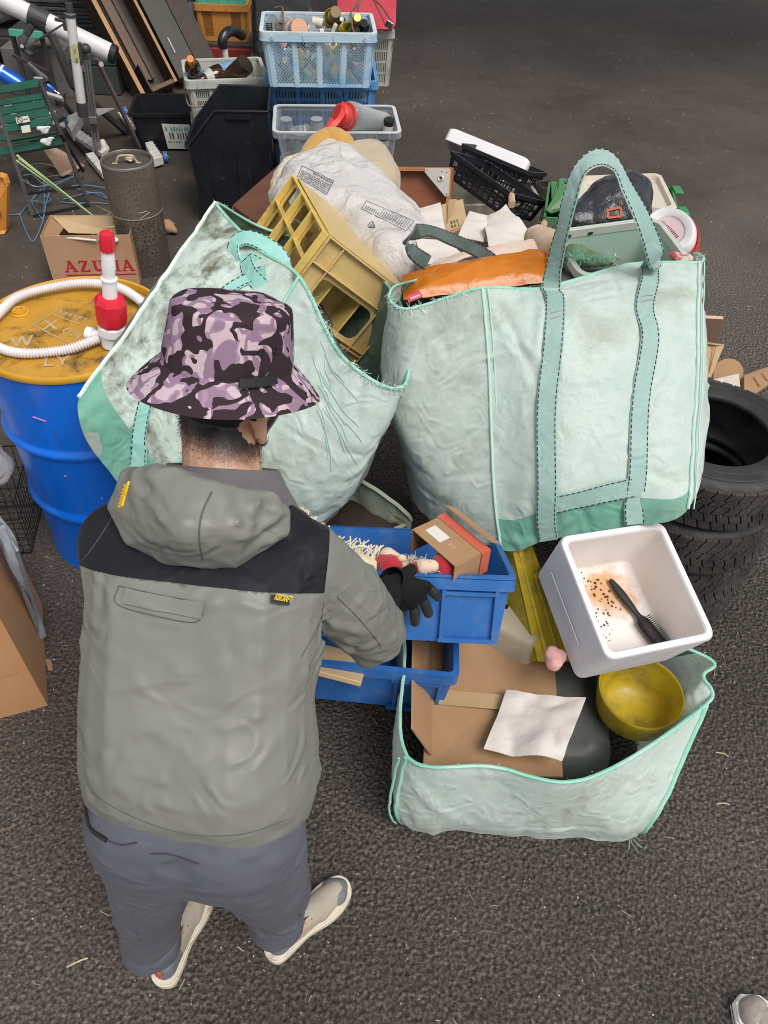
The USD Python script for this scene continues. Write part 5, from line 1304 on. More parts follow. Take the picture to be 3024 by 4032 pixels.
part(t, 'loose_end', st, mat('pale_cloth', (.34, .36, .40), (.42, .44, .48), rough=.85), w=1)
sheet('paper_scrap', 'brown paper scrap lying at the corner of the large carton', 'paper', [(-1.108,1.391,.012), (-1.084,1.384,.020), (-1.068,1.347,.012), (-1.082,1.348,.008)], mat('scrap_card', (.30, .18, .12), rough=.8), .003)
t = thing('wire_basket', 'black wire basket on the floor left of the blue drum', 'basket', (-1.50, 1.95, 0), yaw=10)
def wb(s, z):
    l, w = .19 * s, .15 * s
    return [A(-l, -w, z), A(l, -w, z), A(l, w, z), A(-l, w, z)]
for s, z in ((.86, .012), (.90, .10), (.94, .2), (1.0, .3)):
    q = wb(s, z); part(t, 'rail', tube(q, .0035 if z in (.3, .012) else .002, 6, closed=True), blk)
for e in range(4):
    for k in np.linspace(0, 1, 13)[:-1]:
        a_, b_ = wb(.86, .012), wb(1.0, .3)
        part(t, 'wire', tube([ml(a_[e], a_[(e + 1) % 4], k), ml(b_[e], b_[(e + 1) % 4], k)], .0016, 5), blk)
part(t, 'floor_grid', [tube([(-.16, y, .012), (.16, y, .012)], .0016, 5) for y in np.linspace(-.12, .12, 9)] + [tube([(0, -.129, .0121), (0, .129, .0121)], .0016, 5)], blk)
film = usdkit.material(stage, '/World/Looks/clear_film', {'tc': ('texture_coordinate', {}), 'n': ('noise_texture', {'scale': 22.0, 'detail': 5.0, 'distortion': 1.0}), 'b': ('bump', {'strength': .8, 'distance': .02}),
    'tr': ('transparent_bsdf', {'color': (.93, .93, .93)}), 'd': ('principled_bsdf', {'base_color': (.62, .6, .6), 'roughness': .18}), 'lw': ('layer_weight', {'blend': .35}), 'mr': ('map_range', {'to_min': .26, 'to_max': .85}), 'm': ('mix_closure', {})},
    [('tc.object', 'n.vector'), ('n.fac', 'b.height'), ('b.normal', 'd.normal'), ('b.normal', 'lw.normal'), ('lw.facing', 'mr.value'), ('mr.result', 'm.fac'), ('tr.BSDF', 'm.closure1'), ('d.BSDF', 'm.closure2')], surface='m.closure')
t = thing('clear_plastic_bag', 'crumpled clear plastic bag on the wire basket beside the drum', 'plastic bag', (-1.47, 1.98, .3))
part(t, 'film', wrinkle(organic([hull((A(-1.50, 1.98, .42), .10), (A(-1.38, 1.92, .36), .07)), hull((A(-1.5, 2.0, .40), .1), (A(-1.42, 2.02, .52), .06))], .012, 3), .028, 13, 8), film, w=1, smooth=60)
# white shoe of somebody at the right lower corner
t = thing('white_sneaker', 'taupe mesh sneaker with white edging at the lower right picture corner', 'shoe', (.996,.457,.000))
shw = mat('taupe_mesh', (.26, .22, .19), (.34, .30, .26), rough=.85, scale=80)
hh = A(*(1.074,.365,.000)); tt0 = A(*(.946,.485,.000)); dd = tt0 - hh; dd /= np.linalg.norm(dd); RW = align([0, 0, 1], dd); hh = tt0 - dd * .27
o = sg.Polygon([(-.01, -.030), (.05, -.035), (.12, -.036), (.19, -.047), (.24, -.042), (.27, -.015), (.272, .01), (.25, .038), (.19, .044), (.12, .034), (.05, .034), (-.01, .03), (-.018, 0)]).buffer(.004, 4)
part(t, 'sole', T([prism(o.buffer(.004), .022, (0, 0, .001)), prism(o.buffer(.001), .010, (0, 0, .0235))], hh, R=RW), mat('white_rubber', (.70, .68, .64), rough=.5), w=1)
part(t, 'sole_stripe', T(prism(o.buffer(.0052).difference(o.buffer(.002)), .003, (0, 0, .010)), hh, R=RW), blk, w=1)
part(t, 'upper', T(organic([hull(((.02, 0, .055), .034), ((.02, 0, .10), .034), ((.13, 0, .05), .038), ((.10, 0, .10), .034)), hull(((.12, 0, .05), .038), ((.235, 0, .036), .032))], .01, 3), hh, R=RW), shw, w=1, smooth=1)
part(t, 'toe_cap', T(organic([hull(((.235, .008, .036), .033), ((.235, -.008, .036), .033), ((.245, 0, .034), .028))], .008, 2), hh, R=RW), shw, w=1, smooth=1)
for k in range(5):
    part(t, 'lace', T(tube([(.12 + .02 * k, -.022, .094 - .009 * k), (.125 + .02 * k, 0, .102 - .009 * k), (.12 + .02 * k, .022, .094 - .009 * k)], .003, 6), hh, R=RW), shw, w=1)
for a_ in (-1, 1):
    part(t, 'white_overlay', T(tube([(.10, a_ * .036, .07), (.16, a_ * .040, .055), (.22, a_ * .030, .055), (.245, 0, .058)], .005, 7), hh, R=RW), mat('white_rubber', (.7, .68, .64)), w=1)

# ---------------------------------------------------------------- yellow bottle crate in the left bag
def panel_holes(p0, p1, p2, p3, holes, th, nrm, size):
    """flat wall p0 p1 p2 p3 (bottom left, bottom right, top right, top left) with holes given in metres, pushed along nrm"""
    p0, p1, p2, p3 = (A(*p) for p in (p0, p1, p2, p3)); L, H = size
    pl = sg.box(0, 0, L, H)
    if holes:
        pl = pl.difference(shapely.union_all(holes))
    m = prism(pl, th)
    u, v, w = m.vertices[:, 0:1] / L, m.vertices[:, 1:2] / H, m.vertices[:, 2:3]
    m.vertices = (p0 * (1 - u) + p1 * u) * (1 - v) + (p3 * (1 - u) + p2 * u) * v + A(*nrm) * w
    if m.volume < 0:
        m.invert()
    return m
yc1 = mat('crate_yellow', (.56, .39, .15), (.63, .46, .20), rough=.42, scale=3, dirt=(.34, .23, .09), dscale=6, dlo=.52, dhi=.8, rvar=.1)
yc2 = mat('crate_yellow_bright', (.62, .44, .11), (.67, .49, .16), rough=.42, dirt=(.3, .2, .06), dscale=8)
YP = A(-.206, 2.229, 1.129)
YE = np.array([[.745, .137, -.653], [-.607, -.267, -.748], [-.277, .954, -.116]])    # long side, height, width of the tipped crate
t = thing('bottle_crate', 'dirty yellow plastic bottle crate sticking out of the left bag', 'crate', YP)
L_, W_, H_ = .345, .46, .60
def yp(name, m, mm, smooth=0):
    m = tm(m).copy(); m.vertices = YP + m.vertices @ YE
    if m.volume < 0:
        m.invert()
    part(t, name, m, mm, w=1, smooth=smooth)
def yb(x0, x1, y0, y1, z0, z1):
    return rbox(x1 - x0, y1 - y0, z1 - z0, .0015, ((x0 + x1) / 2, (y0 + y1) / 2, (z0 + z1) / 2))
wh = [rrect(.06, .115, .285, .235, .03), rrect(.06, .285, .285, .415, .03)]
wallw = lambda z, d: panel_holes((0, 0, z), (L_, 0, z), (L_, W_, z), (0, W_, z), wh, .004, (0, 0, d), (L_, W_))
yp('window_wall', wallw(0, 1), yc1); yp('window_wall', wallw(H_, -1), yc1)
yp('plain_wall', slab([(0, 0, .005), (L_, 0, .005), (L_ * .98, 0, H_ * .62), (L_ * .98, .0, H_ - .005), (.01, 0, H_ - .005)], (0, .004, 0)), yc1)
yp('side_wall', panel_holes((L_, .005, .005), (L_, W_, .005), (L_, W_, H_ - .005), (L_, .005, H_ - .005), [rrect(.1, .06, .24, .34, .03)], .004, (-1, 0, 0), (W_, H_)), yc1)
gh = [rrect(.018 + .108 * i, .02 + .193 * j, .018 + .108 * i + .086, .02 + .193 * j + .165, .014) for i in range(4) for j in range(3)]
yp('bottom_grid', panel_holes((0, .005, .005), (0, W_, .005), (0, W_, H_ - .005), (0, .005, H_ - .005), gh, .004, (1, 0, 0), (W_, H_)), yc2)
for y in (.002, .107, .212, .317, .422):
    yp('grid_rib', yb(-.022, -.0005, y, y + .005, .001, H_ - .001), yc2)
for z in (.0, .197, .39, H_ - .005):
    yp('grid_rib', yb(-.026, -.0008, .0005, W_ - .001, z, z + .0045), yc2)
for y in (.0, .09, .245, .26, .43):
    yp('wall_rib', yb(.0005, L_ - .0005, y, y + .005, -.016, -.0004), yc1)
for x in (.0, .058, L_ - .062, L_ - .005):
    yp('wall_rib', yb(x, x + .005, .0055, W_ - .0005, -.0145, -.0006), yc1)
for x in (.115, .23):
    yp('divider', yb(x, x + .005, .05, W_ - .02, .02, H_ - .02), yc2)
for z in (.15, .30, .45):
    yp('divider', yb(.03, L_ - .03, .10, W_ - .02, z, z + .005), yc1)
yp('edge_bead', yb(.01, L_ - .01, -.006, -.0005, .0, .010), yc1); yp('edge_bead', yb(.0, .010, -.0055, -.0005, .011, H_), yc2)
yp('rubbed_label', T(wrinkle(rbox(.0012, .055, .045, .0003), .0, 1), (-.0012, .045, .50)), mat('rubbed_paper', (.35, .36, .38), (.6, .62, .66), rough=.5, scale=60))

# ---------------------------------------------------------------- things in the right bag
tealp = mat('pale_teal_plastic', (.27, .42, .33), (.33, .48, .39), rough=.4, scale=3, dirt=(.40, .42, .36), dscale=5, dlo=.5, dhi=.8)
tl, trr = A(*(.496,2.391,1.100)), A(*(.857,2.485,1.121))
ux = trr - tl; LL = np.linalg.norm(ux); ux /= LL
uz = A(0, -.12, 1); uz -= ux * (uz @ ux); uz /= np.linalg.norm(uz); uy = np.cross(uz, ux)
RB_ = np.stack([ux, uy, uz], 1)
t = thing('plastic_tub', 'pale teal plastic tub in the right bag, rim worn grey', 'tub', ml(tl, trr, .5) - uz * .25 - uy * .26, R=RB_)
rr_ = lambda l, w, z, r, y=.13: np.c_[np.array(rrect(-l / 2, y - w / 2, l / 2, y + w / 2, r).exterior.coords)[:-1], np.full(len(np.array(rrect(-l / 2, y - w / 2, l / 2, y + w / 2, r).exterior.coords)) - 1, z)]
part(t, 'body', gridmesh(np.array([rr_(.02, .02, 0, .005), rr_(LL * .8, .2, 0, .03), rr_(LL * .93, .24, .23, .04), rr_(LL * .92, .23, .232, .04), rr_(LL * .79, .19, .01, .03), rr_(.02, .02, .01, .005)]), True), tealp, smooth=45)
worn = mat('worn_grey_rim', (.40, .44, .38), (.48, .50, .44), rough=.5, scale=20)
rimp = rrect(-LL / 2, 0 - .0, LL / 2, .26, .05).difference(rrect(-LL * .455, .018, LL * .455, .242, .035))
part(t, 'rim', prism(rimp, .026, (0, 0, .226)), worn)
for x in (-.13, -.055):
    part(t, 'rim_slot', box(.016, .003, .008, (x * 1.0, .2405, .234)), blk)
blkfilm = mat('black_film', (.018, .02, .026), (.035, .037, .044), rough=.28, scale=8, bump=.5, bscale=26, bdist=.012)
def blob(name, label, cat, hs, m, length=.012, amp=.01, sc=14, seed=1, pn='body', it=4):
    o = organic([hull(*h) for h in hs], length, it)
    lo = o.vertices.mean(0); lo[2] = o.vertices[:, 2].min()
    t = thing(name, label, cat, lo)
    part(t, pn, wrinkle(o, amp, sc, seed), m, w=1, smooth=60)
    return t, o
t, o = blob('rubbish_bag', 'black plastic rubbish bag behind the teal tub in the right bag', 'rubbish bag', [[((.679,2.721,.988), .07), ((.768,2.783,1.020), .10), ((.843,2.836,1.044), .085), ((.843,2.723,.991), .08)], [((.843,2.836,1.044), .085), ((.870,2.872,1.066), .04)], [((.631,2.678,1.002), .035), ((.679,2.721,.988), .07)]], blkfilm, amp=.010, sc=16)
ot = cKDTree(o.vertices)
pts, nn = snap(np.array([(.738,2.672,1.052), (.784,2.680,1.060), (.786,2.658,1.038), (.741,2.653,1.034)]), ot, o, .004)
part(t, 'red_label', [bar(pts[k], pts[(k + 1) % 4], .007, .002, nn[0]) for k in range(4)], mat('label_red', (.50, .09, .03), rough=.6), w=1, smooth=0)
part(t, 'red_film', wrinkle(organic([hull(((.863,2.857,1.072), .035), ((.868,2.808,1.045), .045), ((.876,2.785,1.036), .03))], .012, 3), .006, 20, 3), mat('red_film', (.33, .05, .03), (.42, .08, .05), rough=.35), w=1, smooth=60)
whgl = mat('white_gloss_plastic', (.76, .72, .73), (.80, .76, .77), rough=.3)
redgl = mat('red_gloss_plastic', (.60, .04, .03), (.66, .06, .05), rough=.32)
ct = A(*(.946,2.589,1.028))
xd = A(*(.993,2.530,1.012)) - A(*(.893,2.662,1.057)); La = np.linalg.norm(xd) / 2; xd /= np.linalg.norm(xd)
nd = A(-.35, -.62, .62); nd -= xd * (nd @ xd); nd /= np.linalg.norm(nd)
RD = np.stack([xd, np.cross(nd, xd), nd], 1)
t = thing('fan_heater', 'white and red plastic heater shell with dark slots at the right of the right bag', 'heater', ct, R=RD)
sc_ = A(1.0, .78, 1)
def ov(p, n=40):
    m = lathe(p, n); m.vertices = m.vertices * sc_; return m
part(t, 'white_shell', ov([(0, -.006), (La * .62, -.006), (La * .70, .006), (La * 1.02, .012), (La * 1.16, -.01), (La * 1.12, -.05), (La * .9, -.07), (0, -.07)]), whgl, smooth=50)
part(t, 'dish', ov([(0, .0008), (La * .6, .0008), (La * .66, .003), (La * .6, -.002), (0, -.002)]), mat('grille_pink', (.60, .46, .48), (.66, .52, .54), rough=.4), smooth=50)
for k in range(12):
    x = -La * .5 + La * .95 * k / 11
    part(t, 'slot', box(.0028, La * .34, .002, (x, -La * .06 - .05 * abs(x), .0022)), mat('slot_red', (.16, .03, .03), rough=.6))
part(t, 'red_shell', ov([(La * 1.1, -.052), (La * 1.24, -.035), (La * 1.27, -.055), (La * 1.2, -.12), (La * .8, -.16), (0, -.16), (0, -.075), (La * .9, -.075), (La * 1.1, -.052)]), redgl, smooth=50)
orf = mat('orange_film', (.45, .12, .004), (.53, .165, .008), rough=.3, scale=5, bump=.35, bscale=12, bdist=.014)
pkf = mat('clear_pink_film', (.60, .42, .33), (.70, .55, .46), rough=.25, bump=.5, bscale=20, bdist=.012)
def pillow(name, label, cat, ps, bulge, m, seed=1, n=34, crimp=.012, pn='film', amp=.012, sc=16):
    """sealed flexible packet between four corner points: two films that meet in a flat crimped edge"""
    p = [A(*q) for q in ps]
    u = np.linspace(0, 1, n); U, V_ = np.meshgrid(u, u)
    base = (p[0] * (1 - U)[..., None] + p[1] * U[..., None]) * (1 - V_)[..., None] + (p[3] * (1 - U)[..., None] + p[2] * U[..., None]) * V_[..., None]
    nn = np.cross(p[1] - p[0], p[3] - p[0]); nn /= np.linalg.norm(nn); nn = nn if nn @ (A(0, 0, 2.2) - p[0]) > 0 else -nn
    e = np.clip(np.minimum(np.minimum(U, 1 - U), np.minimum(V_, 1 - V_)) / .5, 0, 1)
    prof = np.clip((e - .04) / .96, 0, 1) ** .55
    cr_ = np.abs(meshkit.fbm(base * sc, 3, seed) - .5) * -2.5 + .45
    cr2 = np.sin((U * 1.3 + V_ * .6) * 40 + 6 * meshkit.fbm(base * 9, 2, seed + 2)) * np.exp(-e * 5)
    h = bulge * prof + amp * cr_ * np.minimum(1, e * 4) + .0012 * cr2
    top = base + nn * h[..., None]; bot = base - nn * (bulge * .8 * prof + .0012)[..., None]
    m1, m2 = gridmesh(top), gridmesh(bot)
    if m1.face_normals.mean(0) @ nn < 0: m1.invert()
    if m2.face_normals.mean(0) @ nn > 0: m2.invert()
    o = trimesh.util.concatenate([m1, m2])
    t = thing(name, label, cat, base.reshape(-1, 3)[np.argmin(base[..., 2])])
    part(t, pn, o, m, w=1, smooth=50)
    return t, m1
t, o = pillow('snack_packet', 'glossy orange plastic packet lying in the mouth of the right bag', 'packet', [(.028,2.071,1.012), (.486,2.173,1.041), (.477,2.346,1.056), (.022,2.244,.999)], .045, orf, 5)
pillow('snack_packet', 'clear-topped packet of pale pink contents above the big orange packet', 'packet', [(.069,2.335,.947), (.499,2.442,.996), (.504,2.553,.992), (.109,2.438,.936)], .03, pkf, 9)
bpts = np.array([(.038,2.043,1.041), (.071,2.056,1.053), (.084,2.043,1.041), (.043,2.030,1.028)])
part(t, 'red_badge', slab(bpts, (0, .004, .002)), mat('badge_red', (.55, .01, .05), rough=.4), w=1, smooth=0)
part(t, 'badge_lettering', bar(A(*(.048,2.035,1.038)), A(*(.077,2.045,1.047)), .006, .001, (0, -1, 0)), mat('badge_white', (.7, .68, .66)), w=1, smooth=0)
pillow('snack_packet', 'narrow upright orange plastic packet beside the tall webbing loop', 'packet', [(.457,2.190,1.030), (.497,2.192,1.032), (.509,2.337,1.075), (.484,2.336,1.074)], .02, orf, 6)
krm = mat('kraft_paper', (.42, .31, .22), (.52, .40, .30), rough=.8, bump=.4, bscale=25, bdist=.012)
blob('paper_sack', 'crumpled kraft paper sack behind the left leg of the webbing loop', 'paper sack', [[((.513,2.579,.962), .06), ((.561,2.347,1.016), .05), ((.591,2.295,1.020), .02)], [((.505,2.639,.950), .05), ((.537,2.580,.963), .05)]], krm, amp=.010, sc=16, seed=7)
t, o = blob('green_net', 'crumpled green mesh in front of the teal tub in the right bag', 'net', [[((.551,2.270,1.080), .03), ((.614,2.242,1.080), .025), ((.673,2.262,1.072), .015)]], mat('green_mesh', (.10, .20, .09), (.22, .33, .19), rough=.7, bump=.8, bscale=60, bdist=.01), amp=.014, sc=26, seed=8, length=.01)
g = np.random.default_rng(44)
part(t, 'loose_thread', threads(np.array([(.536,2.228,1.094), (.591,2.204,1.099), (.668,2.227,1.094)]), 90, .03, 44), thread_grn, w=1, kind='stuff', smooth=0)
blob('red_scrap', 'red and white crumpled plastic scrap at the right rim of the right bag', 'plastic scrap', [[((.871,2.300,1.081), .014), ((.885,2.272,1.082), .014), ((.918,2.277,1.086), .016)]], mat('pinkish_film', (.50, .10, .09), (.66, .55, .54), rough=.3, scale=30, lo=.45, hi=.55), amp=.010, sc=30, seed=9, length=.008)
# filling under the contents, seen through gaps
blob('rubbish_fill', 'dark rubbish filling the right bag below the visible things', 'rubbish', [[(A(.25, 2.15, .87), .14), (A(.7, 2.15, .92), .14), (A(.7, 2.4, .9), .12), (A(.25, 2.35, .88), .12)]], mat('rubbish_dark', (.06, .06, .055), (.2, .19, .17), rough=.7, scale=14), amp=.02, sc=12, length=.03)
blob('rubbish_fill', 'dark rubbish filling the left bag under the yellow crate', 'rubbish', [[(A(-.45, 2.1, .72), .14), (A(-.2, 2.0, .68), .13), (A(-.35, 2.35, .75), .12)]], mat('rubbish_dark', (.06, .06, .055), (.2, .19, .17), rough=.7, scale=14), amp=.02, sc=12, length=.03)

# ---------------------------------------------------------------- pile between the bags and the crates
tab = mat('table_brown', (.20, .065, .026), (.26, .09, .038), rough=.5, stretch=(1, 8, 8), scale=3)
tabe = mat('table_edge', (.36, .135, .045), (.42, .17, .06), rough=.5, stretch=(1, 6, 6), scale=4)
tabl = mat('table_dark_laminate', (.13, .055, .034), (.17, .075, .045), rough=.55)
plate_m = mat('plate_metal', (.55, .50, .45), (.62, .57, .52), rough=.4, metal=.3)
cA, cB = A(*(-.369,4.683,.357)), A(*(.308,4.517,.448))
tu = cB - cA; tw_ = np.linalg.norm(tu); tu /= tw_
tv = A(.10, -.50, -.86); tv -= tu * (tv @ tu); tv /= np.linalg.norm(tv); tn = np.cross(tu, tv); tn = tn if tn[1] < 0 else -tn
t = thing('low_table', 'brown low table leaning upside down with a metal corner plate beside the black baskets', 'table', cB + tv * .5)
part(t, 'tabletop', slab([cA, cB, cB + tv * .52, cA + tv * .52], -tn * .018), tab, w=1)
def rail(p, q, w, m=tabe, h=.05):
    d = (q - p) / np.linalg.norm(q - p); n = np.cross(tn, d); n = n if n @ (ml(cA, cB, .5) + tv * .26 - p) > 0 else -n
    part(t, 'apron_rail', slab([p + tn * .0005, q + tn * .0005, q + n * w + tn * .0005, p + n * w + tn * .0005], tn * h), m, w=1)
rail(cA, cB, .022); rail(cB + tv * .023, cB + tv * .52, .022); rail(cA + tv * .023, cA + tv * .52, .022)
part(t, 'cross_rail', slab([cB - tu * .40 + tv * .024 + tn * .0005, cB - tu * .375 + tv * .024 + tn * .0005, cB - tu * .375 + tv * .5 + tn * .0005, cB - tu * .40 + tv * .5 + tn * .0005], tn * .04), tabe, w=1)
def corner_plate(c, da, db, s=.115, up=A(0, 0, 1)):
    Ru = align(up)
    da, db = da / np.linalg.norm(da), db / np.linalg.norm(db)
    o = c + up * .001 + (da + db) * .006
    poly = [o + da * .01, o + da * s, o + da * s + db * .022, o + db * s + da * .022, o + db * s, o + db * .01]
    p = part(t, 'corner_plate', slab(poly, up * .004), plate_m, w=1)
    ce = o + (da + db) * s * .36
    part(p, 'socket', [T(lathe([(.009, 0), (.017, 0), (.018, .004), (.014, .007), (.009, .005), (.009, 0)], 24), ce + up * .004, R=Ru)], plate_m, w=1)
    part(p, 'hole', T(lathe([(0, 0), (.007, 0), (.007, .0015), (0, .0015)], 16), ce + up * .0042, R=Ru), blk, w=1)
    for q in (da * .022 + db * .022, da * (s - .012) + db * .012, db * (s - .012) + da * .012, da * .05 + db * .018):
        part(p, 'screw', T(lathe([(0, .003), (.003, .002), (.0038, 0), (0, 0)], 10), o + q + up * .004, R=Ru), mat('screw_head', (.2, .18, .16), rough=.4, metal=.5), w=1)
corner_plate(cB + tn * .05, -tu, tv, .15, tn)
q4 = [A(*(-.631,4.679,.424)), A(*(-.868,3.918,.422)), A(*(-.623,3.541,.474)), A(*(-.542,4.266,.440))]
bn = np.cross(q4[1] - q4[0], q4[3] - q4[0]); bn /= np.linalg.norm(bn); bn = bn if bn[1] < 0 else -bn
t = thing('laminate_board', 'brown laminate board with pale edging between tall black bin and left bag', 'board', q4[2])
part(t, 'panel', slab(q4, -bn * .018), tabl, w=1)
part(t, 'board_edging', bar(q4[0] + bn * .001, q4[1] + bn * .001, .008, .020, bn), mat('pale_edging', (.50, .42, .33), rough=.6), w=1)
pl = A(*(-.708,3.718,.452)); e_ = q4[1] - q4[0]; e_ /= np.linalg.norm(e_)
part(t, 'mounting_block', T(rbox(.13, .13, .03, .003), pl - e_ * .06 + np.cross(bn, e_) * .0 + bn * .016, R=align(bn, e_)), tabe, w=1)
corner_plate(pl + bn * .032, -e_, np.cross(bn, e_) * (1 if np.cross(bn, e_)[2] < 0 else -1), .12, bn)

tanf = mat('tan_fabric', (.42, .33, .21), (.48, .385, .26), rough=.9, sheen=.3)
gold = mat('gold_fabric', (.47, .25, .045), (.53, .29, .07), rough=.85, sheen=.3)
flc = mat('cream_fleece', (.50, .43, .33), (.58, .51, .41), rough=.95, bump=.7, bscale=90, bdist=.008)
t = thing('plush_cushion', 'tan, gold and cream plush cushion behind the clear film, in front of the clear box', 'cushion', (-.299,3.779,.664))
part(t, 'gold_arch', tube(spline([(-.462,3.659,.757), (-.431,3.869,.752), (-.383,4.007,.747), (-.327,4.009,.749), (-.272,3.920,.731), (-.238,3.769,.724)], 8), np.interp(np.linspace(0, 1, 41), [0, .3, .7, 1], [.035, .06, .07, .05]), 16), gold, w=1, smooth=60)
part(t, 'cream_patch', wrinkle(organic([hull(((-.380,3.781,.764), .055), ((-.342,3.820,.774), .06), ((-.296,3.755,.767), .05))], .015, 3), .006, 25, 2), flc, w=1, smooth=1)
part(t, 'tan_body', wrinkle(organic([hull(((-.234,3.705,.732), .12), ((-.151,3.823,.706), .13), ((-.092,3.680,.708), .10), ((-.120,3.508,.749), .12)), hull(((-.289,3.661,.758), .10), ((-.234,3.705,.732), .12))], .02, 5), .012, 9, 5), tanf, w=1, smooth=1)
part(t, 'fleece_body', wrinkle(organic([hull(((-.505,3.559,.799), .045), ((-.525,3.394,.778), .05), ((-.525,3.298,.754), .045)), hull(((-.505,3.559,.799), .045), ((-.444,3.565,.805), .05)), hull(((-.525,3.394,.778), .05), ((-.448,3.346,.801), .06))], .013, 4), .013, 22, 4), flc, w=1, smooth=1)
sheetm = usdkit.material(stage, '/World/Looks/milky_film', {'tc': ('texture_coordinate', {}), 'n': ('noise_texture', {'scale': 9.0, 'detail': 6.0, 'distortion': 1.2}), 'b': ('bump', {'strength': .9, 'distance': .03}),
    'tr': ('transparent_bsdf', {'color': (.95, .94, .94)}), 'd': ('principled_bsdf', {'base_color': (.80, .77, .75), 'roughness': .22, 'specular_ior_level': .5}), 'tl': ('translucent_bsdf', {'color': (.6, .57, .55)}), 'm0': ('mix_closure', {'fac': .25}), 'lw': ('layer_weight', {'blend': .3}), 'mr': ('map_range', {'to_min': .80, 'to_max': .99}), 'm': ('mix_closure', {})},
    [('tc.object', 'n.vector'), ('n.fac', 'b.height'), ('b.normal', 'd.normal'), ('b.normal', 'lw.normal'), ('lw.facing', 'mr.value'), ('mr.result', 'm.fac'), ('d.BSDF', 'm0.closure1'), ('tl.BSDF', 'm0.closure2'), ('tr.BSDF', 'm.closure1'), ('m0.closure', 'm.closure2')], surface='m.closure')
o = organic([hull(((-.378,3.220,.888), .10), ((-.265,3.359,.884), .10), ((-.121,3.128,.868), .10), ((-.179,2.846,.872), .12)), hull(((-.121,3.128,.868), .10), ((.008,3.022,.835), .08), ((.035,2.819,.846), .09), ((-.128,2.766,.864), .11)), hull(((.035,2.819,.846), .09), ((-.016,2.569,.883), .10), ((-.128,2.766,.864), .11)),
             hull(((-.378,3.220,.888), .10), ((-.435,3.018,.900), .07), ((-.389,2.866,.892), .07), ((-.229,2.878,.904), .1))], .016, 8)
o = wrinkle(o, .012, 8, 12)
o.vertices += o.vertex_normals * (.008 * np.sin(30 * o.vertices[:, 0] + 14 * o.vertices[:, 1] + 6 * meshkit.fbm(o.vertices * 5, 2, 3)))[:, None] * (meshkit.fbm(o.vertices * 6, 2, 17) > .5)[:, None]
t = thing('plastic_film_bag', 'large milky plastic film bag with printed warnings behind the yellow crate', 'plastic bag', (-.172,2.731,.830))
part(t, 'film', o, sheetm, w=1, smooth=70)
ink = mat('print_ink', (.10, .10, .11), rough=.6)
cast = onto(o)
class Patch:
    def __init__(self, cs, nu=12, nv=6):
        c = [A(*q) for q in cs]
        self.G = np.array([[cast(ml(ml(c[0], c[1], a), ml(c[3], c[2], a), b)) for a in np.linspace(0, 1, nu)] for b in np.linspace(0, 1, nv)])
        self.G[1:-1, 1:-1] = self.G[1:-1, 1:-1] * .5 + (self.G[:-2, 1:-1] + self.G[2:, 1:-1] + self.G[1:-1, :-2] + self.G[1:-1, 2:]) * .125
        self.U = np.linalg.norm(c[1] - c[0]); self.V = np.linalg.norm(c[3] - c[0])
        n = np.cross(c[1] - c[0], c[3] - c[0]); n /= np.linalg.norm(n); self.n = n if n[2] > 0 else -n
    def at(self, u, v, w=0):
        nv, nu = self.G.shape[:2]; x = np.clip(np.asarray(u, float), 0, 1) * (nu - 1.001); y = np.clip(np.asarray(v, float), 0, 1) * (nv - 1.001)
        i, j = x.astype(int), y.astype(int); a, b = (x - i)[:, None], (y - j)[:, None]; G = self.G
        return (G[j, i] * (1 - a) + G[j, i + 1] * a) * (1 - b) + (G[j + 1, i] * (1 - a) + G[j + 1, i + 1] * a) * b + self.n * np.asarray(w)[..., None]
    def frame(self):
        k = np.linspace(0, 1, 14)
        for u, v in ((k, k * 0), (k * 0 + 1, k), (k, k * 0 + 1), (k * 0, k)):
            part(t, 'print_frame', tube(self.at(u, v), .0012, 4), ink, w=1, smooth=0)
    def text(self, s, u, v, h):
        m = text(s, h, .0005, True)
        m.vertices = self.at(u + m.vertices[:, 0] / self.U, v - m.vertices[:, 1] / self.V, m.vertices[:, 2])
        part(t, 'printed_line', m, ink, w=1, smooth=0)
w4 = Patch([(-.398,3.156,.965), (-.262,3.066,.947), (-.281,2.947,.943), (-.405,3.043,.966)])
w4.frame(); w4.text('WARNING', .36, .22, .017)
for k, s_ in enumerate(('TO AVOID DANGER OF SUFFOCATION KEEP', 'AWAY FROM BABIES AND CHILDREN DO NOT', 'USE IN CRIBS BEDS CARRIAGES OR PENS', 'THE THIN FILM MAY CLING TO NOSE AND', 'MOUTH AND PREVENT BREATHING')):
    w4.text(s_, .04, .40 + .13 * k, .0078)
j4 = Patch([(-.126,2.945,.927), (.063,2.846,.901), (.033,2.751,.906), (-.140,2.853,.936)])
j4.frame(); jp = []
for r in range(4):
    for k in range(20):
        if r < 2 and k < 7:
            continue
        u, v = .05 + .046 * k, .14 + .2 * r
        for a_, b_ in (((0, 0), (.026, 0)), ((.013, -.05), (.013, .12)), ((.002, .06), (.024, .1))):
            if (k * 7 + r * 3 + int(a_[0] * 1000)) % 4:
                jp.append(tube(j4.at([u + a_[0], u + b_[0]], [v + a_[1], v + b_[1]]), .0011, 3))
part(t, 'printed_line', jp, ink, w=1, smooth=False, kind='stuff')
tr_ = Patch([(-.113,2.784,.924), (-.076,2.770,.925), (-.079,2.725,.922), (-.115,2.737,.921)], 4, 4)
for p_, q_ in (((.5, .05), (.85, .75)), ((.9, .95), (.2, .95)), ((.1, .8), (.42, .1))):
    part(t, 'recycling_mark', tube(tr_.at([p_[0], q_[0]], [p_[1], q_[1]]), .002, 4), ink, w=1)
tr_.text('02', .33, .78, .011)

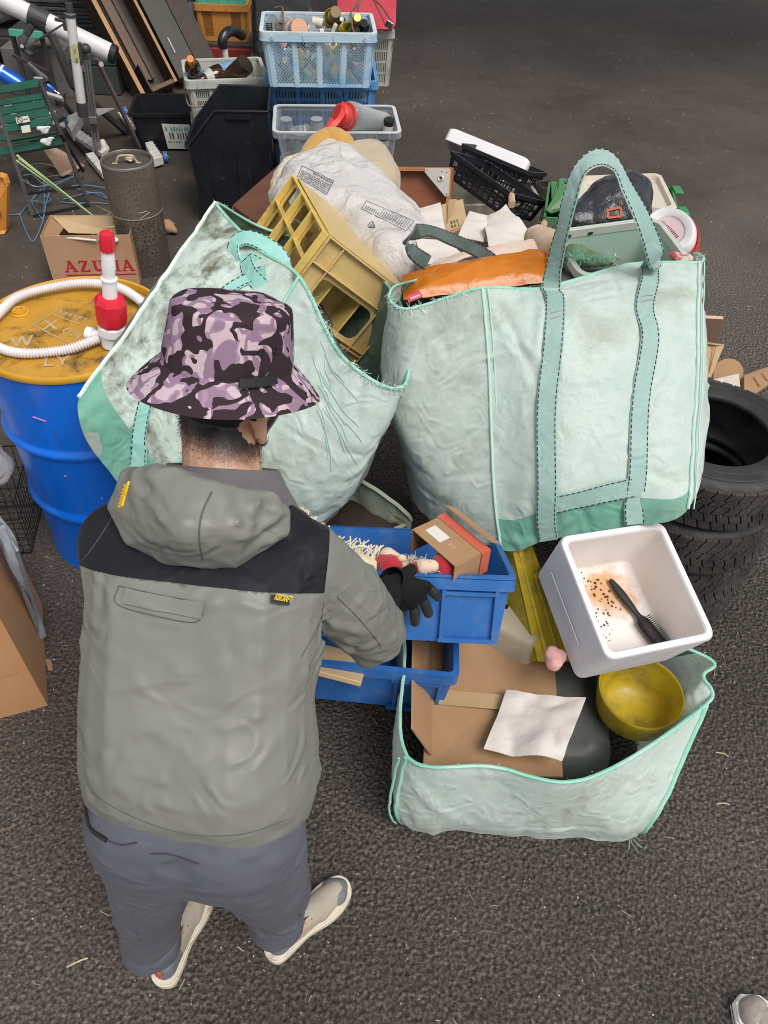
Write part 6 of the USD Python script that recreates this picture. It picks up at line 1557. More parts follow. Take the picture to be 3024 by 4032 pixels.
# papers, small carton, foam lid, baskets, pale box, pole, green crate
pap = mat('white_paper', (.62, .56, .51), (.70, .64, .59), rough=.7, bump=.35, bscale=10, bdist=.02)
def paper(label, pts, bulge=.03, seed=1, n=16):
    p = [A(*q) for q in pts]
    V = np.array([[ml(ml(p[0], p[1], a), ml(p[3], p[2], a), b) for a in np.linspace(0, 1, n)] for b in np.linspace(0, 1, n)])
    nn = np.cross(p[1] - p[0], p[3] - p[0]); nn /= np.linalg.norm(nn); nn = nn if nn[1] < 0 else -nn
    h = meshkit.fbm(V * 6, 3, seed) - .4 + .6 * (np.abs(meshkit.fbm(V * 9, 2, seed + 3) - .5) * -2 + .3)
    V = V + nn * (bulge * h)[..., None]
    m, m2 = gridmesh(V), gridmesh(V - nn * .002); m2.invert()
    t = thing('paper_sheet', label, 'paper', V.reshape(-1, 3)[np.argmin(V.reshape(-1, 3)[:, 2])])
    part(t, 'sheet', [m, m2], pap, w=1, smooth=70)
paper('white paper scrap with a torn top edge left of the small carton', [(.062,3.045,.857), (.171,3.087,.870), (.181,2.737,.906), (.068,2.669,.909)], .02, 3)
paper('pointed white paper sheet in front of the pale box', [(.302,3.171,.812), (.380,3.134,.805), (.328,2.768,.866), (.237,2.835,.862)], .03, 5)
paper('big crumpled white paper sheet with a rounded fold right of the small carton', [(.353,3.092,.819), (.453,3.229,.827), (.520,2.847,.874), (.328,2.582,.937)], .045, 9)
paper('milky sheet hanging over the dark loop of the right bag', [(.066,2.626,.937), (.179,2.629,.941), (.253,2.442,.968), (.097,2.407,.962)], .03, 13)
t = thing('small_carton', 'small brown carton with green print behind the white papers', 'carton', (.245,3.075,.746))
k4 = [A(*(.177,3.179,.820)), A(*(.271,3.230,.828)), A(*(.283,2.982,.824)), A(*(.194,2.929,.814))]
nk = np.cross(k4[1] - k4[0], k4[3] - k4[0]); nk /= np.linalg.norm(nk); nk = nk if nk[1] > 0 else -nk
part(t, 'front_panel', slab(k4, nk * .006), tan_, w=1, smooth=0)
part(t, 'side_panel', slab([k4[1] + nk * .001, k4[2] + nk * .001, k4[2] + nk * .12, k4[1] + nk * .12], (k4[1] - k4[0]) * .02), cardd, w=1, smooth=0)
part(t, 'top_flap', slab([k4[0] + nk * .007, k4[1] + nk * .007, k4[1] + nk * .12, k4[0] + nk * .12], (0, 0, .004)), cardd, w=1, smooth=0)
grn = mat('green_print', (.10, .17, .06), rough=.7)
gp_ = []
U, Vd = k4[1] - k4[0], k4[3] - k4[0]
for r in range(2):
    for k in range(4):
        c0 = k4[0] + U * (.28 + .13 * k) + Vd * (.66 + .14 * r) - nk * .001
        for a_, b_ in (((0, 0), (.09, 0)), ((0, .05), (.09, .05)), ((.045, -.02), (.045, .09)), ((.01, .085), (.085, .085)), ((.012, -.01), (.012, .07))):
            if (k + r + int(a_[1] * 100)) % 5 != 2:
                gp_.append(bar(c0 + U * a_[0] + Vd * a_[1], c0 + U * b_[0] + Vd * b_[1], .004, .001, nk))
part(t, 'green_lettering', gp_, grn, w=1, smooth=False, kind='stuff')
part(t, 'red_line', bar(k4[3] + U * .2 - Vd * .04 - nk * .001, k4[3] + U * .62 - Vd * .06 - nk * .001, .006, .001, nk), mat('line_red', (.5, .03, .05)), w=1, smooth=0)
part(t, 'torn_flap', slab([k4[0] + U * .35 + Vd * .05 - nk * .02, k4[0] + U * .66 + Vd * .22 - nk * .035, k4[0] + U * .12 + Vd * .72 - nk * .004], nk * .003), tan_, w=1, smooth=0)

pbox = mat('pale_box', (.34, .31, .25), (.40, .37, .31), rough=.7, dirt=(.22, .19, .15), dscale=4)
t = thing('foam_box', 'pale grey open foam box under the black baskets', 'foam box', (.566, 4.72, 0), yaw=8)
l_, w_, h_ = .58, .36, .235
outr = [fb_ring(l_ * .94, w_ * .94, 0, .02), fb_ring(l_, w_, h_, .02), fb_ring(l_ - .04, w_ - .04, h_ + .001, .015), fb_ring(l_ - .06, w_ - .06, .03, .015), fb_ring(.02, .02, .029, .004)]
part(t, 'shell', gridmesh(np.array(outr), True), pbox, smooth=40)
bkp = mat('black_basket_plastic', (.010, .0105, .014), (.018, .0185, .024), rough=.45, spec=.35)
def basket(name, label, pos, R, L, W, Hh, rows=2, cols=8, scoop=False):
    t = thing(name, label, 'basket', pos, R=R)
    tp = .9
    sides = [((-1, -1), (1, -1)), ((1, -1), (1, 1)), ((1, 1), (-1, 1)), ((-1, 1), (-1, -1))]
    for i, (a, b) in enumerate(sides):
        ln = L if i % 2 == 0 else W
        nc = cols if i % 2 == 0 else max(4, int(cols * W / L))
        P = lambda s, k, z: (s[0] * L / 2 * k, s[1] * W / 2 * k, z)
        holes = []
        cw = (ln - .05) / nc
        for r in range(rows):
            hh = (Hh - .045) / rows
            for c in range(nc):
                holes.append(sg.box(.025 + cw * c + .006, .015 + hh * r + .005, .025 + cw * (c + 1) - .006, .015 + hh * (r + 1) - .005))
        p0, p1, p2, p3 = P(a, tp, 0), P(b, tp, 0), P(b, 1, Hh), P(a, 1, Hh)
        nn = A(-(b[1] - a[1]), b[0] - a[0], 0) / 2
        part(t, 'side_wall', panel_holes(p0, p1, p2, p3, holes, .004, nn, (ln, Hh)), bkp, smooth=0)
    part(t, 'rim', prism(rrect(-L / 2 - .01, -W / 2 - .01, L / 2 + .01, W / 2 + .01, .02).difference(rrect(-L / 2 + .006, -W / 2 + .006, L / 2 - .006, W / 2 - .006, .012)), .022, (0, 0, Hh - .02)), bkp)
    part(t, 'floor', panel_holes((-L / 2 * tp, -W / 2 * tp, .001), (L / 2 * tp, -W / 2 * tp, .001), (L / 2 * tp, W / 2 * tp, .001), (-L / 2 * tp, W / 2 * tp, .001), [sg.box(.03 + i * L / 8, .03 + j * W / 5, .03 + i * L / 8 + L / 8 - .012, .03 + j * W / 5 + W / 5 - .012) for i in range(7) for j in range(4)], .004, (0, 0, 1), (L, W)), bkp, smooth=0)
    return t
a_, b_ = A(*(.300,4.672,.486)), A(*(.617,4.228,.446)); xd = b_ - a_; Lb = np.linalg.norm(xd); xd /= Lb
zd_ = A(.30, .22, .93); zd_ -= xd * (zd_ @ xd); zd_ /= np.linalg.norm(zd_); R1_ = np.stack([xd, np.cross(zd_, xd), zd_], 1)
basket('shallow_basket', 'front black plastic basket with open squares, tipped on the pale box', ml(a_, b_, .5) + R1_ @ A(0, .165, -.135), R1_, Lb, .33, .135, 2, 9)
a_, b_ = A(*(.381,4.935,.435)), A(*(.785,4.700,.374)); xd = b_ - a_; Lb = np.linalg.norm(xd); xd /= Lb
zd_ = A(.22, .25, .95); zd_ -= xd * (zd_ @ xd); zd_ /= np.linalg.norm(zd_); R2_ = np.stack([xd, np.cross(zd_, xd), zd_], 1)
basket('shallow_basket', 'rear black plastic basket under the white foam lid', ml(a_, b_, .5) + R2_ @ A(0, .17, -.17), R2_, Lb, .34, .17, 3, 10)
whf = mat('clean_white_foam', (.76, .75, .76), (.80, .79, .80), rough=.7)
a_, b_ = A(*(.301,5.240,.397)), A(*(.816,5.001,.304)); xd = b_ - a_; Lb = np.linalg.norm(xd); xd /= Lb
yd_ = A(.05, .82, -.57); yd_ -= xd * (yd_ @ xd); yd_ /= np.linalg.norm(yd_); zf_ = np.cross(xd, yd_)
if zf_[2] < 0: yd_, zf_ = -yd_, -zf_
RL_ = np.stack([xd, yd_, zf_], 1)
t = thing('styrofoam_cover', 'white foam lid with a recess leaning on the black baskets', 'foam lid', ml(a_, b_, .5) + RL_ @ A(0, 0, -.02), R=RL_)
ys = .13 * (1 if yd_[1] > 0 else -1)
rg = lambda l, w, z, r: np.c_[np.array(rrect(-l / 2, ys - w / 2, l / 2, ys + w / 2, r).exterior.coords)[:-1], np.full(len(np.array(rrect(-l / 2, ys - w / 2, l / 2, ys + w / 2, r).exterior.coords)) - 1, z)]
part(t, 'shell', gridmesh(np.array([rg(.0006, .0006, .05, .0001), rg(Lb - .04, .27, .05, .03), rg(Lb, .31, .035, .03), rg(Lb, .31, -.035, .03), rg(Lb - .05, .26, -.037, .02), rg(Lb - .10, .21, -.005, .02), rg(.0006, .0006, -.004, .0001)]), True), whf, smooth=40)
pm_ = mat('dark_pole', (.05, .045, .04), (.08, .075, .065), rough=.5)
pp = A(*(.895,4.724,.000))
t = thing('drain_pipe', 'short dark upright pipe right of the pale box', 'pipe', (pp[0] + .01, pp[1] + .1, 0))
part(t, 'tube', lathe([(.055, 0), (.06, 0), (.06, .255), (.055, .26), (.05, .255), (.05, 0), (.055, 0)], 28), pm_, smooth=50)
part(t, 'collar', lathe([(.06, .0), (.066, .004), (.066, .04), (.06, .045)], 28), pm_, smooth=50)
wd = mat('broken_wood', (.45, .30, .18), (.55, .40, .27), rough=.7, stretch=(8, 8, 1))
for p0_, p1_, lab, r in (((.519,3.468,.710), (.527,3.606,.705), 'broken pale stick rising in front of the pale box', .022), ((.551,2.803,.900), (.565,2.884,.910), 'short brown stick left of the green folding crate', .018), ((.540,2.661,.971), (.569,2.730,.969), 'dark stick leaning at the left end of the teal tub', .014)):
    a_, b_ = A(*p0_), A(*p1_)
    single('wooden_stick', tube([a_, ml(a_, b_, .4), ml(a_, b_, .75) + A(.002, 0, 0), b_], [r * .8, r * .75, r * .7, r * .2], 7), wd if r != .014 else pm_, lab, 'stick', smooth=0)
gfab = mat('green_fabric', (.045, .17, .06), (.07, .22, .085), rough=.7, bump=.25, bscale=20, bdist=.01)
gfab2 = mat('grey_green_film', (.16, .22, .13), (.24, .31, .2), rough=.45)
trm = mat('cream_tray', (.56, .50, .42), (.62, .56, .48), rough=.5, dirt=(.40, .34, .27), dscale=5)
t = thing('green_box', 'green folding fabric box holding a cream foam lid behind the right bag', 'box', (1.2, 4.3, .2))
g00, g10, g11, g01 = A(*(.775,3.990,.420)), A(*(1.525,4.031,.420)), A(*(1.575,4.475,.420)), A(*(.859,4.468,.420))
dn_ = A(0, 0, -.40)
for a_, b_ in ((g00, g10), (g10, g11), (g11, g01), (g01, g00)):
    d = b_ - a_; n = A(-d[1], d[0], 0); n /= np.linalg.norm(n)
    part(t, 'side_panel', slab([a_ + dn_, b_ + dn_, b_, a_], n * .012), gfab, w=1)
part(t, 'corner_flap', slab([g01 + A(.01, -.02, .003), ml(g01, g11, .2) + A(0, -.02, .004), ml(g01, g11, .17) - A(0, .30, -.004), g00 + A(.05, .05, .003)], (0, 0, .005)), gfab, w=1)
part(t, 'clear_pocket', slab([ml(g01, g11, .06) + A(0, -.05, .012), ml(g01, g11, .16) + A(0, -.06, .012), ml(g00, g10, .15) + A(0, .10, .012), ml(g00, g10, .05) + A(0, .06, .012)], (0, 0, .003)), gfab2, w=1)
for k, q in ((.0, .06), (.5, .06)):
    part(t, 'side_tab', T(rbox(.05, .09, .015, .004), ml(g10, g11, .25 + k * 1.25) + A(.02, 0, .005)), mat('green_tab', (.03, .24, .09), rough=.6), w=1)
sp3 = spline([ml(g00, g01, .1) + A(.02, 0, .01), ml(g00, g01, .6) + A(.07, 0, .02), ml(g01, g11, .1) + A(0, -.03, .02), ml(g01, g11, .17) + A(0, -.12, .02), ml(g01, g11, .2) + A(0, -.3, .012)], 6)
part(t, 'handle_strap', ribbon(sp3, .035, [A(.2, -.3, .9)] * len(sp3), .004, 1, False)[0], gfab, w=1)
t1, t2_, t3, t4 = A(*(.951,4.063,.460)), A(*(1.489,4.043,.460)), A(*(1.498,4.515,.460)), A(*(1.020,4.419,.460))
t = thing('styrofoam_cover', 'cream foam lid lying face up on the green fabric box', 'foam lid', (t1 + t3) / 2)
cc_ = (t1 + t2_ + t3 + t4) / 4
def qring(s, z, rad=.035):
    pl = sg.Polygon([(p[0], p[1]) for p in (cc_ + (q - cc_) * s for q in (t1, t2_, t3, t4))]).buffer(-rad).buffer(rad, 5)
    return np.array(pl.exterior.coords)[:-1], z
ring_n = 48
def res(pl, z):
    ls = sg.LineString(np.vstack([pl, pl[:1]])); st = sg.Point(*(cc_[:2] + A(1, 0)))
    o0 = ls.project(sg.Point(cc_[0] + 2, cc_[1]))
    return np.array([(*ls.interpolate((o0 + ls.length * k / ring_n) % ls.length).coords[0], z) for k in range(ring_n)])
rs = [res(*qring(1.0, .425)), res(*qring(1.0, .475)), res(*qring(.985, .48)), res(*qring(.90, .48)), res(*qring(.875, .455)), res(*qring(.2, .455))]
m = gridmesh(np.array(rs), True)
part(t, 'shell', [m, slab(rs[-1], (0, 0, -.004))], trm, w=1, smooth=35)
paper('crumpled white paper in the mouth of the lower bag', [(.30, 1.0, .30), (.50, .95, .33), (.60, 1.16, .31), (.38, 1.2, .29)], .06, 21, 30)

# ---------------------------------------------------------------- crates of bottles
def diamond_holes(x0, x1, z0, z1, nx, nz, k=.40):
    dx, dz = (x1 - x0) / nx, (z1 - z0) / nz
    out = []
    for r in range(2 * nz - 1):
        for c in range(nx if r % 2 == 0 else nx - 1):
            cx = x0 + dx * (c + .5 + (.5 if r % 2 else 0)); cz = z0 + dz * (r * .5 + .5)
            out.append(sg.Polygon([(cx - dx * k, cz), (cx, cz - dz * k), (cx + dx * k, cz), (cx, cz + dz * k)]))
    return out
def slot_holes(x0, x1, z0, z1, n, rows, gap=.008):
    w = (x1 - x0) / n; h = (z1 - z0) / rows
    return [sg.box(x0 + w * c + w * .27, z0 + h * r + gap, x0 + w * (c + 1) - w * .27, z0 + h * (r + 1) - gap) for r in range(rows) for c in range(n)]
def crate(name, label, loc, R, L, W, H, m, style, rimm=None, tp=.92, group=None, cat='crate'):
    t = thing(name, label, cat, loc, R=R, group=group)
    sides = [((-1, -1), (1, -1)), ((1, -1), (1, 1)), ((1, 1), (-1, 1)), ((-1, 1), (-1, -1))]
    for i, (a, b) in enumerate(sides):
        ln = L if i % 2 == 0 else W
        P = lambda s, k, z: (s[0] * L / 2 * k, s[1] * W / 2 * k, z)
        if style == 'diamond':
            n = 4 if i % 2 == 0 else 3
            pw = (ln - .06) / n; holes = []
            for c in range(n):
                holes += diamond_holes(.03 + pw * c + .015, .03 + pw * (c + 1) - .015, .015, H - .05, 6, 12)
        elif style == 'slots':
            n = 4 if i % 2 == 0 else 3
            pw = (ln - .05) / n; holes = []
            for c in range(n):
                holes += slot_holes(.025 + pw * c + .012, .025 + pw * (c + 1) - .012, .02, H - .055, 7, 4)
            if i % 2:
                holes = [h for h in holes if not h.intersects(sg.box(ln / 2 - .07, H - .10, ln / 2 + .07, H))] + [rrect(ln / 2 - .055, H - .085, ln / 2 + .055, H - .058, .008)]
        elif style == 'columns':
            holes = diamond_holes(ln * .10, ln * .32, .03, H - .05, 4, 9) + diamond_holes(ln * .68, ln * .90, .03, H - .05, 4, 9)
        else:
            holes = []
        nn = A(-(b[1] - a[1]), b[0] - a[0], 0) / 2
        part(t, 'side_wall', panel_holes(P(a, tp, 0), P(b, tp, 0), P(b, 1, H), P(a, 1, H), holes, .004, nn, (ln, H)), m, smooth=0)
        # uprights and a waist rail standing proud of the wall
        n = 1 if style == 'columns' else 4 if i % 2 == 0 else 3
        for c in range(n + 1):
            u = .03 + (ln - .06) * c / n
            q0 = ml(P(a, tp, 0), P(b, tp, 0), u / ln); q1 = ml(P(a, 1, H - .03), P(b, 1, H - .03), u / ln)
            d = (A(*P(b, 1, 0)) - A(*P(a, 1, 0))); d /= np.linalg.norm(d)
            part(t, 'upright', slab([q0 - d * .011, q0 + d * .011, q1 + d * .011, q1 - d * .011], -nn * .006), m, smooth=0)
    part(t, 'floor', box(L * tp - .01, W * tp - .01, .005, (0, 0, .003)), m)
    ri = rrect(-L / 2 - .016, -W / 2 - .016, L / 2 + .016, W / 2 + .016, .035).difference(rrect(-L / 2 + .006, -W / 2 + .006, L / 2 - .006, W / 2 - .006, .025))
    part(t, 'rim', prism(ri, .012, (0, 0, H - .008)), rimm or m)
    ri = rrect(-L / 2 - .016, -W / 2 - .016, L / 2 + .016, W / 2 + .016, .035).difference(rrect(-L / 2 - .011, -W / 2 - .011, L / 2 + .011, W / 2 + .011, .03))
    part(t, 'rim_skirt', prism(ri, .030, (0, 0, H - .0385)), m)
    part(t, 'rim_flange', prism(rrect(-L / 2 - .018, -W / 2 - .018, L / 2 + .018, W / 2 + .018, .035).difference(rrect(-L / 2 + .002, -W / 2 + .002, L / 2 - .002, W / 2 - .002, .025)), .005, (0, 0, H - .044)), m)
    for x in np.linspace(-L / 2 + .06, L / 2 - .06, 4):
        part(t, 'rim_rib', box(.004, .010, .028, (x, -W / 2 - .018, H - .024)), m)
    return t
wire_m = mat('rusty_wire', (.16, .10, .075), (.24, .15, .11), rough=.6)
lb = mat('light_blue_plastic', (.40, .56, .66), (.52, .64, .72), rough=.45, scale=2.5, dirt=(.22, .46, .68), dscale=2.2, dlo=.5, dhi=.62)
lbr = mat('light_blue_rim', (.52, .62, .66), (.60, .68, .70), rough=.55, dirt=(.40, .40, .36), dscale=9, dlo=.5, dhi=.75)
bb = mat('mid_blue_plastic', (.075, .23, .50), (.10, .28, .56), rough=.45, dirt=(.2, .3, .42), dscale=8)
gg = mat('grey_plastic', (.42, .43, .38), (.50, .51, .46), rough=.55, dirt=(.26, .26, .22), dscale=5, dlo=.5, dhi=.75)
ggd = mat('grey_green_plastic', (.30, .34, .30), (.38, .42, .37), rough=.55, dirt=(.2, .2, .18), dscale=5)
LBL, LBR = A(-.535, 5.30, .665), euler(6.2)
tLB = crate('bottle_crate', 'light blue lattice crate heaped with small glass bottles, top of its stack', LBL, LBR, .655, .43, .295, lb, 'diamond', lbr)
for q in (((-.794,5.126,.928), (-.722,5.123,.953), (-.752,5.357,.985), (-.792,5.596,.966), (-.839,5.637,.951)), ((-.242,5.129,.931), (-.309,5.156,.957), (-.336,5.327,.984), (-.351,5.567,.966), (-.329,5.665,.977), (-.299,5.761,.988))):
    part(tLB, 'wire_handle', tube(spline(q, 6), .0055, 7), wire_m, w=1)
for x in (-.27, .27):
    part(tLB, 'rim_eye', T(lathe([(.006, 0), (.011, 0), (.011, .006), (.006, .006), (.006, 0)], 16), (x, -.43 / 2 - .017, .272), R=rot([1, 0, 0], 90)), lbr)
t = crate('crate', 'mid blue slotted crate right under the light blue lattice crate', (-.535, 5.45, .365), euler(5.8), .675, .45, .30, bb, 'slots')
for x in (-.30, .30):
    part(t, 'rim_eye', T(lathe([(.008, 0), (.014, 0), (.014, .006), (.008, .006), (.008, 0)], 16), (x, -.45 / 2 - .017, .278), R=rot([1, 0, 0], 90)), bb)
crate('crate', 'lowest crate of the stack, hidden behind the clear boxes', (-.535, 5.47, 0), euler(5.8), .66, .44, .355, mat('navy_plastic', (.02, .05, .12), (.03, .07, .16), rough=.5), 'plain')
GCL = A(*(-1.200,5.316,.620)); 
gz = .33
ga, gb, gc_ = A(*(-1.376,4.905,.620)), A(*(-1.461,5.662,.620)), A(*(-1.009,5.785,.620))
gx = gc_ - gb; gL = np.linalg.norm(gx[:2]); gx /= np.linalg.norm(gx)
gW = .42; gyv = np.cross(A(0, 0, 1), gx); gcen = ml(gb, gc_, .5) - gyv * gW / 2
RG = np.stack([gx, gyv, A(0, 0, 1)], 1)
tGC = crate('bottle_crate', 'grey slotted crate with big brown bottles behind the tall black bin', (gcen[0], gcen[1], .31), RG, gL + .03, gW, .31, gg, 'slots', mat('grey_rim', (.48, .49, .44), (.55, .56, .50), rough=.6, dirt=(.3, .3, .26), dscale=8))
hw = gL / 2
part(tGC, 'wire_handle', tube(spline([A(-hw - .03, .06, .27), A(-hw - .035, -.15, .20), A(-hw - .01, -gW / 2 - .03, .17), A(-hw + .12, -gW / 2 - .028, .175), A(hw, -gW / 2 - .03, .18)], 6), .005, 7), wire_m)
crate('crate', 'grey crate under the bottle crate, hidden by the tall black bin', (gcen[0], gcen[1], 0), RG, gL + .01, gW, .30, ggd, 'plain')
t2c = crate('crate', 'grey slotted crate with an empty inside behind the light blue crate', (-.44, 7.55, 0), euler(9), .60, .42, .42, gg, 'slots', ggd)
part(t2c, 'wire_band', tube([A(.30, -.235, .33), A(.315, .0, .335), A(.318, .2, .335)], .005, 6), wire_m)

clearp = usdkit.material(stage, '/World/Looks/clear_cloudy_plastic', {'tr': ('transparent_bsdf', {'color': (.86, .88, .90)}), 'd': ('principled_bsdf', {'base_color': (.52, .54, .56), 'roughness': .3}), 'lw': ('layer_weight', {'blend': .3}), 'mr': ('map_range', {'to_min': .15, 'to_max': .85}), 'm': ('mix_closure', {})},
    [('lw.facing', 'mr.value'), ('mr.result', 'm.fac'), ('tr.BSDF', 'm.closure1'), ('d.BSDF', 'm.closure2')], surface='m.closure')
clearr = mat('cloudy_rim', (.52, .54, .55), (.6, .62, .63), rough=.35)
CL, CLR = A(-.392, 4.80, .33), euler(6.5)
def clear_box(label, loc, L, W, H):
    t = thing('storage_box', label, 'storage box', loc, R=CLR)
    tp = .9
    rs = lambda k, z, o=0: fb_ring(L * k + o, W * k + o, z, .03)
    part(t, 'body', gridmesh(np.array([rs(tp, 0), rs(tp, .004), rs(.985, H - .02), rs(1, H - .018), rs(1, H)]), True), clearp, smooth=35)
    part(t, 'floor', slab(rs(tp, .001), (0, 0, .003)), clearp)
    part(t, 'rim', prism(rrect(-L / 2 - .02, -W / 2 - .02, L / 2 + .02, W / 2 + .02, .045).difference(rrect(-L / 2, -W / 2, L / 2, W / 2, .03)), .006, (0, 0, H)), clearr)
    part(t, 'rim_skirt', prism(rrect(-L / 2 - .02, -W / 2 - .02, L / 2 + .02, W / 2 + .02, .045).difference(rrect(-L / 2 - .017, -W / 2 - .017, L / 2 + .017, W / 2 + .017, .042)), .03, (0, 0, H - .0305)), clearp)
    for x in np.linspace(-L / 2 + .05, L / 2 - .05, 9):
        part(t, 'rim_rib', box(.003, .017, .026, (x, -W / 2 - .009, H - .0145)), clearr)
    return t
clear_box('clear plastic box with loose jars and a big glass jar with red strap', CL, .70, .42, .26)
clear_box('second clear plastic box under the one with the jars', A(-.392, 4.80, .0), .66, .40, .30)

# ---------------------------------------------------------------- glass
def glass(name, c, k=.18, rough=.06):
    return usdkit.material(stage, '/World/Looks/' + name, {'tr': ('transparent_bsdf', {'color': c}), 'd': ('principled_bsdf', {'base_color': tuple(q * .55 for q in c), 'roughness': rough, 'specular_ior_level': .8}), 'lw': ('layer_weight', {'blend': .45}), 'mr': ('map_range', {'to_min': k, 'to_max': .85}), 'm': ('mix_closure', {})},
        [('lw.facing', 'mr.value'), ('mr.result', 'm.fac'), ('tr.BSDF', 'm.closure1'), ('d.BSDF', 'm.closure2')], surface='m.closure')
gclr = glass('clear_glass', (.84, .87, .87), .10)
gbrn = mat('brown_glass', (.028, .013, .007), (.045, .020, .010), rough=.07, spec=.7)
gamb = mat('amber_glass', (.14, .065, .012), (.2, .095, .02), rough=.08, spec=.7)
ggrn = mat('olive_glass', (.10, .11, .012), (.16, .16, .02), rough=.08, spec=.7)
gblk = mat('black_glass', (.01, .01, .011), rough=.08, spec=.7)
labw = mat('label_white', (.64, .62, .58), (.70, .68, .65), rough=.6)
laby = mat('label_yellow', (.62, .42, .02), (.68, .5, .05), rough=.55)
labb = mat('label_blue', (.10, .24, .42), (.30, .45, .58), rough=.55, scale=40)
labc = mat('label_cream', (.58, .55, .45), (.64, .61, .52), rough=.6)
gold_m = mat('gold_cap', (.55, .36, .10), (.62, .42, .14), rough=.35, metal=.6)
copm = mat('copper_lid', (.62, .33, .20), (.68, .40, .26), rough=.4, metal=.3)
SH = {  # profiles with unit height: (r/h, z/h)
 'beer': [(0, 0), (.13, .0), (.135, .02), (.135, .55), (.12, .64), (.06, .76), (.048, .84), (.045, .96), (.055, .965), (.055, 1.0), (.0, 1.0)],
 'pet': [(0, 0), (.13, 0), (.14, .03), (.138, .6), (.13, .72), (.09, .84), (.055, .90), (.05, .92), (.05, .97), (0, .97)],
 'vial': [(0, 0), (.17, 0), (.18, .03), (.18, .62), (.15, .72), (.09, .80), (.085, .93), (.10, .94), (.10, 1.0), (0, 1.0)],
 'jar': [(0, 0), (.36, 0), (.38, .05), (.38, .70), (.33, .80), (.33, .92), (.36, .94), (.36, 1.0), (0, 1.0)],
 'big': [(0, 0), (.17, .0), (.18, .02), (.18, .50), (.15, .62), (.07, .78), (.055, .84), (.05, .96), (.062, .965), (.062, 1.0), (.0, 1.0)],
 'flask': [(0, 0), (.20, 0), (.22, .03), (.22, .45), (.16, .60), (.07, .72), (.06, .95), (.07, .96), (.07, 1.0), (0, 1.0)]}
def bottle(label, base, axis, h, shape, gm, lab=None, lz=(.15, .5), cap=None, cz=.9, name='glass_bottle', cat='bottle', neck=None):
    ax = A(*axis); R = align(ax)
    t = thing(name, label, cat, base, R=R)
    prof = [(r * h, z * h) for r, z in SH[shape]]
    part(t, 'body', lathe(prof, 28), gm, smooth=55)
    rad = lambda z: np.interp(z, [p[1] for p in SH[shape]], [p[0] for p in SH[shape]]) * h
    if lab is not None:
        z0, z1 = lz
        pr = [(rad(z) + .0012, z * h) for z in np.linspace(z0, z1, 5)]
        part(t, 'label', lathe([(pr[0][0] - .001, pr[0][1])] + pr + [(pr[-1][0] - .001, pr[-1][1])], 28), lab, smooth=50)
    if neck is not None:
        pr = [(rad(z) + .0012, z * h) for z in np.linspace(.62, .74, 4)]
        part(t, 'neck_label', lathe([(pr[0][0] - .001, pr[0][1])] + pr + [(pr[-1][0] - .001, pr[-1][1])], 28), neck, smooth=50)
    if cap is not None:
        r = max(rad(cz), rad(.98)) + .003
        part(t, 'cap', lathe([(r - .001, cz * h), (r, cz * h + .001), (r, h * 1.02), (r - .003, h * 1.04), (0, h * 1.04)], 24), cap, smooth=40)
    return t
def lying(label, p, q, *a, **k):
    """bottle from the middle of its base p to its mouth q"""
    p, q = A(*p), A(*q)
    return bottle(label, p, q - p, np.linalg.norm(q - p), *a, **k)
z9 = .93
lying('clear glass bottle with cream label lying across the light blue crate', (-.504,5.397,.930), (-.700,5.423,.955), 'beer', gclr, labc, (.05, .38))
lying('tilted brown bottle with a big yellow label in the light blue crate', (-.503,5.640,.860), (-.437,5.377,1.000), 'vial', gamb, laby, (.22, .78), mat('brown_cap', (.2, .12, .03), rough=.4), .85)
lying('small dark bottle with white and blue label, white base towards the camera', (-.440,5.246,.930), (-.415,5.237,.990), 'vial', whp, labw, (.28, .70), blk, .85)
lying('bottle seen end on with a white ringed black cap in the light blue crate', A(*(-.402,5.433,.950)) + A(0, .10, -.05), (-.397,5.358,.970), 'pet', gblk, None, cap=mat('cap_white_ring', (.70, .68, .70), rough=.4), cz=.9)
lying('olive glass bottle with yellow label leaning right of the white labelled one', (-.399,5.376,.900), (-.338,5.274,.980), 'flask', ggrn, laby, (.2, .55))
lying('small golden capped bottle with yellow neck at the right of the light blue crate', (-.324,5.503,.880), (-.300,5.319,.990), 'vial', ggrn, laby, (.2, .6), gold_m, .82)
lying('little black bottle upright in the right corner of the light blue crate', (-.274,5.428,.900), (-.254,5.237,.985), 'vial', gblk, None)
lying('black topped small vial in front of the gold capped bottle', (-.289,5.385,.890), (-.296,5.217,.950), 'vial', gblk, labw, (.2, .5))
lying('wide dark jar with silver edge lying at the middle of the light blue crate', (-.621,5.297,.910), (-.568,5.252,.940), 'jar', gblk, None, cap=mat('silver_lid', (.5, .5, .5), rough=.3, metal=.7), cz=.85, name='jar', cat='jar')
lying('copper lidded jar lying by the pink ornament in the light blue crate', (-.703,5.305,.900), (-.635,5.189,.950), 'jar', gclr, labw, (.2, .6), copm, .8, name='jar', cat='jar')
lying('clear bottle lying flat along the front rim of the light blue crate', (-.457,5.367,.900), (-.564,5.307,.910), 'beer', gclr, labc, (.5, .7))
lying('clear wide jar lying at the left of the light blue crate', (-.753,5.481,.900), (-.822,5.373,.930), 'jar', gclr, None, name='jar', cat='jar')
coral = mat('coral_glaze', (.62, .28, .25), (.68, .36, .32), rough=.25)
lying('coral pink ornament with a copper top in the light blue crate', (-.736,5.411,.900), (-.668,5.292,.960), 'flask', coral, None, cap=copm, cz=.85, name='ornament', cat='ornament')
g = np.random.default_rng(77)
c_ = A(*(-.754,5.282,.930)); wb_ = []
for k in range(9):
    R_ = align(g.normal(0, 1, 3)); a = np.linspace(0, 2 * np.pi, 25)[:-1]
    wb_.append(tube(c_ + (np.stack([np.cos(a), np.sin(a), a * 0], 1) * .038) @ R_.T, .0016, 5, closed=True))
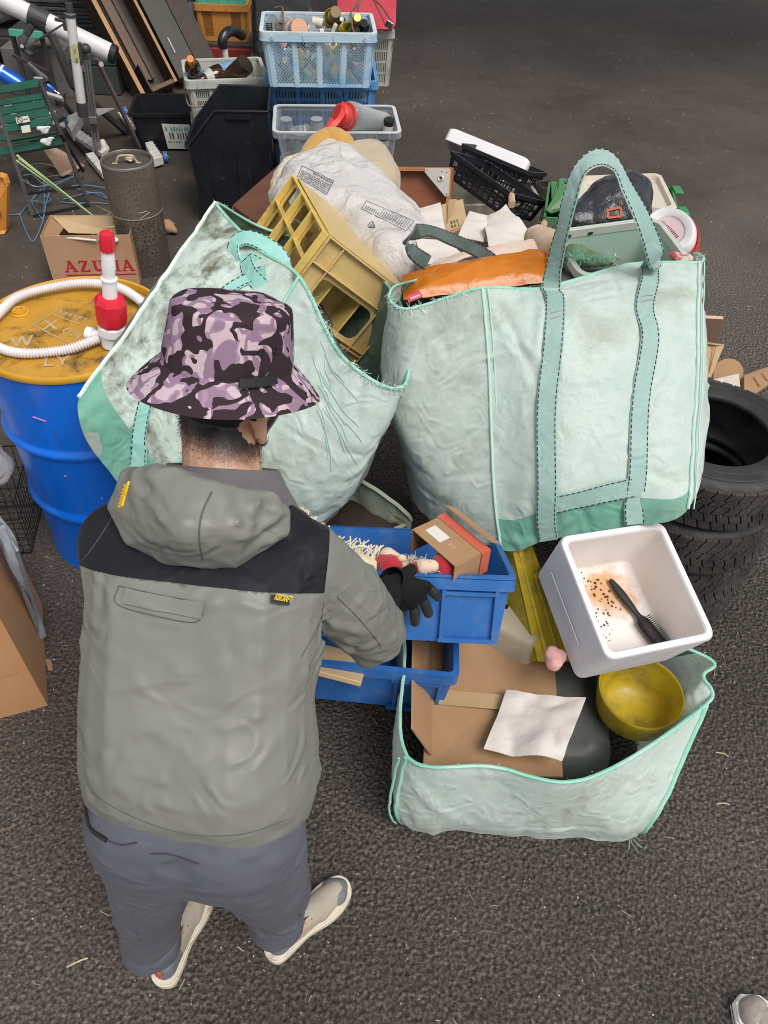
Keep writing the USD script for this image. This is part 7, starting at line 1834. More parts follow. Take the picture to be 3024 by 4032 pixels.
t = thing('wire_ball', 'tangled ball of thin brown wire at the left in the light blue crate', 'wire', c_)
for w_ in wb_:
    part(t, 'wire_loop', w_, wire_m, w=1)
c_ = A(*(-.835,5.320,.920)); a = np.linspace(0, 10 * np.pi, 120)
single('coil_spring', tube(np.stack([c_[0] + .018 * np.cos(a), c_[1] + .018 * np.sin(a) * .9, c_[2] - .03 + a * .0017], 1), .003, 6), blk, 'small black coil spring in the left corner of the light blue crate', 'spring')
# the mass of little bottles below, seen through the lattice
cols = [gclr, gbrn, whp, laby, coral, gblk, ggrn, labb]
for ci, m in enumerate(cols):
    ms = []
    for k in range(26):
        x, y, z = g.uniform(-.23, .23), g.uniform(-.12, .12), g.uniform(.05, .20)
        if k % 2: y = g.uniform(-.125, -.10)
        ms.append(T(lathe([(0, 0), (.02, 0), (.021, .05), (.009, .066), (.009, .085), (0, .085)], 10), LBL + LBR @ A(x, y, z), R=align(g.normal(0, 1, 3))))
    single('small_bottles', ms, m, label='mass of small bottles filling the light blue crate behind its lattice', cat='bottles', kind='stuff')
ms = []
for k in range(60):
    ms.append(T(lathe([(0, 0), (.022, 0), (.022, .06), (.01, .08), (.01, .1), (0, .1)], 10), (-.535 + g.uniform(-.29, .29), 5.45 + g.uniform(-.17, .17), .365 + g.uniform(.03, .2)), R=align(g.normal(0, 1, 3))))
single('small_bottles', ms, glass('pale_yellow_glass', (.6, .62, .4), .4), label='pale small bottles filling the mid blue crate', cat='bottles', kind='stuff')
# big bottles in the grey crate
lying('brown plastic bottle with orange cap and blue-white label standing in the grey crate', (-1.377,5.557,.520), (-1.327,5.256,.740), 'pet', gbrn, labb, (.42, .68), mat('orange_cap', (.62, .20, .03), rough=.4), .90)
lying('big brown bottle with silver shoulder label lying across the grey crate', (-1.082,5.546,.610), (-1.345,5.303,.600), 'big', gbrn, labb, (.08, .42), None, neck=mat('silver_label', (.45, .46, .42), (.6, .6, .56), rough=.4))
lying('brown bottle lying on the right in the grey crate with dusty base up', (-1.004,5.377,.700), (-1.242,5.457,.500), 'big', mat('dusty_brown_glass', (.03, .015, .009), (.07, .045, .03), rough=.25), None)
lying('olive bottle with a pale yellow label at the front left of the grey crate', (-1.381,5.602,.450), (-1.335,5.415,.550), 'jar', ggrn, mat('pale_yellow_label', (.55, .48, .24), rough=.6), (.5, .95))
lying('dark bottle bottom seen at the front of the grey crate', (-1.292,5.432,.500), (-1.271,5.645,.450), 'jar', gbrn, None)
# jars in the clear box
bottle('round clear glass jar standing at the left in the clear box', (-.690,4.791,.490), (.05, -.1, 1), .095, 'jar', gclr, None, name='glass_jar', cat='jar')
bottle('small frosted tumbler standing in the middle of the clear box', (-.509,4.828,.480), (0, -.05, 1), .10, 'jar', glass('frosted_glass', (.75, .77, .78), .5, .3), None, name='tumbler', cat='tumbler')
t = thing('glass_dish', 'ribbed clear glass dish lying in the clear box', 'dish', (-.589,4.803,.480))
m = lathe([(0, 0), (.06, .004), (.085, .035), (.088, .036), (.06, 0), (0, -.003)], 40); v = m.vertices; a_ = np.arctan2(v[:, 1], v[:, 0]); v[:, :2] *= (1 + .03 * np.sign(np.cos(a_ * 10)))[:, None]
part(t, 'bowl', m, gclr, smooth=40)
t = thing('tin_disc', 'flat red and grey tin lid lying in the clear box', 'tin lid', (-.434,4.865,.470))
part(t, 'disc', lathe([(0, .008), (.055, .008), (.06, 0), (0, 0)], 28), mat('pinkish_lid', (.5, .12, .16), (.5, .45, .5), rough=.4, scale=18))
bottle('little brown bottle with white label at the right end of the clear box', (-.088,4.805,.520), (.1, -.1, 1), .085, 'jar', gbrn, labw, (.15, .62), blk, .82)
bottle('jar with an orange label seen through the front of the clear box', (-.232,4.980,.350), (0, 0, 1), .13, 'jar', gclr, mat('faded_orange_label', (.42, .2, .12), (.5, .36, .28), rough=.6, scale=30), (.2, .6), name='glass_jar', cat='jar')
bottle('dark jar seen through the right part of the clear box', (-.122,4.993,.350), (0, 0, 1), .12, 'jar', gblk, labc, (.3, .6), name='glass_jar', cat='jar')
j0, j1 = A(*(-.097,4.876,.560)), A(*(-.318,4.640,.660)); Lj = np.linalg.norm(j1 - j0)
t = thing('big_glass_jar', 'big clear glass jar with red cap and red strap lying in the clear box', 'jar', j0, R=align(j1 - j0))
part(t, 'body', lathe([(0, 0), (.045, 0), (.055, .02), (.060, Lj * .35), (.082, Lj * .85), (.082, Lj * .94), (.06, Lj), (.057, Lj), (.077, Lj * .92), (.05, .03), (0, .008)], 40), gclr, smooth=55)
part(t, 'red_cap', lathe([(.055, Lj + .012), (.062, Lj + .015), (.064, Lj + .052), (.055, Lj + .062), (0, Lj + .062)], 36), redgl, smooth=35)
part(t, 'red_collar', lathe([(.062, Lj - .012), (.074, Lj - .008), (.074, Lj + .006), (.062, Lj + .008), (.062, Lj - .012)], 36), redgl, smooth=35)
sp_j = spline([(-.331,4.638,.733), (-.336,4.565,.703), (-.365,4.506,.674), (-.412,4.481,.649), (-.391,4.570,.666)], 6)
part(t, 'red_strap', ribbon(sp_j, .03, [A(.3, -.8, .5)] * len(sp_j), .004, 1, False)[0], redgl, w=1)
ms = []
for k in range(26):
    ms.append(T(lathe([(0, 0), (.035, 0), (.035, .09), (.028, .1), (.028, .12), (0, .12)], 12), CL + CLR @ A(g.uniform(-.27, .27), g.uniform(-.15, .15), g.uniform(.03, .11)), R=align(g.normal(0, 1, 3) + A(0, 0, 1))))
single('clear_jars', ms, gclr, label='jumble of clear jars in the bottom of the clear box', cat='jars', kind='stuff')

# ---------------------------------------------------------------- tall black bin and black tub
bkb = mat('black_bin_plastic', (.008, .009, .012), (.015, .0165, .021), rough=.42, spec=.4, dirt=(.06, .065, .072), dscale=14, dlo=.62, dhi=.78)
F0 = A(-1.25, 4.60, 0); fx_ = A(.995, .09, 0); fy_ = A(-.115, .99, 0)
t = thing('tall_bin', 'tall black plastic bin with a slanting cut-away spout', 'bin', F0 + fx_ * .22 + fy_ * .2)
W2, D2, H2 = .485, .44, .665
bp = lambda x, y, z: F0 + fx_ * (x + (.035 if x < .2 else -.02) * (1 - z / H2)) + fy_ * (y + (.02 if y < .2 else -.02) * (1 - z / H2)) + A(0, 0, z)
prof2 = [(0, 0), (W2, 0), (W2, H2), (.185, H2), (.0, .47)]
for y, s in ((0, 1), (D2, -1)):
    part(t, 'side_wall', slab([bp(x, y, z) for x, z in prof2], fy_ * .008 * s), bkb, w=1)
    part(t, 'top_edge', tube([bp(x, y, z) + A(0, 0, .0) for x, z in prof2[2:]], .008, 8), bkb, w=1)
part(t, 'back_wall', slab([bp(W2, .008, 0), bp(W2, D2 - .008, 0), bp(W2, D2 - .008, H2), bp(W2, .008, H2)], -fx_ * .008), bkb, w=1)
part(t, 'top_edge', tube([bp(W2, 0, H2), bp(W2, D2, H2)], .008, 8), bkb, w=1)
part(t, 'spout_wall', slab([bp(0, .008, 0), bp(0, D2 - .008, 0), bp(0, D2 - .008, .40), bp(0, .008, .40)], fx_ * .008), bkb, w=1)
sp_ = []
for k, y in enumerate(np.linspace(0, D2, 12)):
    b = math.sin(math.pi * k / 11); sp_.append((bp(-.05 * b, y, .47 - .07 * b), bp(0, y, .36)))
V = np.array([[a, ml(a, b, .5), b] for a, b in sp_]); m = gridmesh(V); m2 = gridmesh(V + fx_ * .007); m2.invert()
part(t, 'spout_lip', [m, m2, tube([a for a, b in sp_], .009, 8)], bkb, w=1)
part(t, 'floor', slab([bp(.02, .01, .01), bp(W2 - .02, .01, .01), bp(W2 - .02, D2 - .02, .01), bp(.02, D2 - .02, .01)], (0, 0, .006)), bkb, w=1)
for x0, x1 in ((.10, .19), (.29, .37)):
    part(t, 'raised_panel', slab([bp(x0, -.0, .06), bp(x1, -.0, .06), bp(x1, 0, .43), bp(x0, 0, .43)], -fy_ * .006), bkb, w=1)
part(t, 'grip', slab([bp(.245, 0, H2 - .04), bp(.385, 0, H2 - .04), bp(.385, 0, H2 - .014), bp(.245, 0, H2 - .014)], -fy_ * .014), bkb, w=1)
BL_, BR_ = A(-1.62, 5.92, 0), euler(7.5)
t = thing('black_tub', 'black plastic tub with a white printed sheet behind the spouted bin', 'tub', BL_, R=BR_)
tl_, tw2, thh = .64, .40, .265
rs = lambda k, z, o=0: fb_ring(tl_ * k + o, tw2 * k + o, z, .03)
part(t, 'body', gridmesh(np.array([rs(.0 + .05, .0), rs(.88, 0), rs(1, thh - .02), rs(1, thh - .019, .03), rs(1, thh, .035), rs(1, thh, -.01), rs(.87, .01), rs(.05, .01)]), True), bkb, smooth=35)
lab_c = lambda x, z: BL_ + BR_ @ A(x, -tw2 / 2 * (.88 + .12 * z / thh) - .004, z)
L4 = [A(*lab_c(-.10, .02)), A(*lab_c(.08, .015)), A(*lab_c(.08, .19)), A(*lab_c(-.115, .195))]
pl_ = part(t, 'printed_sheet', slab(L4, A(0, -.002, 0)), labw, w=1, smooth=0)
bars = []
for r, (z0, hgt, col) in enumerate(((.72, .18, 0), (.40, .30, 1), (.24, .10, 2))):
    for k in range(9):
        if g.uniform() < .8:
            u0 = .08 + .1 * k; u1 = u0 + g.uniform(.03, .085)
            q = [ml(ml(L4[0], L4[1], u), ml(L4[3], L4[2], u), v) + A(0, -.0024, 0) for u, v in ((u0, z0), (u1, z0), (u1, z0 + hgt * g.uniform(.6, 1)), (u0, z0 + hgt))]
            part(pl_, 'printed_mark', slab(q, A(0, -.0008, 0)), (mat('print_green', (.10, .36, .22), rough=.6), mat('print_dark', (.07, .08, .09), rough=.6), mat('print_green', (.10, .36, .22)))[col], w=1, smooth=0)

# ---------------------------------------------------------------- carton with red lettering, crocodile bin
a0, a1 = A(*(-1.867,3.783,.020)), A(*(-1.462,3.838,.020))
ax_ = a1 - a0; ax_[2] = 0; ax_ /= np.linalg.norm(ax_); ay_ = A(-ax_[1], ax_[0], 0)
AB = A(*(-1.879,3.788,.000)); AL_, AW, AH = .46, .24, .285
t = thing('carton', 'open brown carton with red underlined lettering beside the crocodile patterned bin', 'carton', AB, R=np.stack([ax_, ay_, A(0, 0, 1)], 1))
part(t, 'front_panel', box(AL_, .005, AH, (AL_ / 2, 0, AH / 2)), mat('azuma_tan', (.44, .255, .145), (.50, .30, .18), rough=.75), smooth=0)
part(t, 'back_panel', box(AL_, .005, AH, (AL_ / 2, AW, AH / 2)), tan_, smooth=0)
for x in (.0025, AL_ - .0025):
    part(t, 'end_panel', box(.005, AW - .006, AH, (x, AW / 2, AH / 2)), card, smooth=0)
part(t, 'bottom_panel', box(AL_ - .012, AW - .006, .004, (AL_ / 2, AW / 2, .004)), card, smooth=0)
part(t, 'folded_flap', wrinkle(slab([A(.02, AW - .01, AH), A(AL_ - .02, AW - .01, AH), A(AL_ - .06, AW - .05, AH - .09), A(.10, AW - .06, AH - .07)], (0, -.006, .002)), .002, 20), tan_, smooth=0)
part(t, 'folded_flap', slab([A(.006, .01, AH - .004), A(.006, AW - .01, AH - .004), A(.07, AW - .05, AH - .05), A(.05, .03, AH - .05)], (.004, 0, .003)), card, smooth=0)
redi = mat('red_ink', (.42, .012, .022), (.50, .03, .04), rough=.7)
def serif(ch):
    ln = lambda a, b, w: sg.LineString([a, b]).buffer(w / 2, cap_style='flat')
    sf = lambda x, y, w=.34: sg.box(x - w / 2, y - .05, x + w / 2, y + .05)
    g_ = {'A': [ln((.14, .05), (.44, 1), .13), ln((.44, 1), (.78, .05), .22), ln((.24, .36), (.66, .36), .11), sf(.14, .05), sf(.78, .05, .40), sf(.44, .97, .24)],
          'Z': [ln((.12, .93), (.76, .93), .14), ln((.12, .07), (.78, .07), .14), ln((.68, .95), (.2, .05), .22), sg.box(.08, .74, .17, 1), sg.box(.71, 0, .82, .26)],
          'U': [sg.box(.14, .3, .34, .95), sg.box(.62, .3, .76, .95), sg.Point(.45, .33).buffer(.31).difference(sg.Point(.48, .36).buffer(.14)).difference(sg.box(0, .36, 1, 1)), sf(.24, .95, .38), sf(.69, .95, .34)],
          'M': [sg.box(.12, .05, .26, .95), sg.box(.74, .05, .94, .95), ln((.2, .95), (.53, .15), .2), ln((.53, .15), (.84, .95), .15), sf(.19, .05), sf(.84, .05, .4), sf(.17, .95, .26), sf(.87, .95, .26)]}[ch]
    return shapely.union_all(g_)
x = .078
for ch in 'AZUMA':
    part(t, 'letter', T(prism(shapely.affinity.scale(serif(ch), .072, .066, origin=(0, 0)), .001), (x, -.0027, .078), R=rot([1, 0, 0], 90)), redi, smooth=0)
    x += .074 if ch != 'M' else .082
part(t, 'underline', box(.375, .001, .008, (.265, -.0033, .060)), redi, smooth=0)
spw = mat('white_spoon', (.62, .62, .60), (.70, .70, .68), rough=.3)
t = thing('ladle', 'white plastic ladle lying in the open brown carton', 'ladle', (-1.656,3.827,.260))
l0, l1 = A(*(-1.798,3.810,.275)), A(*(-1.592,3.809,.265))
part(t, 'handle', tube(ml(l0, l1, np.linspace(0, 1, 8)[:, None]), np.linspace(.008, .005, 8), 8), spw, w=1)
lb_ = A(*(-1.536,3.829,.262))
part(t, 'bowl', ellipsoid((.055, .03, .016), lb_, 3), spw, w=1, smooth=1)
t = thing('turner', 'grey kitchen turner lying in the open brown carton', 'utensil', (-1.644,3.873,.250))
part(t, 'blade', slab([(-1.658,3.817,.262), (-1.609,3.825,.262), (-1.607,3.865,.262), (-1.635,3.874,.262)], (0, 0, .004)), mat('grey_nylon', (.10, .11, .12), rough=.5), w=1)
part(t, 'handle', tube([(-1.604,3.824,.270), (-1.573,3.946,.270), (-1.537,3.962,.270)], .006, 8), mat('olive_handle', (.28, .25, .16), (.36, .32, .22), rough=.6), w=1)
croc = usdkit.material(stage, '/World/Looks/crocodile_embossed', {'tc': ('texture_coordinate', {}), 'mp': ('mapping', {'scale': (1.0, 1.0, 1.15)}),
    'v': ('voronoi_texture', {'feature': 'distance_to_edge', 'scale': 46.0, 'randomness': .75}), 'v2': ('voronoi_texture', {'feature': 'distance_to_edge', 'scale': 100.0, 'randomness': .8}),
    'sel': ('noise_texture', {'scale': 6.0, 'detail': 1.0}), 'sr': ('rgb_ramp', {'ramp': [(.46, (0, 0, 0)), (.54, (1, 1, 1))]}), 'mxv': ('mix_float', {}),
    'm2': ('math', {'math_type': 'multiply', 'value2': 2.1}), 'r': ('rgb_ramp', {'ramp': [(0.0, (.15, .122, .096)), (.10, (.095, .077, .062)), (.30, (.045, .036, .030))]}),
    'sp': ('separate_xyz', {}), 'pale_top': ('map_range', {'from_min': .30, 'from_max': .345, 'to_min': .0, 'to_max': 1.0, 'clamp': True}), 'mm': ('mix_color', {'b': (.20, .16, .125), 'fac': .5}), 'ff': ('math', {'math_type': 'multiply', 'value2': .38}),  # upper body mixed paler above the seam
    'b': ('bump', {'strength': .5, 'distance': .004}), 'p': ('principled_bsdf', {'roughness': .42, 'specular_ior_level': .45})},
    [('tc.object', 'mp.vector'), ('mp.vector', 'v.vector'), ('mp.vector', 'v2.vector'), ('tc.object', 'sel.vector'), ('sel.fac', 'sr.fac'), ('sr.color', 'mxv.fac'), ('v.distance', 'mxv.a'), ('v2.distance', 'm2.value1'), ('m2.value', 'mxv.b'), ('mxv.result', 'r.fac'),
     ('tc.object', 'sp.vector'), ('sp.z', 'pale_top.value'), ('pale_top.result', 'ff.value1'), ('ff.value', 'mm.fac'), ('r.color', 'mm.a'), ('mm.result', 'p.base_color'), ('mxv.result', 'b.height'), ('b.normal', 'p.normal')], surface='p.BSDF')
bc = A(*(-1.425,4.043,.600)); bc[2] = 0
t = thing('lidded_bin', 'round bin covered in brown crocodile pattern with a handle on its lid', 'bin', bc)
rb = .133
part(t, 'body', lathe([(0, .0), (rb, 0), (rb, .335), (rb + .001, .337)], 64), croc, smooth=50)
part(t, 'upper_body', lathe([(rb - .004, .332), (rb + .0015, .338), (rb + .0015, .585), (rb, .6), (rb - .007, .604), (rb - .011, .598), (rb - .011, .585)], 64), croc, smooth=50)
part(t, 'seam_ring', lathe([(rb, .333), (rb + .003, .335), (rb + .003, .338), (rb, .34)], 64), mat('seam_tan', (.30, .25, .19), rough=.5), smooth=50)
part(t, 'lid', lathe([(rb - .011, .584), (0, .584)], 64), mat('lid_dark_felt', (.05, .043, .036), (.075, .065, .055), rough=.8), smooth=50)
part(t, 'rim_ring', lathe([(rb - .006, .598), (rb - .001, .604), (rb + .002, .6), (rb + .003, .592)], 64), mat('rim_grey', (.2, .19, .17), rough=.4, metal=.4), smooth=50)
bras = mat('brass_handle', (.50, .42, .28), (.58, .5, .36), rough=.35, metal=.5)
hd_ = part(t, 'handle', tube(spline([A(-.055, -.02, .588), A(-.042, -.018, .606), A(-.03, -.012, .622), A(.03, -.002, .622), A(.042, 0, .606), A(.055, .002, .588)], 5), .006, 10), bras)
for s in (-1, 1):
    part(hd_, 'handle_foot', rbox(.028, .016, .006, .002, (s * .058, -.009 + s * .011, .587)), bras)
part(t, 'paper_tag', slab([A(-.01, .0, .603), A(.028, -.022, .598), A(.035, .03, .600), A(.0, .036, .606)], (0, 0, .002)), mat('tag_paper', (.50, .42, .30), (.56, .48, .36), rough=.8))
sl_ = []
scr = mat('scratch_white', (.45, .43, .40), (.55, .53, .5), rough=.5)
for (x0, y0, x1, y1) in ((1325, 430, 1400, 425), (1420, 440, 1330, 480)):
    q = []
    for k in np.linspace(0, 1, 6):
        px_, py_ = x0 + (x1 - x0) * k, y0 + (y1 - y0) * k
        a = math.acos(max(-1, min(1, (px_ - 1235) / 250.))); zz_ = .60 - (py_ - 65) * .00062
        q.append(A(math.cos(a) * (rb + .0022), -math.sin(a) * (rb + .0022), zz_))
    part(t, 'scratch', tube(q, .0012, 4), scr)
blob('brown_paper', 'crumpled brown paper on the floor right of the crocodile bin', 'paper', [[((-1.408,4.469,.040), .04), ((-1.361,4.444,.030), .02)]], card, length=.012, amp=.014, sc=30, seed=3)

# ---------------------------------------------------------------- storage corner at the back left
white_en = mat('white_enamel', (.66, .64, .62), (.72, .70, .68), rough=.3, dirt=(.5, .46, .42), dscale=6, dlo=.6, dhi=.8)
alu = mat('anodised_grey', (.21, .19, .20), (.27, .25, .26), rough=.4, metal=.4)
chrome = mat('chrome', (.65, .65, .66), rough=.15, metal=1.0)
dgrey = mat('dark_grey_plastic', (.045, .043, .043), (.065, .062, .062), rough=.5)
s0, s1 = A(*(-1.979,5.750,.616)), A(*(-2.564,5.750,.864)); sx2 = s0 - s1; Lsc = np.linalg.norm(sx2); sx2 /= Lsc
s2 = s1 - sx2 * .35
t = thing('telescope', 'big white telescope tube with a black cradle pointing down to the right', 'telescope', s0, R=align(s2 - s0))
Lt = np.linalg.norm(s2 - s0)
part(t, 'tube', lathe([(0, .0), (.057, 0), (.058, .003), (.058, Lt), (0, Lt)], 40), white_en, smooth=50)
part(t, 'objective_cap', lathe([(.0, -.028), (.056, -.028), (.061, -.02), (.061, .006), (.058, .012)], 40), blk, smooth=40)
kk = np.linalg.norm(A(*(-2.408,5.750,.822)) - s0)
part(t, 'cradle', lathe([(.058, kk - .06), (.066, kk - .058), (.067, kk + .058), (.058, kk + .06)], 40), dgrey, smooth=40)
R_ = align(s2 - s0).T
for d_ in (-.03, .03):
    part(t, 'clamp_screw', T(lathe([(0, 0), (.014, 0), (.014, .03), (0, .03)], 12), (.05, .045, kk + d_), R=rot([0, 1, 0], 60)), dgrey)
part(t, 'cradle_rod', [bar(A(*(-2.437,5.660,.829)), A(*(-2.332,5.630,.796)), .008, .008)], chrome, w=1)
part(t, 'mount_arm', [bar(A(*(-2.453,5.700,.777)), A(*(-2.506,5.680,.719)), .045, .045, r=.01), bar(A(*(-2.499,5.680,.719)), A(*(-2.546,5.660,.679)), .05, .04, r=.01)], dgrey, w=1)
part(t, 'slow_motion_rod', tube([(-2.211,5.600,.811), (-2.392,5.580,.721)], .006, 8), dgrey, w=1)
part(t, 'rod_tip', tube([(-2.388,5.580,.724), (-2.427,5.570,.697)], [.01, .004], 8), chrome, w=1)
part(t, 'pivot_knob', T(lathe([(0, 0), (.028, 0), (.03, .01), (.022, .02), (0, .02)], 18), A(*(-2.505,5.620,.706)), R=align([.1, -1, .3])), dgrey, w=1)
part(t, 'pivot_bolt', T(lathe([(0, 0), (.012, 0), (.012, .012), (0, .012)], 12), A(*(-2.511,5.600,.676)), R=align([.1, -1, .3])), chrome, w=1)
part(t, 'counter_arm', bar(A(*(-2.555,5.640,.671)), A(*(-2.472,5.620,.617)), .035, .03, r=.006), dgrey, w=1)
v0, v1 = A(*(-2.146,5.420,.322)), A(*(-2.074,5.420,.956))
t = thing('telescope', 'slim white telescope tube with yellow oval label standing upright in front of the big one', 'telescope', v0, R=align(v1 - v0)); Lv = np.linalg.norm(v1 - v0)
z_of = lambda y: Lv * (1085 - y) / 1025
part(t, 'focuser', lathe([(0, 0), (.030, 0), (.034, .01), (.034, z_of(960)), (.031, z_of(940)), (0, z_of(940))], 28), dgrey, smooth=40)
part(t, 'tube', lathe([(.0295, z_of(945)), (.0295, z_of(150)), (.031, z_of(150)), (.031, z_of(120)), (0, z_of(120))], 36), white_en, smooth=50)
part(t, 'dew_cap', lathe([(.033, z_of(150)), (.034, z_of(125)), (.022, z_of(110)), (.022, z_of(30)), (0, z_of(25))], 28), dgrey, smooth=40)
part(t, 'finder_bracket', [rbox(.03, .03, .06, .006, (-.036, 0, z_of(230))), rbox(.05, .02, .02, .004, (-.07, -.01, z_of(190)))], dgrey)
part(t, 'side_bracket', rbox(.02, .03, .13, .005, (.035, .0, z_of(470))), dgrey)
Rv = align(v1 - v0)
fr_d = Rv.T @ A(.35, -.93, .1); fa = math.atan2(fr_d[1], fr_d[0])
V = []
for vz in np.linspace(-1, 1, 9):
    hw_ = math.sqrt(max(0, 1 - max(0, (abs(vz) - .7) / .3) ** 2)) * .62
    V.append([[.0302 * math.cos(fa + u * hw_), .0302 * math.sin(fa + u * hw_), z_of(470) + vz * .062] for u in np.linspace(-1, 1, 7)])
lb2 = part(t, 'oval_label', gridmesh(np.array(V)), mat('label_olive', (.46, .42, .16), (.54, .5, .22), rough=.5), smooth=60)
for k, s_ in enumerate(('Space', 'Shuttle', 'FD-60')):
    m = text(s_, .008, .0006); v = m.vertices.copy()
    zz_ = z_of(470) - .05 + (.05 if k == 1 else 0) + v[:, 0] * .9
    a_ = fa + (v[:, 1] + (-.004 if k < 2 else -.012)) / -.0302 * 1.0
    rr = .0306 + v[:, 2]
    m.vertices = np.stack([rr * np.cos(a_), rr * np.sin(a_), zz_], 1)
    part(lb2, 'lettering', m, mat('label_ink', (.06, .055, .03)), smooth=0)
t = thing('tripod', 'grey metal tripod with three legs behind the crocodile bin', 'tripod', A(*(-2.067,5.480,.671)))
hub = A(*(-2.060,5.500,.697))
part(t, 'head', [T(ellipsoid((.035, .035, .03), (0, 0, .01), 2), hub), T(rbox(.06, .05, .06, .01), hub - A(0, 0, .04))], dgrey, w=1)
for (x0, x1) in ((800, 915), (775, 892), (828, 940)):
    part(t, 'leg_rod', bar(hub + A(0, -.02, -.05) + A((x0 - 800) * .00062, 0, 0), {915: A(*(-2.150,5.517,.000)), 892: A(*(-2.164,5.509,.010)), 940: A(*(-2.127,5.513,.010))}[x1], .011, .016), alu, w=1)
part(t, 'leg_clamp', T(rbox(.055, .03, .045, .004), A(*(-2.104,5.470,.283))), alu, w=1)
part(t, 'leg', bar(hub + A(.05, .02, -.05), A(*(-1.907,5.745,.000)), .026, .02), mat('rusty_leg', (.10, .075, .07), (.15, .115, .105), rough=.6), w=1)
part(t, 'leg', bar(hub + A(-.25, .12, .05), A(*(-2.233,5.600,.445)), .055, .03), dgrey, w=1)
part(t, 'leg', bar(A(*(-2.233,5.600,.445)), A(*(-2.079,6.013,.010)), .045, .03), dgrey, w=1)
part(t, 'spreader', slab([(-2.097,5.500,.342), (-1.992,5.620,.311), (-2.071,5.500,.299)], (0, 0, .006)), mat('spreader_metal', (.33, .30, .26), (.4, .37, .32), rough=.45, metal=.4), w=1)
part(t, 'wing_screw', T(lathe([(0, 0), (.016, 0), (.016, .01), (0, .01)], 12), hub + A(.09, -.02, -.07), R=align([.3, -1, .2])), chrome, w=1)
t = thing('folding_stand', 'black folded metal stand with a chrome joint behind the green chair', 'stand', (-2.537,6.240,.020))
for q0, q1, w_ in (((-2.476,5.550,.591), (-2.368,5.500,.515), .028), ((-2.368,5.500,.515), (-2.503,6.155,.050), .03), ((-2.593,5.600,.617), (-2.328,5.500,.555), .012)):
    part(t, 'leg', bar(A(*q0), A(*q1), w_, .02), dgrey if w_ != .028 else alu, w=1)
part(t, 'joint', T(rbox(.07, .04, .05, .008), A(*(-2.404,5.480,.512))), chrome, w=1)
part(t, 'knob', T(lathe([(0, 0), (.02, 0), (.02, .03), (0, .03)], 14), A(*(-2.322,5.480,.554)), R=align([.4, -1, .1])), blk, w=1)

wpl = mat('dolly_white', (.52, .50, .48), (.60, .58, .56), rough=.5, dirt=(.35, .32, .28), dscale=9)
cblue = mat('caster_blue', (.05, .12, .32), (.07, .16, .38), rough=.45)
def caster(th_, c, ax=(1, .3, 0)):
    w_ = part(th_, 'caster', T(lathe([(.0, -.016), (.012, -.016), (.034, -.014), (.037, -.006), (.037, .006), (.034, .014), (.012, .016), (0, .016)], 24), c, R=align(ax)), cblue, w=1)
    part(w_, 'hub', T(lathe([(.0, -.019), (.012, -.018), (.012, .018), (0, .019)], 16), c, R=align(ax)), mat('hub_grey', (.45, .45, .44), rough=.4), w=1)
t = thing('folding_dolly', 'white plastic folding dolly with blue casters under the telescopes', 'dolly', (-2.137,5.697,.000))
def dpart(a, b, c, d, h, nm='arm'):
    pts = np.array([a, b, c, d], float)
    part(t, nm, slab(pts, (0, 0, h)), wpl, w=1)
    for k in np.linspace(.12, .88, 5):
        part(t, 'stiffener', slab([ml(pts[0], pts[3], k) + A(0, 0, h), ml(pts[1], pts[2], k) + A(0, 0, h), ml(pts[1], pts[2], k + .03) + A(0, 0, h), ml(pts[0], pts[3], k + .03) + A(0, 0, h)], (0, 0, .008)), wpl, w=1)
dpart((-1.843,5.679,.020), (-1.804,5.724,.020), (-1.661,5.447,.020), (-1.713,5.385,.020), .05)
dpart((-2.207,5.459,.020), (-2.167,5.502,.020), (-1.980,5.191,.020), (-2.005,5.152,.020), .04)
dpart((-2.386,5.769,.030), (-2.372,5.876,.030), (-2.078,5.544,.030), (-2.094,5.465,.030), .035)
dpart((-2.499,5.925,.060), (-2.416,6.068,.060), (-2.388,6.005,.060), (-2.354,5.669,.060), .07)
dpart((-2.215,6.300,.030), (-2.176,6.328,.030), (-1.988,5.989,.030), (-2.005,5.933,.030), .025)
part(t, 'tie_bar', bar(A(*(-2.096,6.153,.030)), A(*(-1.840,5.727,.040)), .014, .014), blk, w=1)
part(t, 'tie_bar', bar(A(*(-2.358,5.731,.030)), A(*(-2.166,5.457,.030)), .03, .02), blk, w=1)
caster(t, A(*(-1.663,5.520,.040))); caster(t, A(*(-2.157,6.311,.060))); caster(t, A(*(-2.436,5.813,.160)))
blob('white_rag', 'crumpled white rag on the folding dolly', 'rag', [[((-2.108,5.569,.100), .025), ((-2.099,5.560,.060), .03)]], labc, length=.012, amp=.012, sc=30, seed=2)

grnw = mat('green_slat', (.012, .085, .055), (.018, .115, .075), rough=.5, dirt=(.06, .10, .08), dscale=8)
t = thing('folding_chair', 'green slatted folding garden chair with black metal frame and pasted notes', 'folding chair', (-2.283,4.588,.000))
fl_, frr = A(*(-2.279,4.581,.000)), A(*(-1.984,4.774,.000))
tlp, trp = A(*(-2.468,4.930,.523)), A(*(-2.201,5.020,.650))
tlp = A(*(-2.505,5.000,.678))
part(t, 'frame_post', [bar(fl_, tlp, .022, .014)], blk, w=1)
part(t, 'frame_post', [bar(frr, trp, .022, .014)], blk, w=1)
fl2, fr2 = fl_ + A(-.06, .25, 0), frr + A(-.05, .25, 0)
part(t, 'floor_bar', bar(fl_ + A(0, 0, .01), frr + A(0, 0, .01), .014, .014), blk, w=1)
part(t, 'floor_bar', bar(ml(fl_, tlp, .17), ml(frr, trp, .17), .012, .012), blk, w=1)
part(t, 'frame_post', bar(A(*(-2.089,4.850,.413)), A(*(-2.139,5.187,.050)), .018, .012), blk, w=1)
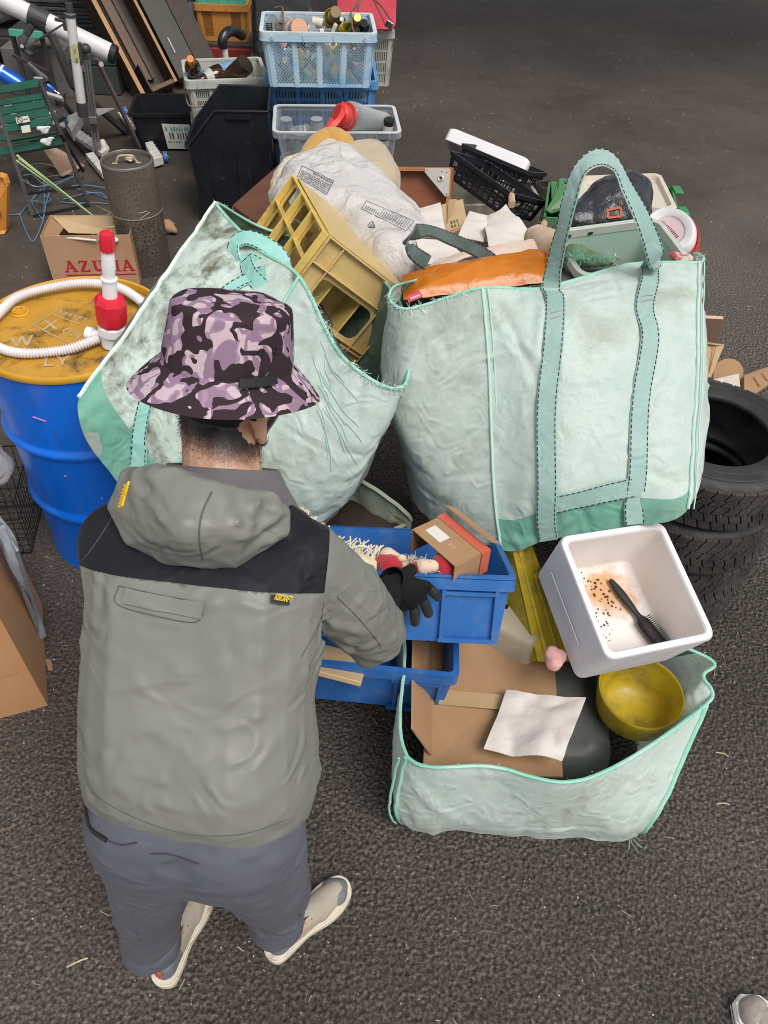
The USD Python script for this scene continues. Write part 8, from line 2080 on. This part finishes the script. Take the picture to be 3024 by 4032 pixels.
part(t, 'cross_bar', bar(A(*(-2.452,4.880,.338)), A(*(-2.100,4.880,.408)), .012, .012), blk, w=1)
part(t, 'cross_bar', bar(A(*(-2.432,4.860,.272)), A(*(-2.085,4.860,.343)), .012, .012), blk, w=1)
for sl in (((-2.515,5.040,.577), (-2.215,5.040,.635), .045), ((-2.530,5.020,.509), (-2.201,5.020,.569), .034), ((-2.530,5.000,.466), (-2.191,5.000,.534), .045), ((-2.495,4.980,.428), (-2.180,4.980,.491), .045), ((-2.481,4.960,.385), (-2.169,4.960,.446), .045), ((-2.472,4.930,.316), (-2.150,4.930,.382), .032), ((-2.527,4.900,.266), (-2.102,4.900,.350), .045), ((-2.571,4.940,.334), (-2.480,4.940,.344), .04)):
    a_, b_ = A(*sl[0]), A(*sl[1])
    part(t, 'slat', bar(a_, b_, .012, sl[2], A(0, .5, 1), .003), grnw, w=1)
sg_ = [(-2.391,4.965,.454), (-2.309,4.965,.469), (-2.297,4.950,.441), (-2.386,4.950,.421)]
nt = part(t, 'no_smoking_notice', slab(sg_, (0, -.002, .001)), labc, w=1, smooth=0)
c_ = ml(ml(sg_[0], sg_[1], .3), ml(sg_[3], sg_[2], .3), .5) + A(0, -.003, .002)
ux = A(*sg_[1]) - A(*sg_[0]); ux /= np.linalg.norm(ux); uy = A(*sg_[0]) - A(*sg_[3]); uy /= np.linalg.norm(uy)
aa = np.linspace(0, 2 * np.pi, 25)[:-1]
part(nt, 'ring', tube([c_ + (ux * math.cos(a) + uy * math.sin(a)) * .017 for a in aa], .002, 5, closed=True), blk, w=1)
part(nt, 'bar_mark', tube([c_ - (ux - uy) * .011, c_ + (ux - uy) * .011], .002, 5), blk, w=1)
part(nt, 'cigarette_mark', bar(c_ + ux * .025 , c_ + ux * .055, .004, .001, (0, -1, 0)), blk, w=1)
part(t, 'pale_note', slab([(-2.363,4.945,.412), (-2.307,4.945,.423), (-2.300,4.925,.389), (-2.356,4.925,.379)], (0, -.002, .001)), labc, w=1, smooth=0)
for q, lab, sd in (([(-2.232,4.900,.420), (-2.166,4.900,.432)], 'torn white paper on the right of the chair slats', 4), ([(-2.219,4.860,.359), (-2.146,4.860,.385)], 'torn white paper on the lowest chair slats', 5)):
    blob('torn_paper', lab, 'paper', [[(q[0], .012), (q[1], .006), (ml(q[0], q[1], .5) - A(0, 0, .03), .008)]], mat('clean_paper', (.66, .65, .62), (.72, .71, .68), rough=.7), length=.01, amp=.010, sc=40, seed=sd)

bam = mat('bamboo', (.36, .22, .15), (.46, .31, .22), rough=.6)
t = thing('bamboo_rake', 'bamboo leaf rake head fanned out under the green chair', 'rake', (-2.238,5.239,.010))
for k in np.linspace(0, 1, 19):
    a_ = ml((-2.416,5.287,.140), (-2.351,5.333,.140), k); b_ = ml((-2.294,5.172,.020), (-2.208,5.364,.020), k)
    part(t, 'tine', tube([a_, ml(a_, b_, .6) + A(0, 0, .012), b_], .003, 5), bam, w=1)
part(t, 'edge_band', bar(A(*(-2.294,5.172,.020)), A(*(-2.195,5.340,.030)), .03, .006), bam, w=1)
rodm = mat('green_pole', (.30, .42, .18), (.42, .52, .28), rough=.45)
for k, (p_, q_) in enumerate((((-2.250,4.550,.394), (-1.855,4.559,.010)), ((-2.238,4.540,.380), (-1.881,4.582,.012)), ((-2.253,4.530,.371), (-1.901,4.605,.014)))):
    single('garden_stake', [tube([p_, q_], .0055, 8), tube([A(*p_), ml(p_, q_, .03)], .0075, 8)], rodm, ('topmost green garden stake of three leaning on the floor', 'middle green garden stake of three leaning on the floor', 'lowest green garden stake with a white end')[k], 'stake', group='garden stakes')
bw = mat('blue_wire', (.10, .20, .34), (.14, .26, .42), rough=.4)
wires = [[(-2.447,4.587,.010), (-2.369,4.602,.010), (-2.368,4.656,.010), (-2.334,4.959,.030), (-2.223,4.915,.050)], [(-2.369,4.602,.010), (-2.327,4.521,.005), (-2.227,4.344,.005), (-2.165,4.275,.005), (-2.197,4.524,.010), (-2.248,4.740,.020), (-2.275,4.917,.040)],
         [(-2.332,4.951,.030), (-2.274,4.784,.020), (-2.214,4.581,.010), (-2.227,4.572,.010), (-2.345,4.761,.020), (-2.260,4.754,.020), (-2.239,4.804,.020), (-2.297,4.862,.020)], [(-2.182,4.801,.010), (-2.081,4.788,.010), (-1.976,4.808,.010), (-1.871,4.803,.010)], [(-2.174,4.839,.010), (-2.073,4.903,.020), (-1.965,4.940,.020), (-1.900,4.880,.010)],
         [(-2.163,4.995,.030), (-2.093,4.968,.020), (-1.987,4.936,.010), (-1.907,4.880,.010)], [(-2.448,4.962,.100), (-2.397,4.976,.100), (-2.307,4.900,.080), (-2.242,4.939,.060), (-2.169,5.084,.060), (-2.231,4.991,.060), (-2.370,4.915,.050), (-2.437,4.953,.080)], [(-2.165,5.003,.030), (-2.088,5.044,.020), (-1.951,5.017,.020)]]
lbw = ('blue wire hanger hook reaching left on the floor', 'blue wire hanger bent into a long triangle on the floor', 'blue wire looped below the garden stakes', 'straight blue wire on the floor ending at the crocodile bin', 'curved blue wire left of the crocodile bin', 'slanting blue wire between chair leg and crocodile bin', 'tangled blue wire around the garden stakes', 'thin faint blue wire behind the others left of the crocodile bin')
for k, w_ in enumerate(wires):
    single('wire_hanger', tube(spline(w_, 8), .0032, 6), bw, lbw[k], 'wire', group='blue wires on the floor')
single('cord', tube(spline([(-2.239,5.096,.080), (-2.338,5.107,.120), (-2.455,5.076,.120), (-2.481,4.984,.100), (-2.423,4.936,.060), (-2.333,4.943,.040), (-2.354,5.053,.050), (-2.274,5.114,.050), (-2.200,5.165,.040)], 8), .0022, 6), mat('green_cord', (.26, .30, .16), (.34, .38, .22), rough=.6), 'thin green cord looped around the garden stakes', 'cord')
single('cord', tube(spline([(-2.204,5.172,.030), (-2.196,5.157,.100), (-2.198,5.214,.120), (-2.209,5.182,.040)], 8), .003, 6), straw, 'pale looped cord hanging at the rake', 'cord')
single('cord', tube(spline([(-2.086,4.733,.003), (-2.033,4.631,.003), (-1.945,4.565,.003), (-1.858,4.634,.003), (-1.836,4.697,.003), (-1.942,4.780,.003)], 8), .0016, 5), straw, 'thin pale cord lying on the floor by the carton', 'cord')

orp = mat('orange_plastic', (.62, .26, .04), (.68, .31, .06), rough=.4)
t = thing('dustpan', 'orange plastic dustpan standing at the left picture edge', 'dustpan', (-2.387,4.352,.000))
e_ = [(-2.501,4.327,.000), (-2.372,4.354,.000), (-2.360,4.370,.020), (-2.257,4.360,.306), (-2.264,4.370,.342), (-2.302,4.380,.351), (-2.398,4.360,.337)]
part(t, 'pan', slab(e_, (0, .008, 0)), orp, w=1, smooth=0)
for i in range(1, 5):
    part(t, 'edge_wall', bar(A(*e_[i]), A(*e_[i + 1]), .008, .05, (0, 1, 0), .002), orp, w=1)
for k in range(5):
    part(t, 'slot', box(.014, .004, .009, A(*(-2.356,4.345,.118)) + A(0, -.001, .018 * k)), mat('orange_dark', (.25, .09, .01), rough=.5), w=1)
blm = mat('blue_metallic', (.01, .10, .55), (.02, .14, .66), rough=.22, metal=.3, coat=.5)
t = thing('blue_flask', 'shiny blue metal flask lying on top of the green chair', 'flask', (-2.487,5.250,.582))
f0, f1 = A(*(-2.609,5.250,.662)), A(*(-2.420,5.250,.545)); Rf = align(f1 - f0); Lf = np.linalg.norm(f1 - f0)
part(t, 'body', T(lathe([(0, 0), (.045, 0), (.048, .01), (.048, Lf * .85), (.04, Lf), (0, Lf)], 32), f0, R=Rf), blm, w=1, smooth=50)
part(t, 'white_band', T(lathe([(.0485, Lf * .35), (.0495, Lf * .36), (.0495, Lf * .40), (.0485, Lf * .41)], 32), f0, R=Rf), labw, w=1)
t = thing('blue_handle_tool', 'tool with a shiny blue handle and black tip by the chrome joint', 'tool', (-2.268,5.300,.527))
f0, f1 = A(*(-2.285,5.300,.542)), A(*(-2.219,5.300,.493)); Rf = align(f1 - f0); Lf = np.linalg.norm(f1 - f0)
part(t, 'handle', T(lathe([(0, 0), (.016, 0), (.018, .02), (.012, Lf * .6), (0, Lf * .6)], 20), f0, R=Rf), blm, w=1, smooth=50)
part(t, 'tip', T(lathe([(.006, Lf * .58), (.006, Lf), (.0, Lf)], 12), f0, R=Rf), chrome, w=1)
# scrap aluminium behind the chair slats
g = np.random.default_rng(55)
alm = mat('scrap_aluminium', (.50, .48, .47), (.62, .6, .59), rough=.35, metal=.5)
for k in range(16):
    c_ = A(*(-2.515,5.280,.421)) + A(g.uniform(-.25, .28), g.uniform(-.05, .15), g.uniform(-.22, .10))
    m = T(rbox(g.uniform(.06, .16), g.uniform(.02, .05), g.uniform(.02, .05), .005), c_, R=align(g.normal(0, 1, 3)))
    single('scrap_metal', m, (alm, whp, dgrey)[k % 3], ('silvery metal scrap in the heap behind the green chair', 'white plastic scrap in the heap behind the green chair', 'dark scrap in the heap behind the green chair')[k % 3], 'scrap', group=('silvery', 'white', 'dark')[k % 3] + ' scraps behind the green chair')

# cabinet lying against the rack
wdk = mat('cabinet_brown', (.030, .018, .010), (.052, .031, .018), rough=.55, stretch=(8, 8, 1), scale=2.5)
wdl = mat('cabinet_edge', (.36, .18, .07), (.44, .23, .10), rough=.55, stretch=(8, 8, 1), scale=2.5)
wdm = mat('cabinet_mid', (.095, .048, .022), (.135, .072, .036), rough=.55, stretch=(8, 8, 1), scale=2.5)
t = thing('wooden_cabinet', 'tall brown open cabinet leaning against the rack, slatted end down', 'cabinet', (-2.108,6.903,.000))
k0 = A(*(-2.126,6.694,.050)); k1 = A(*(-1.880,6.919,.110))
u0 = A(*(-2.474,6.950,.649)) - k0; u0 = u0 / np.linalg.norm(u0)
Lc = 1.3; wv_ = k1 - k0; dpv = np.cross(u0, wv_); dpv /= np.linalg.norm(dpv); dpv = dpv if dpv[1] > 0 else -dpv
dp = .2
def board(a, b, thv, m, nm='board', L=Lc):
    part(t, nm, slab([a, b, b + u0 * L, a + u0 * L], thv), m, w=1, smooth=0)
wn_ = wv_ / np.linalg.norm(wv_)
board(k0, k0 + dpv * dp, wn_ * .02, wdk, 'side_board'); board(k1, k1 + dpv * dp, -wn_ * .02, wdk, 'side_board')
board(k0 + dpv * dp, k1 + dpv * dp, dpv * .008, wdk, 'back_board')
part(t, 'edge_strip', slab([k0 - dpv * .004, k0 + wn_ * .035 - dpv * .004, k0 + wn_ * .035 + u0 * Lc - dpv * .004, k0 + u0 * Lc - dpv * .004], dpv * .012), wdl, w=1)
part(t, 'edge_strip', slab([k1 - dpv * .004, k1 - wn_ * .022 - dpv * .004, k1 - wn_ * .022 + u0 * Lc - dpv * .004, k1 + u0 * Lc - dpv * .004], dpv * .012), wdl, w=1)
for q, m, dd in ((.30, wdm, .08), (.42, wdm, .12), (.62, wdk, .14), (.55, wdm, .16)):
    a_ = k0 + wv_ * q + u0 * .12
    part(t, 'inner_rail', slab([a_ + dpv * dd, a_ + wn_ * .03 + dpv * dd, a_ + wn_ * .03 + dpv * dd + u0 * (Lc - .12), a_ + dpv * dd + u0 * (Lc - .12)], dpv * .02), m, w=1)
e0, e1_ = k0 + wv_ * .28, k1
part(t, 'end_board', slab([e0, e1_, e1_ + dpv * .19, e0 + dpv * .19], u0 * .02), wdm, w=1)
for k in range(5):
    part(t, 'end_slat', slab([e0 + dpv * (.015 + .036 * k) + u0 * .022, e1_ - wn_ * .025 + dpv * (.015 + .036 * k) + u0 * .022, e1_ - wn_ * .025 + dpv * (.028 + .036 * k) + u0 * .022, e0 + dpv * (.028 + .036 * k) + u0 * .022], u0 * .012), wdm, w=1)
part(t, 'side_block', slab([e0, e0 + dpv * .2, e0 + dpv * .2 + u0 * .22, e0 + u0 * .22], wn_ * .012), wdk, w=1)
t = thing('wooden_board', 'wide dark green-brown board with a metal latch leaning right of the cabinet', 'board', k1 + wn_ * .03)
k2 = k1 + wn_ * .01 + A(0, .05, 0)
part(t, 'panel', slab([k2, k2 + wn_ * .20, k2 + wn_ * .20 + u0 * Lc, k2 + u0 * Lc], dpv * .02), mat('board_green_brown', (.026, .031, .022), (.048, .038, .025), rough=.5), w=1, smooth=0)
part(t, 'latch', slab([k2 + wn_ * .06 + u0 * .18 - dpv * .006, k2 + wn_ * .072 + u0 * .18 - dpv * .006, k2 + wn_ * .072 + u0 * .30 - dpv * .006, k2 + wn_ * .06 + u0 * .30 - dpv * .006], -dpv * .004), alu, w=1)
t = thing('wooden_board', 'second dark board leaning behind the latched board', 'board', k2 + wn_ * .2 + A(0, .06, 0))
k3 = k2 + wn_ * .16 + A(.02, .08, 0)
part(t, 'panel', slab([k3, k3 + wn_ * .17, k3 + wn_ * .17 + u0 * Lc, k3 + u0 * Lc], dpv * .02), wdk, w=1, smooth=0)

# steel rack with crates and wrapped stack
t = thing('storage_rack', 'low storage rack with a dark red beam at the back', 'rack', (-2.6, 7.7, 0))
beam = mat('red_beam', (.20, .02, .022), (.26, .035, .035), rough=.5)
part(t, 'front_beam', rbox(1.0, .05, .085, .004, (1.08, -.37, .215)), beam)
part(t, 'front_beam', rbox(1.65, .05, .085, .004, (-.29, -.37, .215)), dgrey)
part(t, 'back_beam', rbox(2.7, .05, .085, .004, (.23, .45, .215)), beam)
part(t, 'deck', rbox(2.7, .76, .02, .003, (.23, .04, .268)), dgrey)
for x in (-1.1, 1.55):
    for y in (-.37, .45):
        part(t, 'post', rbox(.06, .06, .26, .003, (x, y, .13)), dgrey)
oc = mat('orange_crate_plastic', (.56, .23, .045), (.62, .28, .07), rough=.45, dirt=(.4, .18, .05), dscale=8)
oL = A(-1.575, 7.62, .28)
tOC = crate('crate', 'orange lattice crate on the rack with a wrapped film sheen', oL, euler(3), .42, .38, .27, oc, 'columns', tp=.93)
crate('crate', 'sea green crate stacked on the orange crate', oL + A(0, 0, .27), euler(3), .42, .38, .22, mat('sea_green_plastic', (.08, .40, .29), (.12, .47, .35), rough=.45), 'slots', tp=.95)
crate('crate', 'blue-grey slotted crate left of the orange crate on the rack', (-1.99, 7.68, .28), euler(3), .36, .38, .33, mat('blue_grey_plastic', (.22, .31, .40), (.28, .37, .46), rough=.5), 'slots', tp=.95)
t = thing('wrapped_stack', 'stack of dark flat packs wrapped in shiny stretch film on the rack', 'stack', (-2.75, 7.72, .28))
wfilm = mat('stretch_film_dark', (.045, .05, .058), (.085, .09, .10), rough=.12, spec=1.0, coat=1.0, scale=10, bump=.6, bscale=60, bdist=.01, stretch=(1, 1, 12))
for k in range(17):
    part(t, 'flat_pack', T(rbox(.86 + g.uniform(-.03, .03), .6, .026, .008), (g.uniform(-.01, .01), g.uniform(-.015, .015), .014 + .0285 * k), yaw=g.uniform(-1, 1)), wfilm)
t = thing('film_roll_heap', 'translucent grey film bundle at the far left on the rack', 'film bundle', (-3.5, 7.6, .28))
part(t, 'body', wrinkle(organic([hull((A(-3.6, 7.6, .45), .16), (A(-3.25, 7.55, .5), .15), (A(-3.4, 7.7, .62), .14))], .02, 3), .03, 9, 3), mat('grey_film_dull', (.16, .15, .15), (.24, .23, .23), rough=.3), w=1, smooth=60)
t = thing('shelf_plank', 'thin sea green shelf edge behind the telescope', 'shelf', (-2.9, 6.5, .5))
part(t, 'edge', bar(A(*(-2.938,6.400,.545)), A(*(-2.693,6.400,.537)), .03, .04), mat('sea_green_plastic', (.08, .40, .29)), w=1)
part(t, 'plank', slab([A(*(-2.938,6.400,.545)) + A(0, .02, 0), A(*(-2.693,6.400,.537)) + A(0, .02, 0), A(*(-2.693,6.400,.537)) + A(0, .4, 0), A(*(-2.938,6.400,.545)) + A(0, .4, 0)], (0, 0, .02)), dgrey, w=1)
part(t, 'leg', [bar(A(*(-2.969,6.500,.512)), A(*(-2.969,6.500,.512)) * A(1, 1, 0), .03, .03)], dgrey, w=1)
part(t, 'leg', [bar(A(*(-2.749,6.500,.507)), A(*(-2.749,6.500,.507)) * A(1, 1, 0), .03, .03)], dgrey, w=1)
t = thing('grey_carton', 'dull grey carton in the dark behind the telescopes', 'carton', (-3.096,6.988,.000))
gcx = A(*(-2.965,6.672,.100)); part(t, 'body', T(rbox(.5, .35, .34, .004), (gcx[0], gcx[1] + .25, .17)), mat('dull_grey_card', (.11, .105, .095), (.16, .15, .14), rough=.8), w=1)

t = thing('storage_chest', 'dark green storage chest on the floor behind the tripod', 'chest', (-2.62, 7.0, 0))
part(t, 'body', rbox(.55, .34, .22, .01, (0, 0, .11)), mat('trunk_green', (.03, .045, .035), (.05, .065, .05), rough=.5))
part(t, 'lid', rbox(.56, .35, .05, .01, (0, 0, .247)), mat('trunk_green', (.03, .045, .035)))
part(t, 'latch', rbox(.05, .012, .05, .003, (0, -.182, .20)), alu)
t = thing('fuel_can', 'red fuel can half hidden behind the tripod', 'can', (-2.204,6.310,.300))
part(t, 'body', T(rbox(.09, .08, .11, .012), A(*(-2.409,6.900,.144))), redgl, w=1)
part(t, 'spout', tube([A(*(-2.409,6.900,.144)) + A(.02, 0, .05), A(*(-2.409,6.900,.144)) + A(.03, 0, .08)], .014, 12), redgl, w=1)
part(t, 'stand_post', bar(A(*(-2.409,6.900,.144)) - A(0, 0, .055), A(*(-2.409,6.900,.144)) * A(1, 1, 0), .05, .05), dgrey, w=1)

# office chair
lea = mat('black_leather', (.012, .012, .013), (.022, .022, .024), rough=.3, spec=.6, bump=.35, bscale=14, bdist=.02)
oc0 = A(-1.0, 6.75, 0)
t = thing('office_chair', 'black leather office chair with padded armrest behind the light blue crate', 'office chair', oc0)
seg = []
for k in range(5):
    z0 = .36 + .13 * k; y0 = .16 + .05 * k
    part(t, 'backrest_pad', wrinkle(organic([hull((oc0 + A(-.17, y0, z0), .062), (oc0 + A(.22, y0, z0), .062), (oc0 + A(-.17, y0 + .04, z0 + .10), .062), (oc0 + A(.22, y0 + .04, z0 + .10), .062))], .02, 3), .010, 12, k), lea, w=1, smooth=60)
part(t, 'seat', wrinkle(organic([hull((oc0 + A(-.2, -.22, .30), .06), (oc0 + A(.24, -.22, .30), .06), (oc0 + A(-.2, .16, .30), .06), (oc0 + A(.24, .16, .30), .06))], .02, 3), .008, 12, 9), lea, w=1, smooth=60)
arm_ = [(-1.370,6.450,.495), (-1.367,6.450,.549), (-1.338,6.500,.583), (-1.302,6.600,.569), (-1.277,6.750,.506)]
part(t, 'armrest_pad', tube(spline(arm_, 8), .036, 14), lea, w=1, smooth=60)
part(t, 'armrest_post', tube([(-1.359,6.450,.507), (-1.357,6.450,.418), A(*(-1.363,6.470,.378)) * A(1, 1, 0) + A(0, 0, .2)], .022, 14), mat('bright_chrome', (.85, .85, .85), rough=.25, metal=.3), w=1, smooth=60)
part(t, 'gas_lift', lathe([(.03, .06), (.03, .25), (0, .25)], 16), blk)
for k in range(5):
    a_ = 2 * math.pi * k / 5 + .3
    part(t, 'base_arm', bar(A(0, 0, .08), A(.28 * math.cos(a_), .28 * math.sin(a_), .06), .04, .03, r=.005), blk)
    part(t, 'castor', T(lathe([(0, -.02), (.028, -.018), (.028, .018), (0, .02)], 16), (.28 * math.cos(a_), .28 * math.sin(a_), .03), R=align([math.sin(a_), -math.cos(a_), 0])), blk)
blob('rubbish_bag', 'crumpled black plastic bag on the floor behind the grey bottle crate', 'rubbish bag', [[(A(-1.0, 6.3, .14), .14), (A(-.78, 6.15, .12), .12), (A(-.9, 6.2, .28), .10)]], blkfilm, amp=.022, sc=11, seed=4, length=.02)
# red folding chair
redc = mat('red_panel', (.55, .03, .06), (.60, .05, .085), rough=.45)
r00, r10 = A(*(-.574,7.280,.441)), A(*(-.090,7.280,.461))
r01, r11 = A(*(-.610,7.600,.780)), A(*(-.082,7.600,.801))
t = thing('red_folding_chair', 'red board of a folded chair with wire legs behind the crates', 'chair', ml(r00, r10, .5) * A(1, 1, 0))
rx_, ry_ = (r10 - r00), (r01 - r00); lx, ly = np.linalg.norm(rx_), np.linalg.norm(ry_); rx_ /= lx; ry_ -= rx_ * (ry_ @ rx_); ry_ /= np.linalg.norm(ry_)
RR_ = np.stack([rx_, ry_, np.cross(rx_, ry_)], 1)
part(t, 'panel', T(prism(rrect(0, 0, lx, ly, .06), .018), r00, R=RR_), redc, w=1)
mtw = mat('red_brown_rod', (.22, .06, .06), (.30, .10, .09), rough=.4)
part(t, 'leg_rod', tube([(-.369,7.250,.707), (-.412,7.220,.646), (-.443,7.200,.605)], .008, 8), mtw, w=1)
part(t, 'leg_rod', tube([(-.288,7.250,.692), (-.240,7.200,.629), (-.176,7.150,.534)], .008, 8), mtw, w=1)
part(t, 'leg_rod', tube([(-.273,7.250,.680), (-.203,7.200,.637), (-.132,7.150,.562)], .008, 8), mtw, w=1)
part(t, 'leg_rod', tube([(-.380,7.250,.682), (-.397,7.220,.637), (-.406,7.200,.597)], .008, 8), mtw, w=1)
part(t, 'hinge', T(rbox(.06, .012, .05, .003), A(*(-.146,7.150,.529)), R=euler(0, 0, 30)), chrome, w=1)
part(t, 'back_leg', bar(ml(r01, r11, .2) + A(0, .02, 0), ml(r01, r11, .2) * A(1, 1, 0) + A(0, .15, 0), .02, .02), mtw, w=1)
part(t, 'back_leg', bar(ml(r01, r11, .8) + A(0, .02, 0), ml(r01, r11, .8) * A(1, 1, 0) + A(0, .15, 0), .02, .02), mtw, w=1)
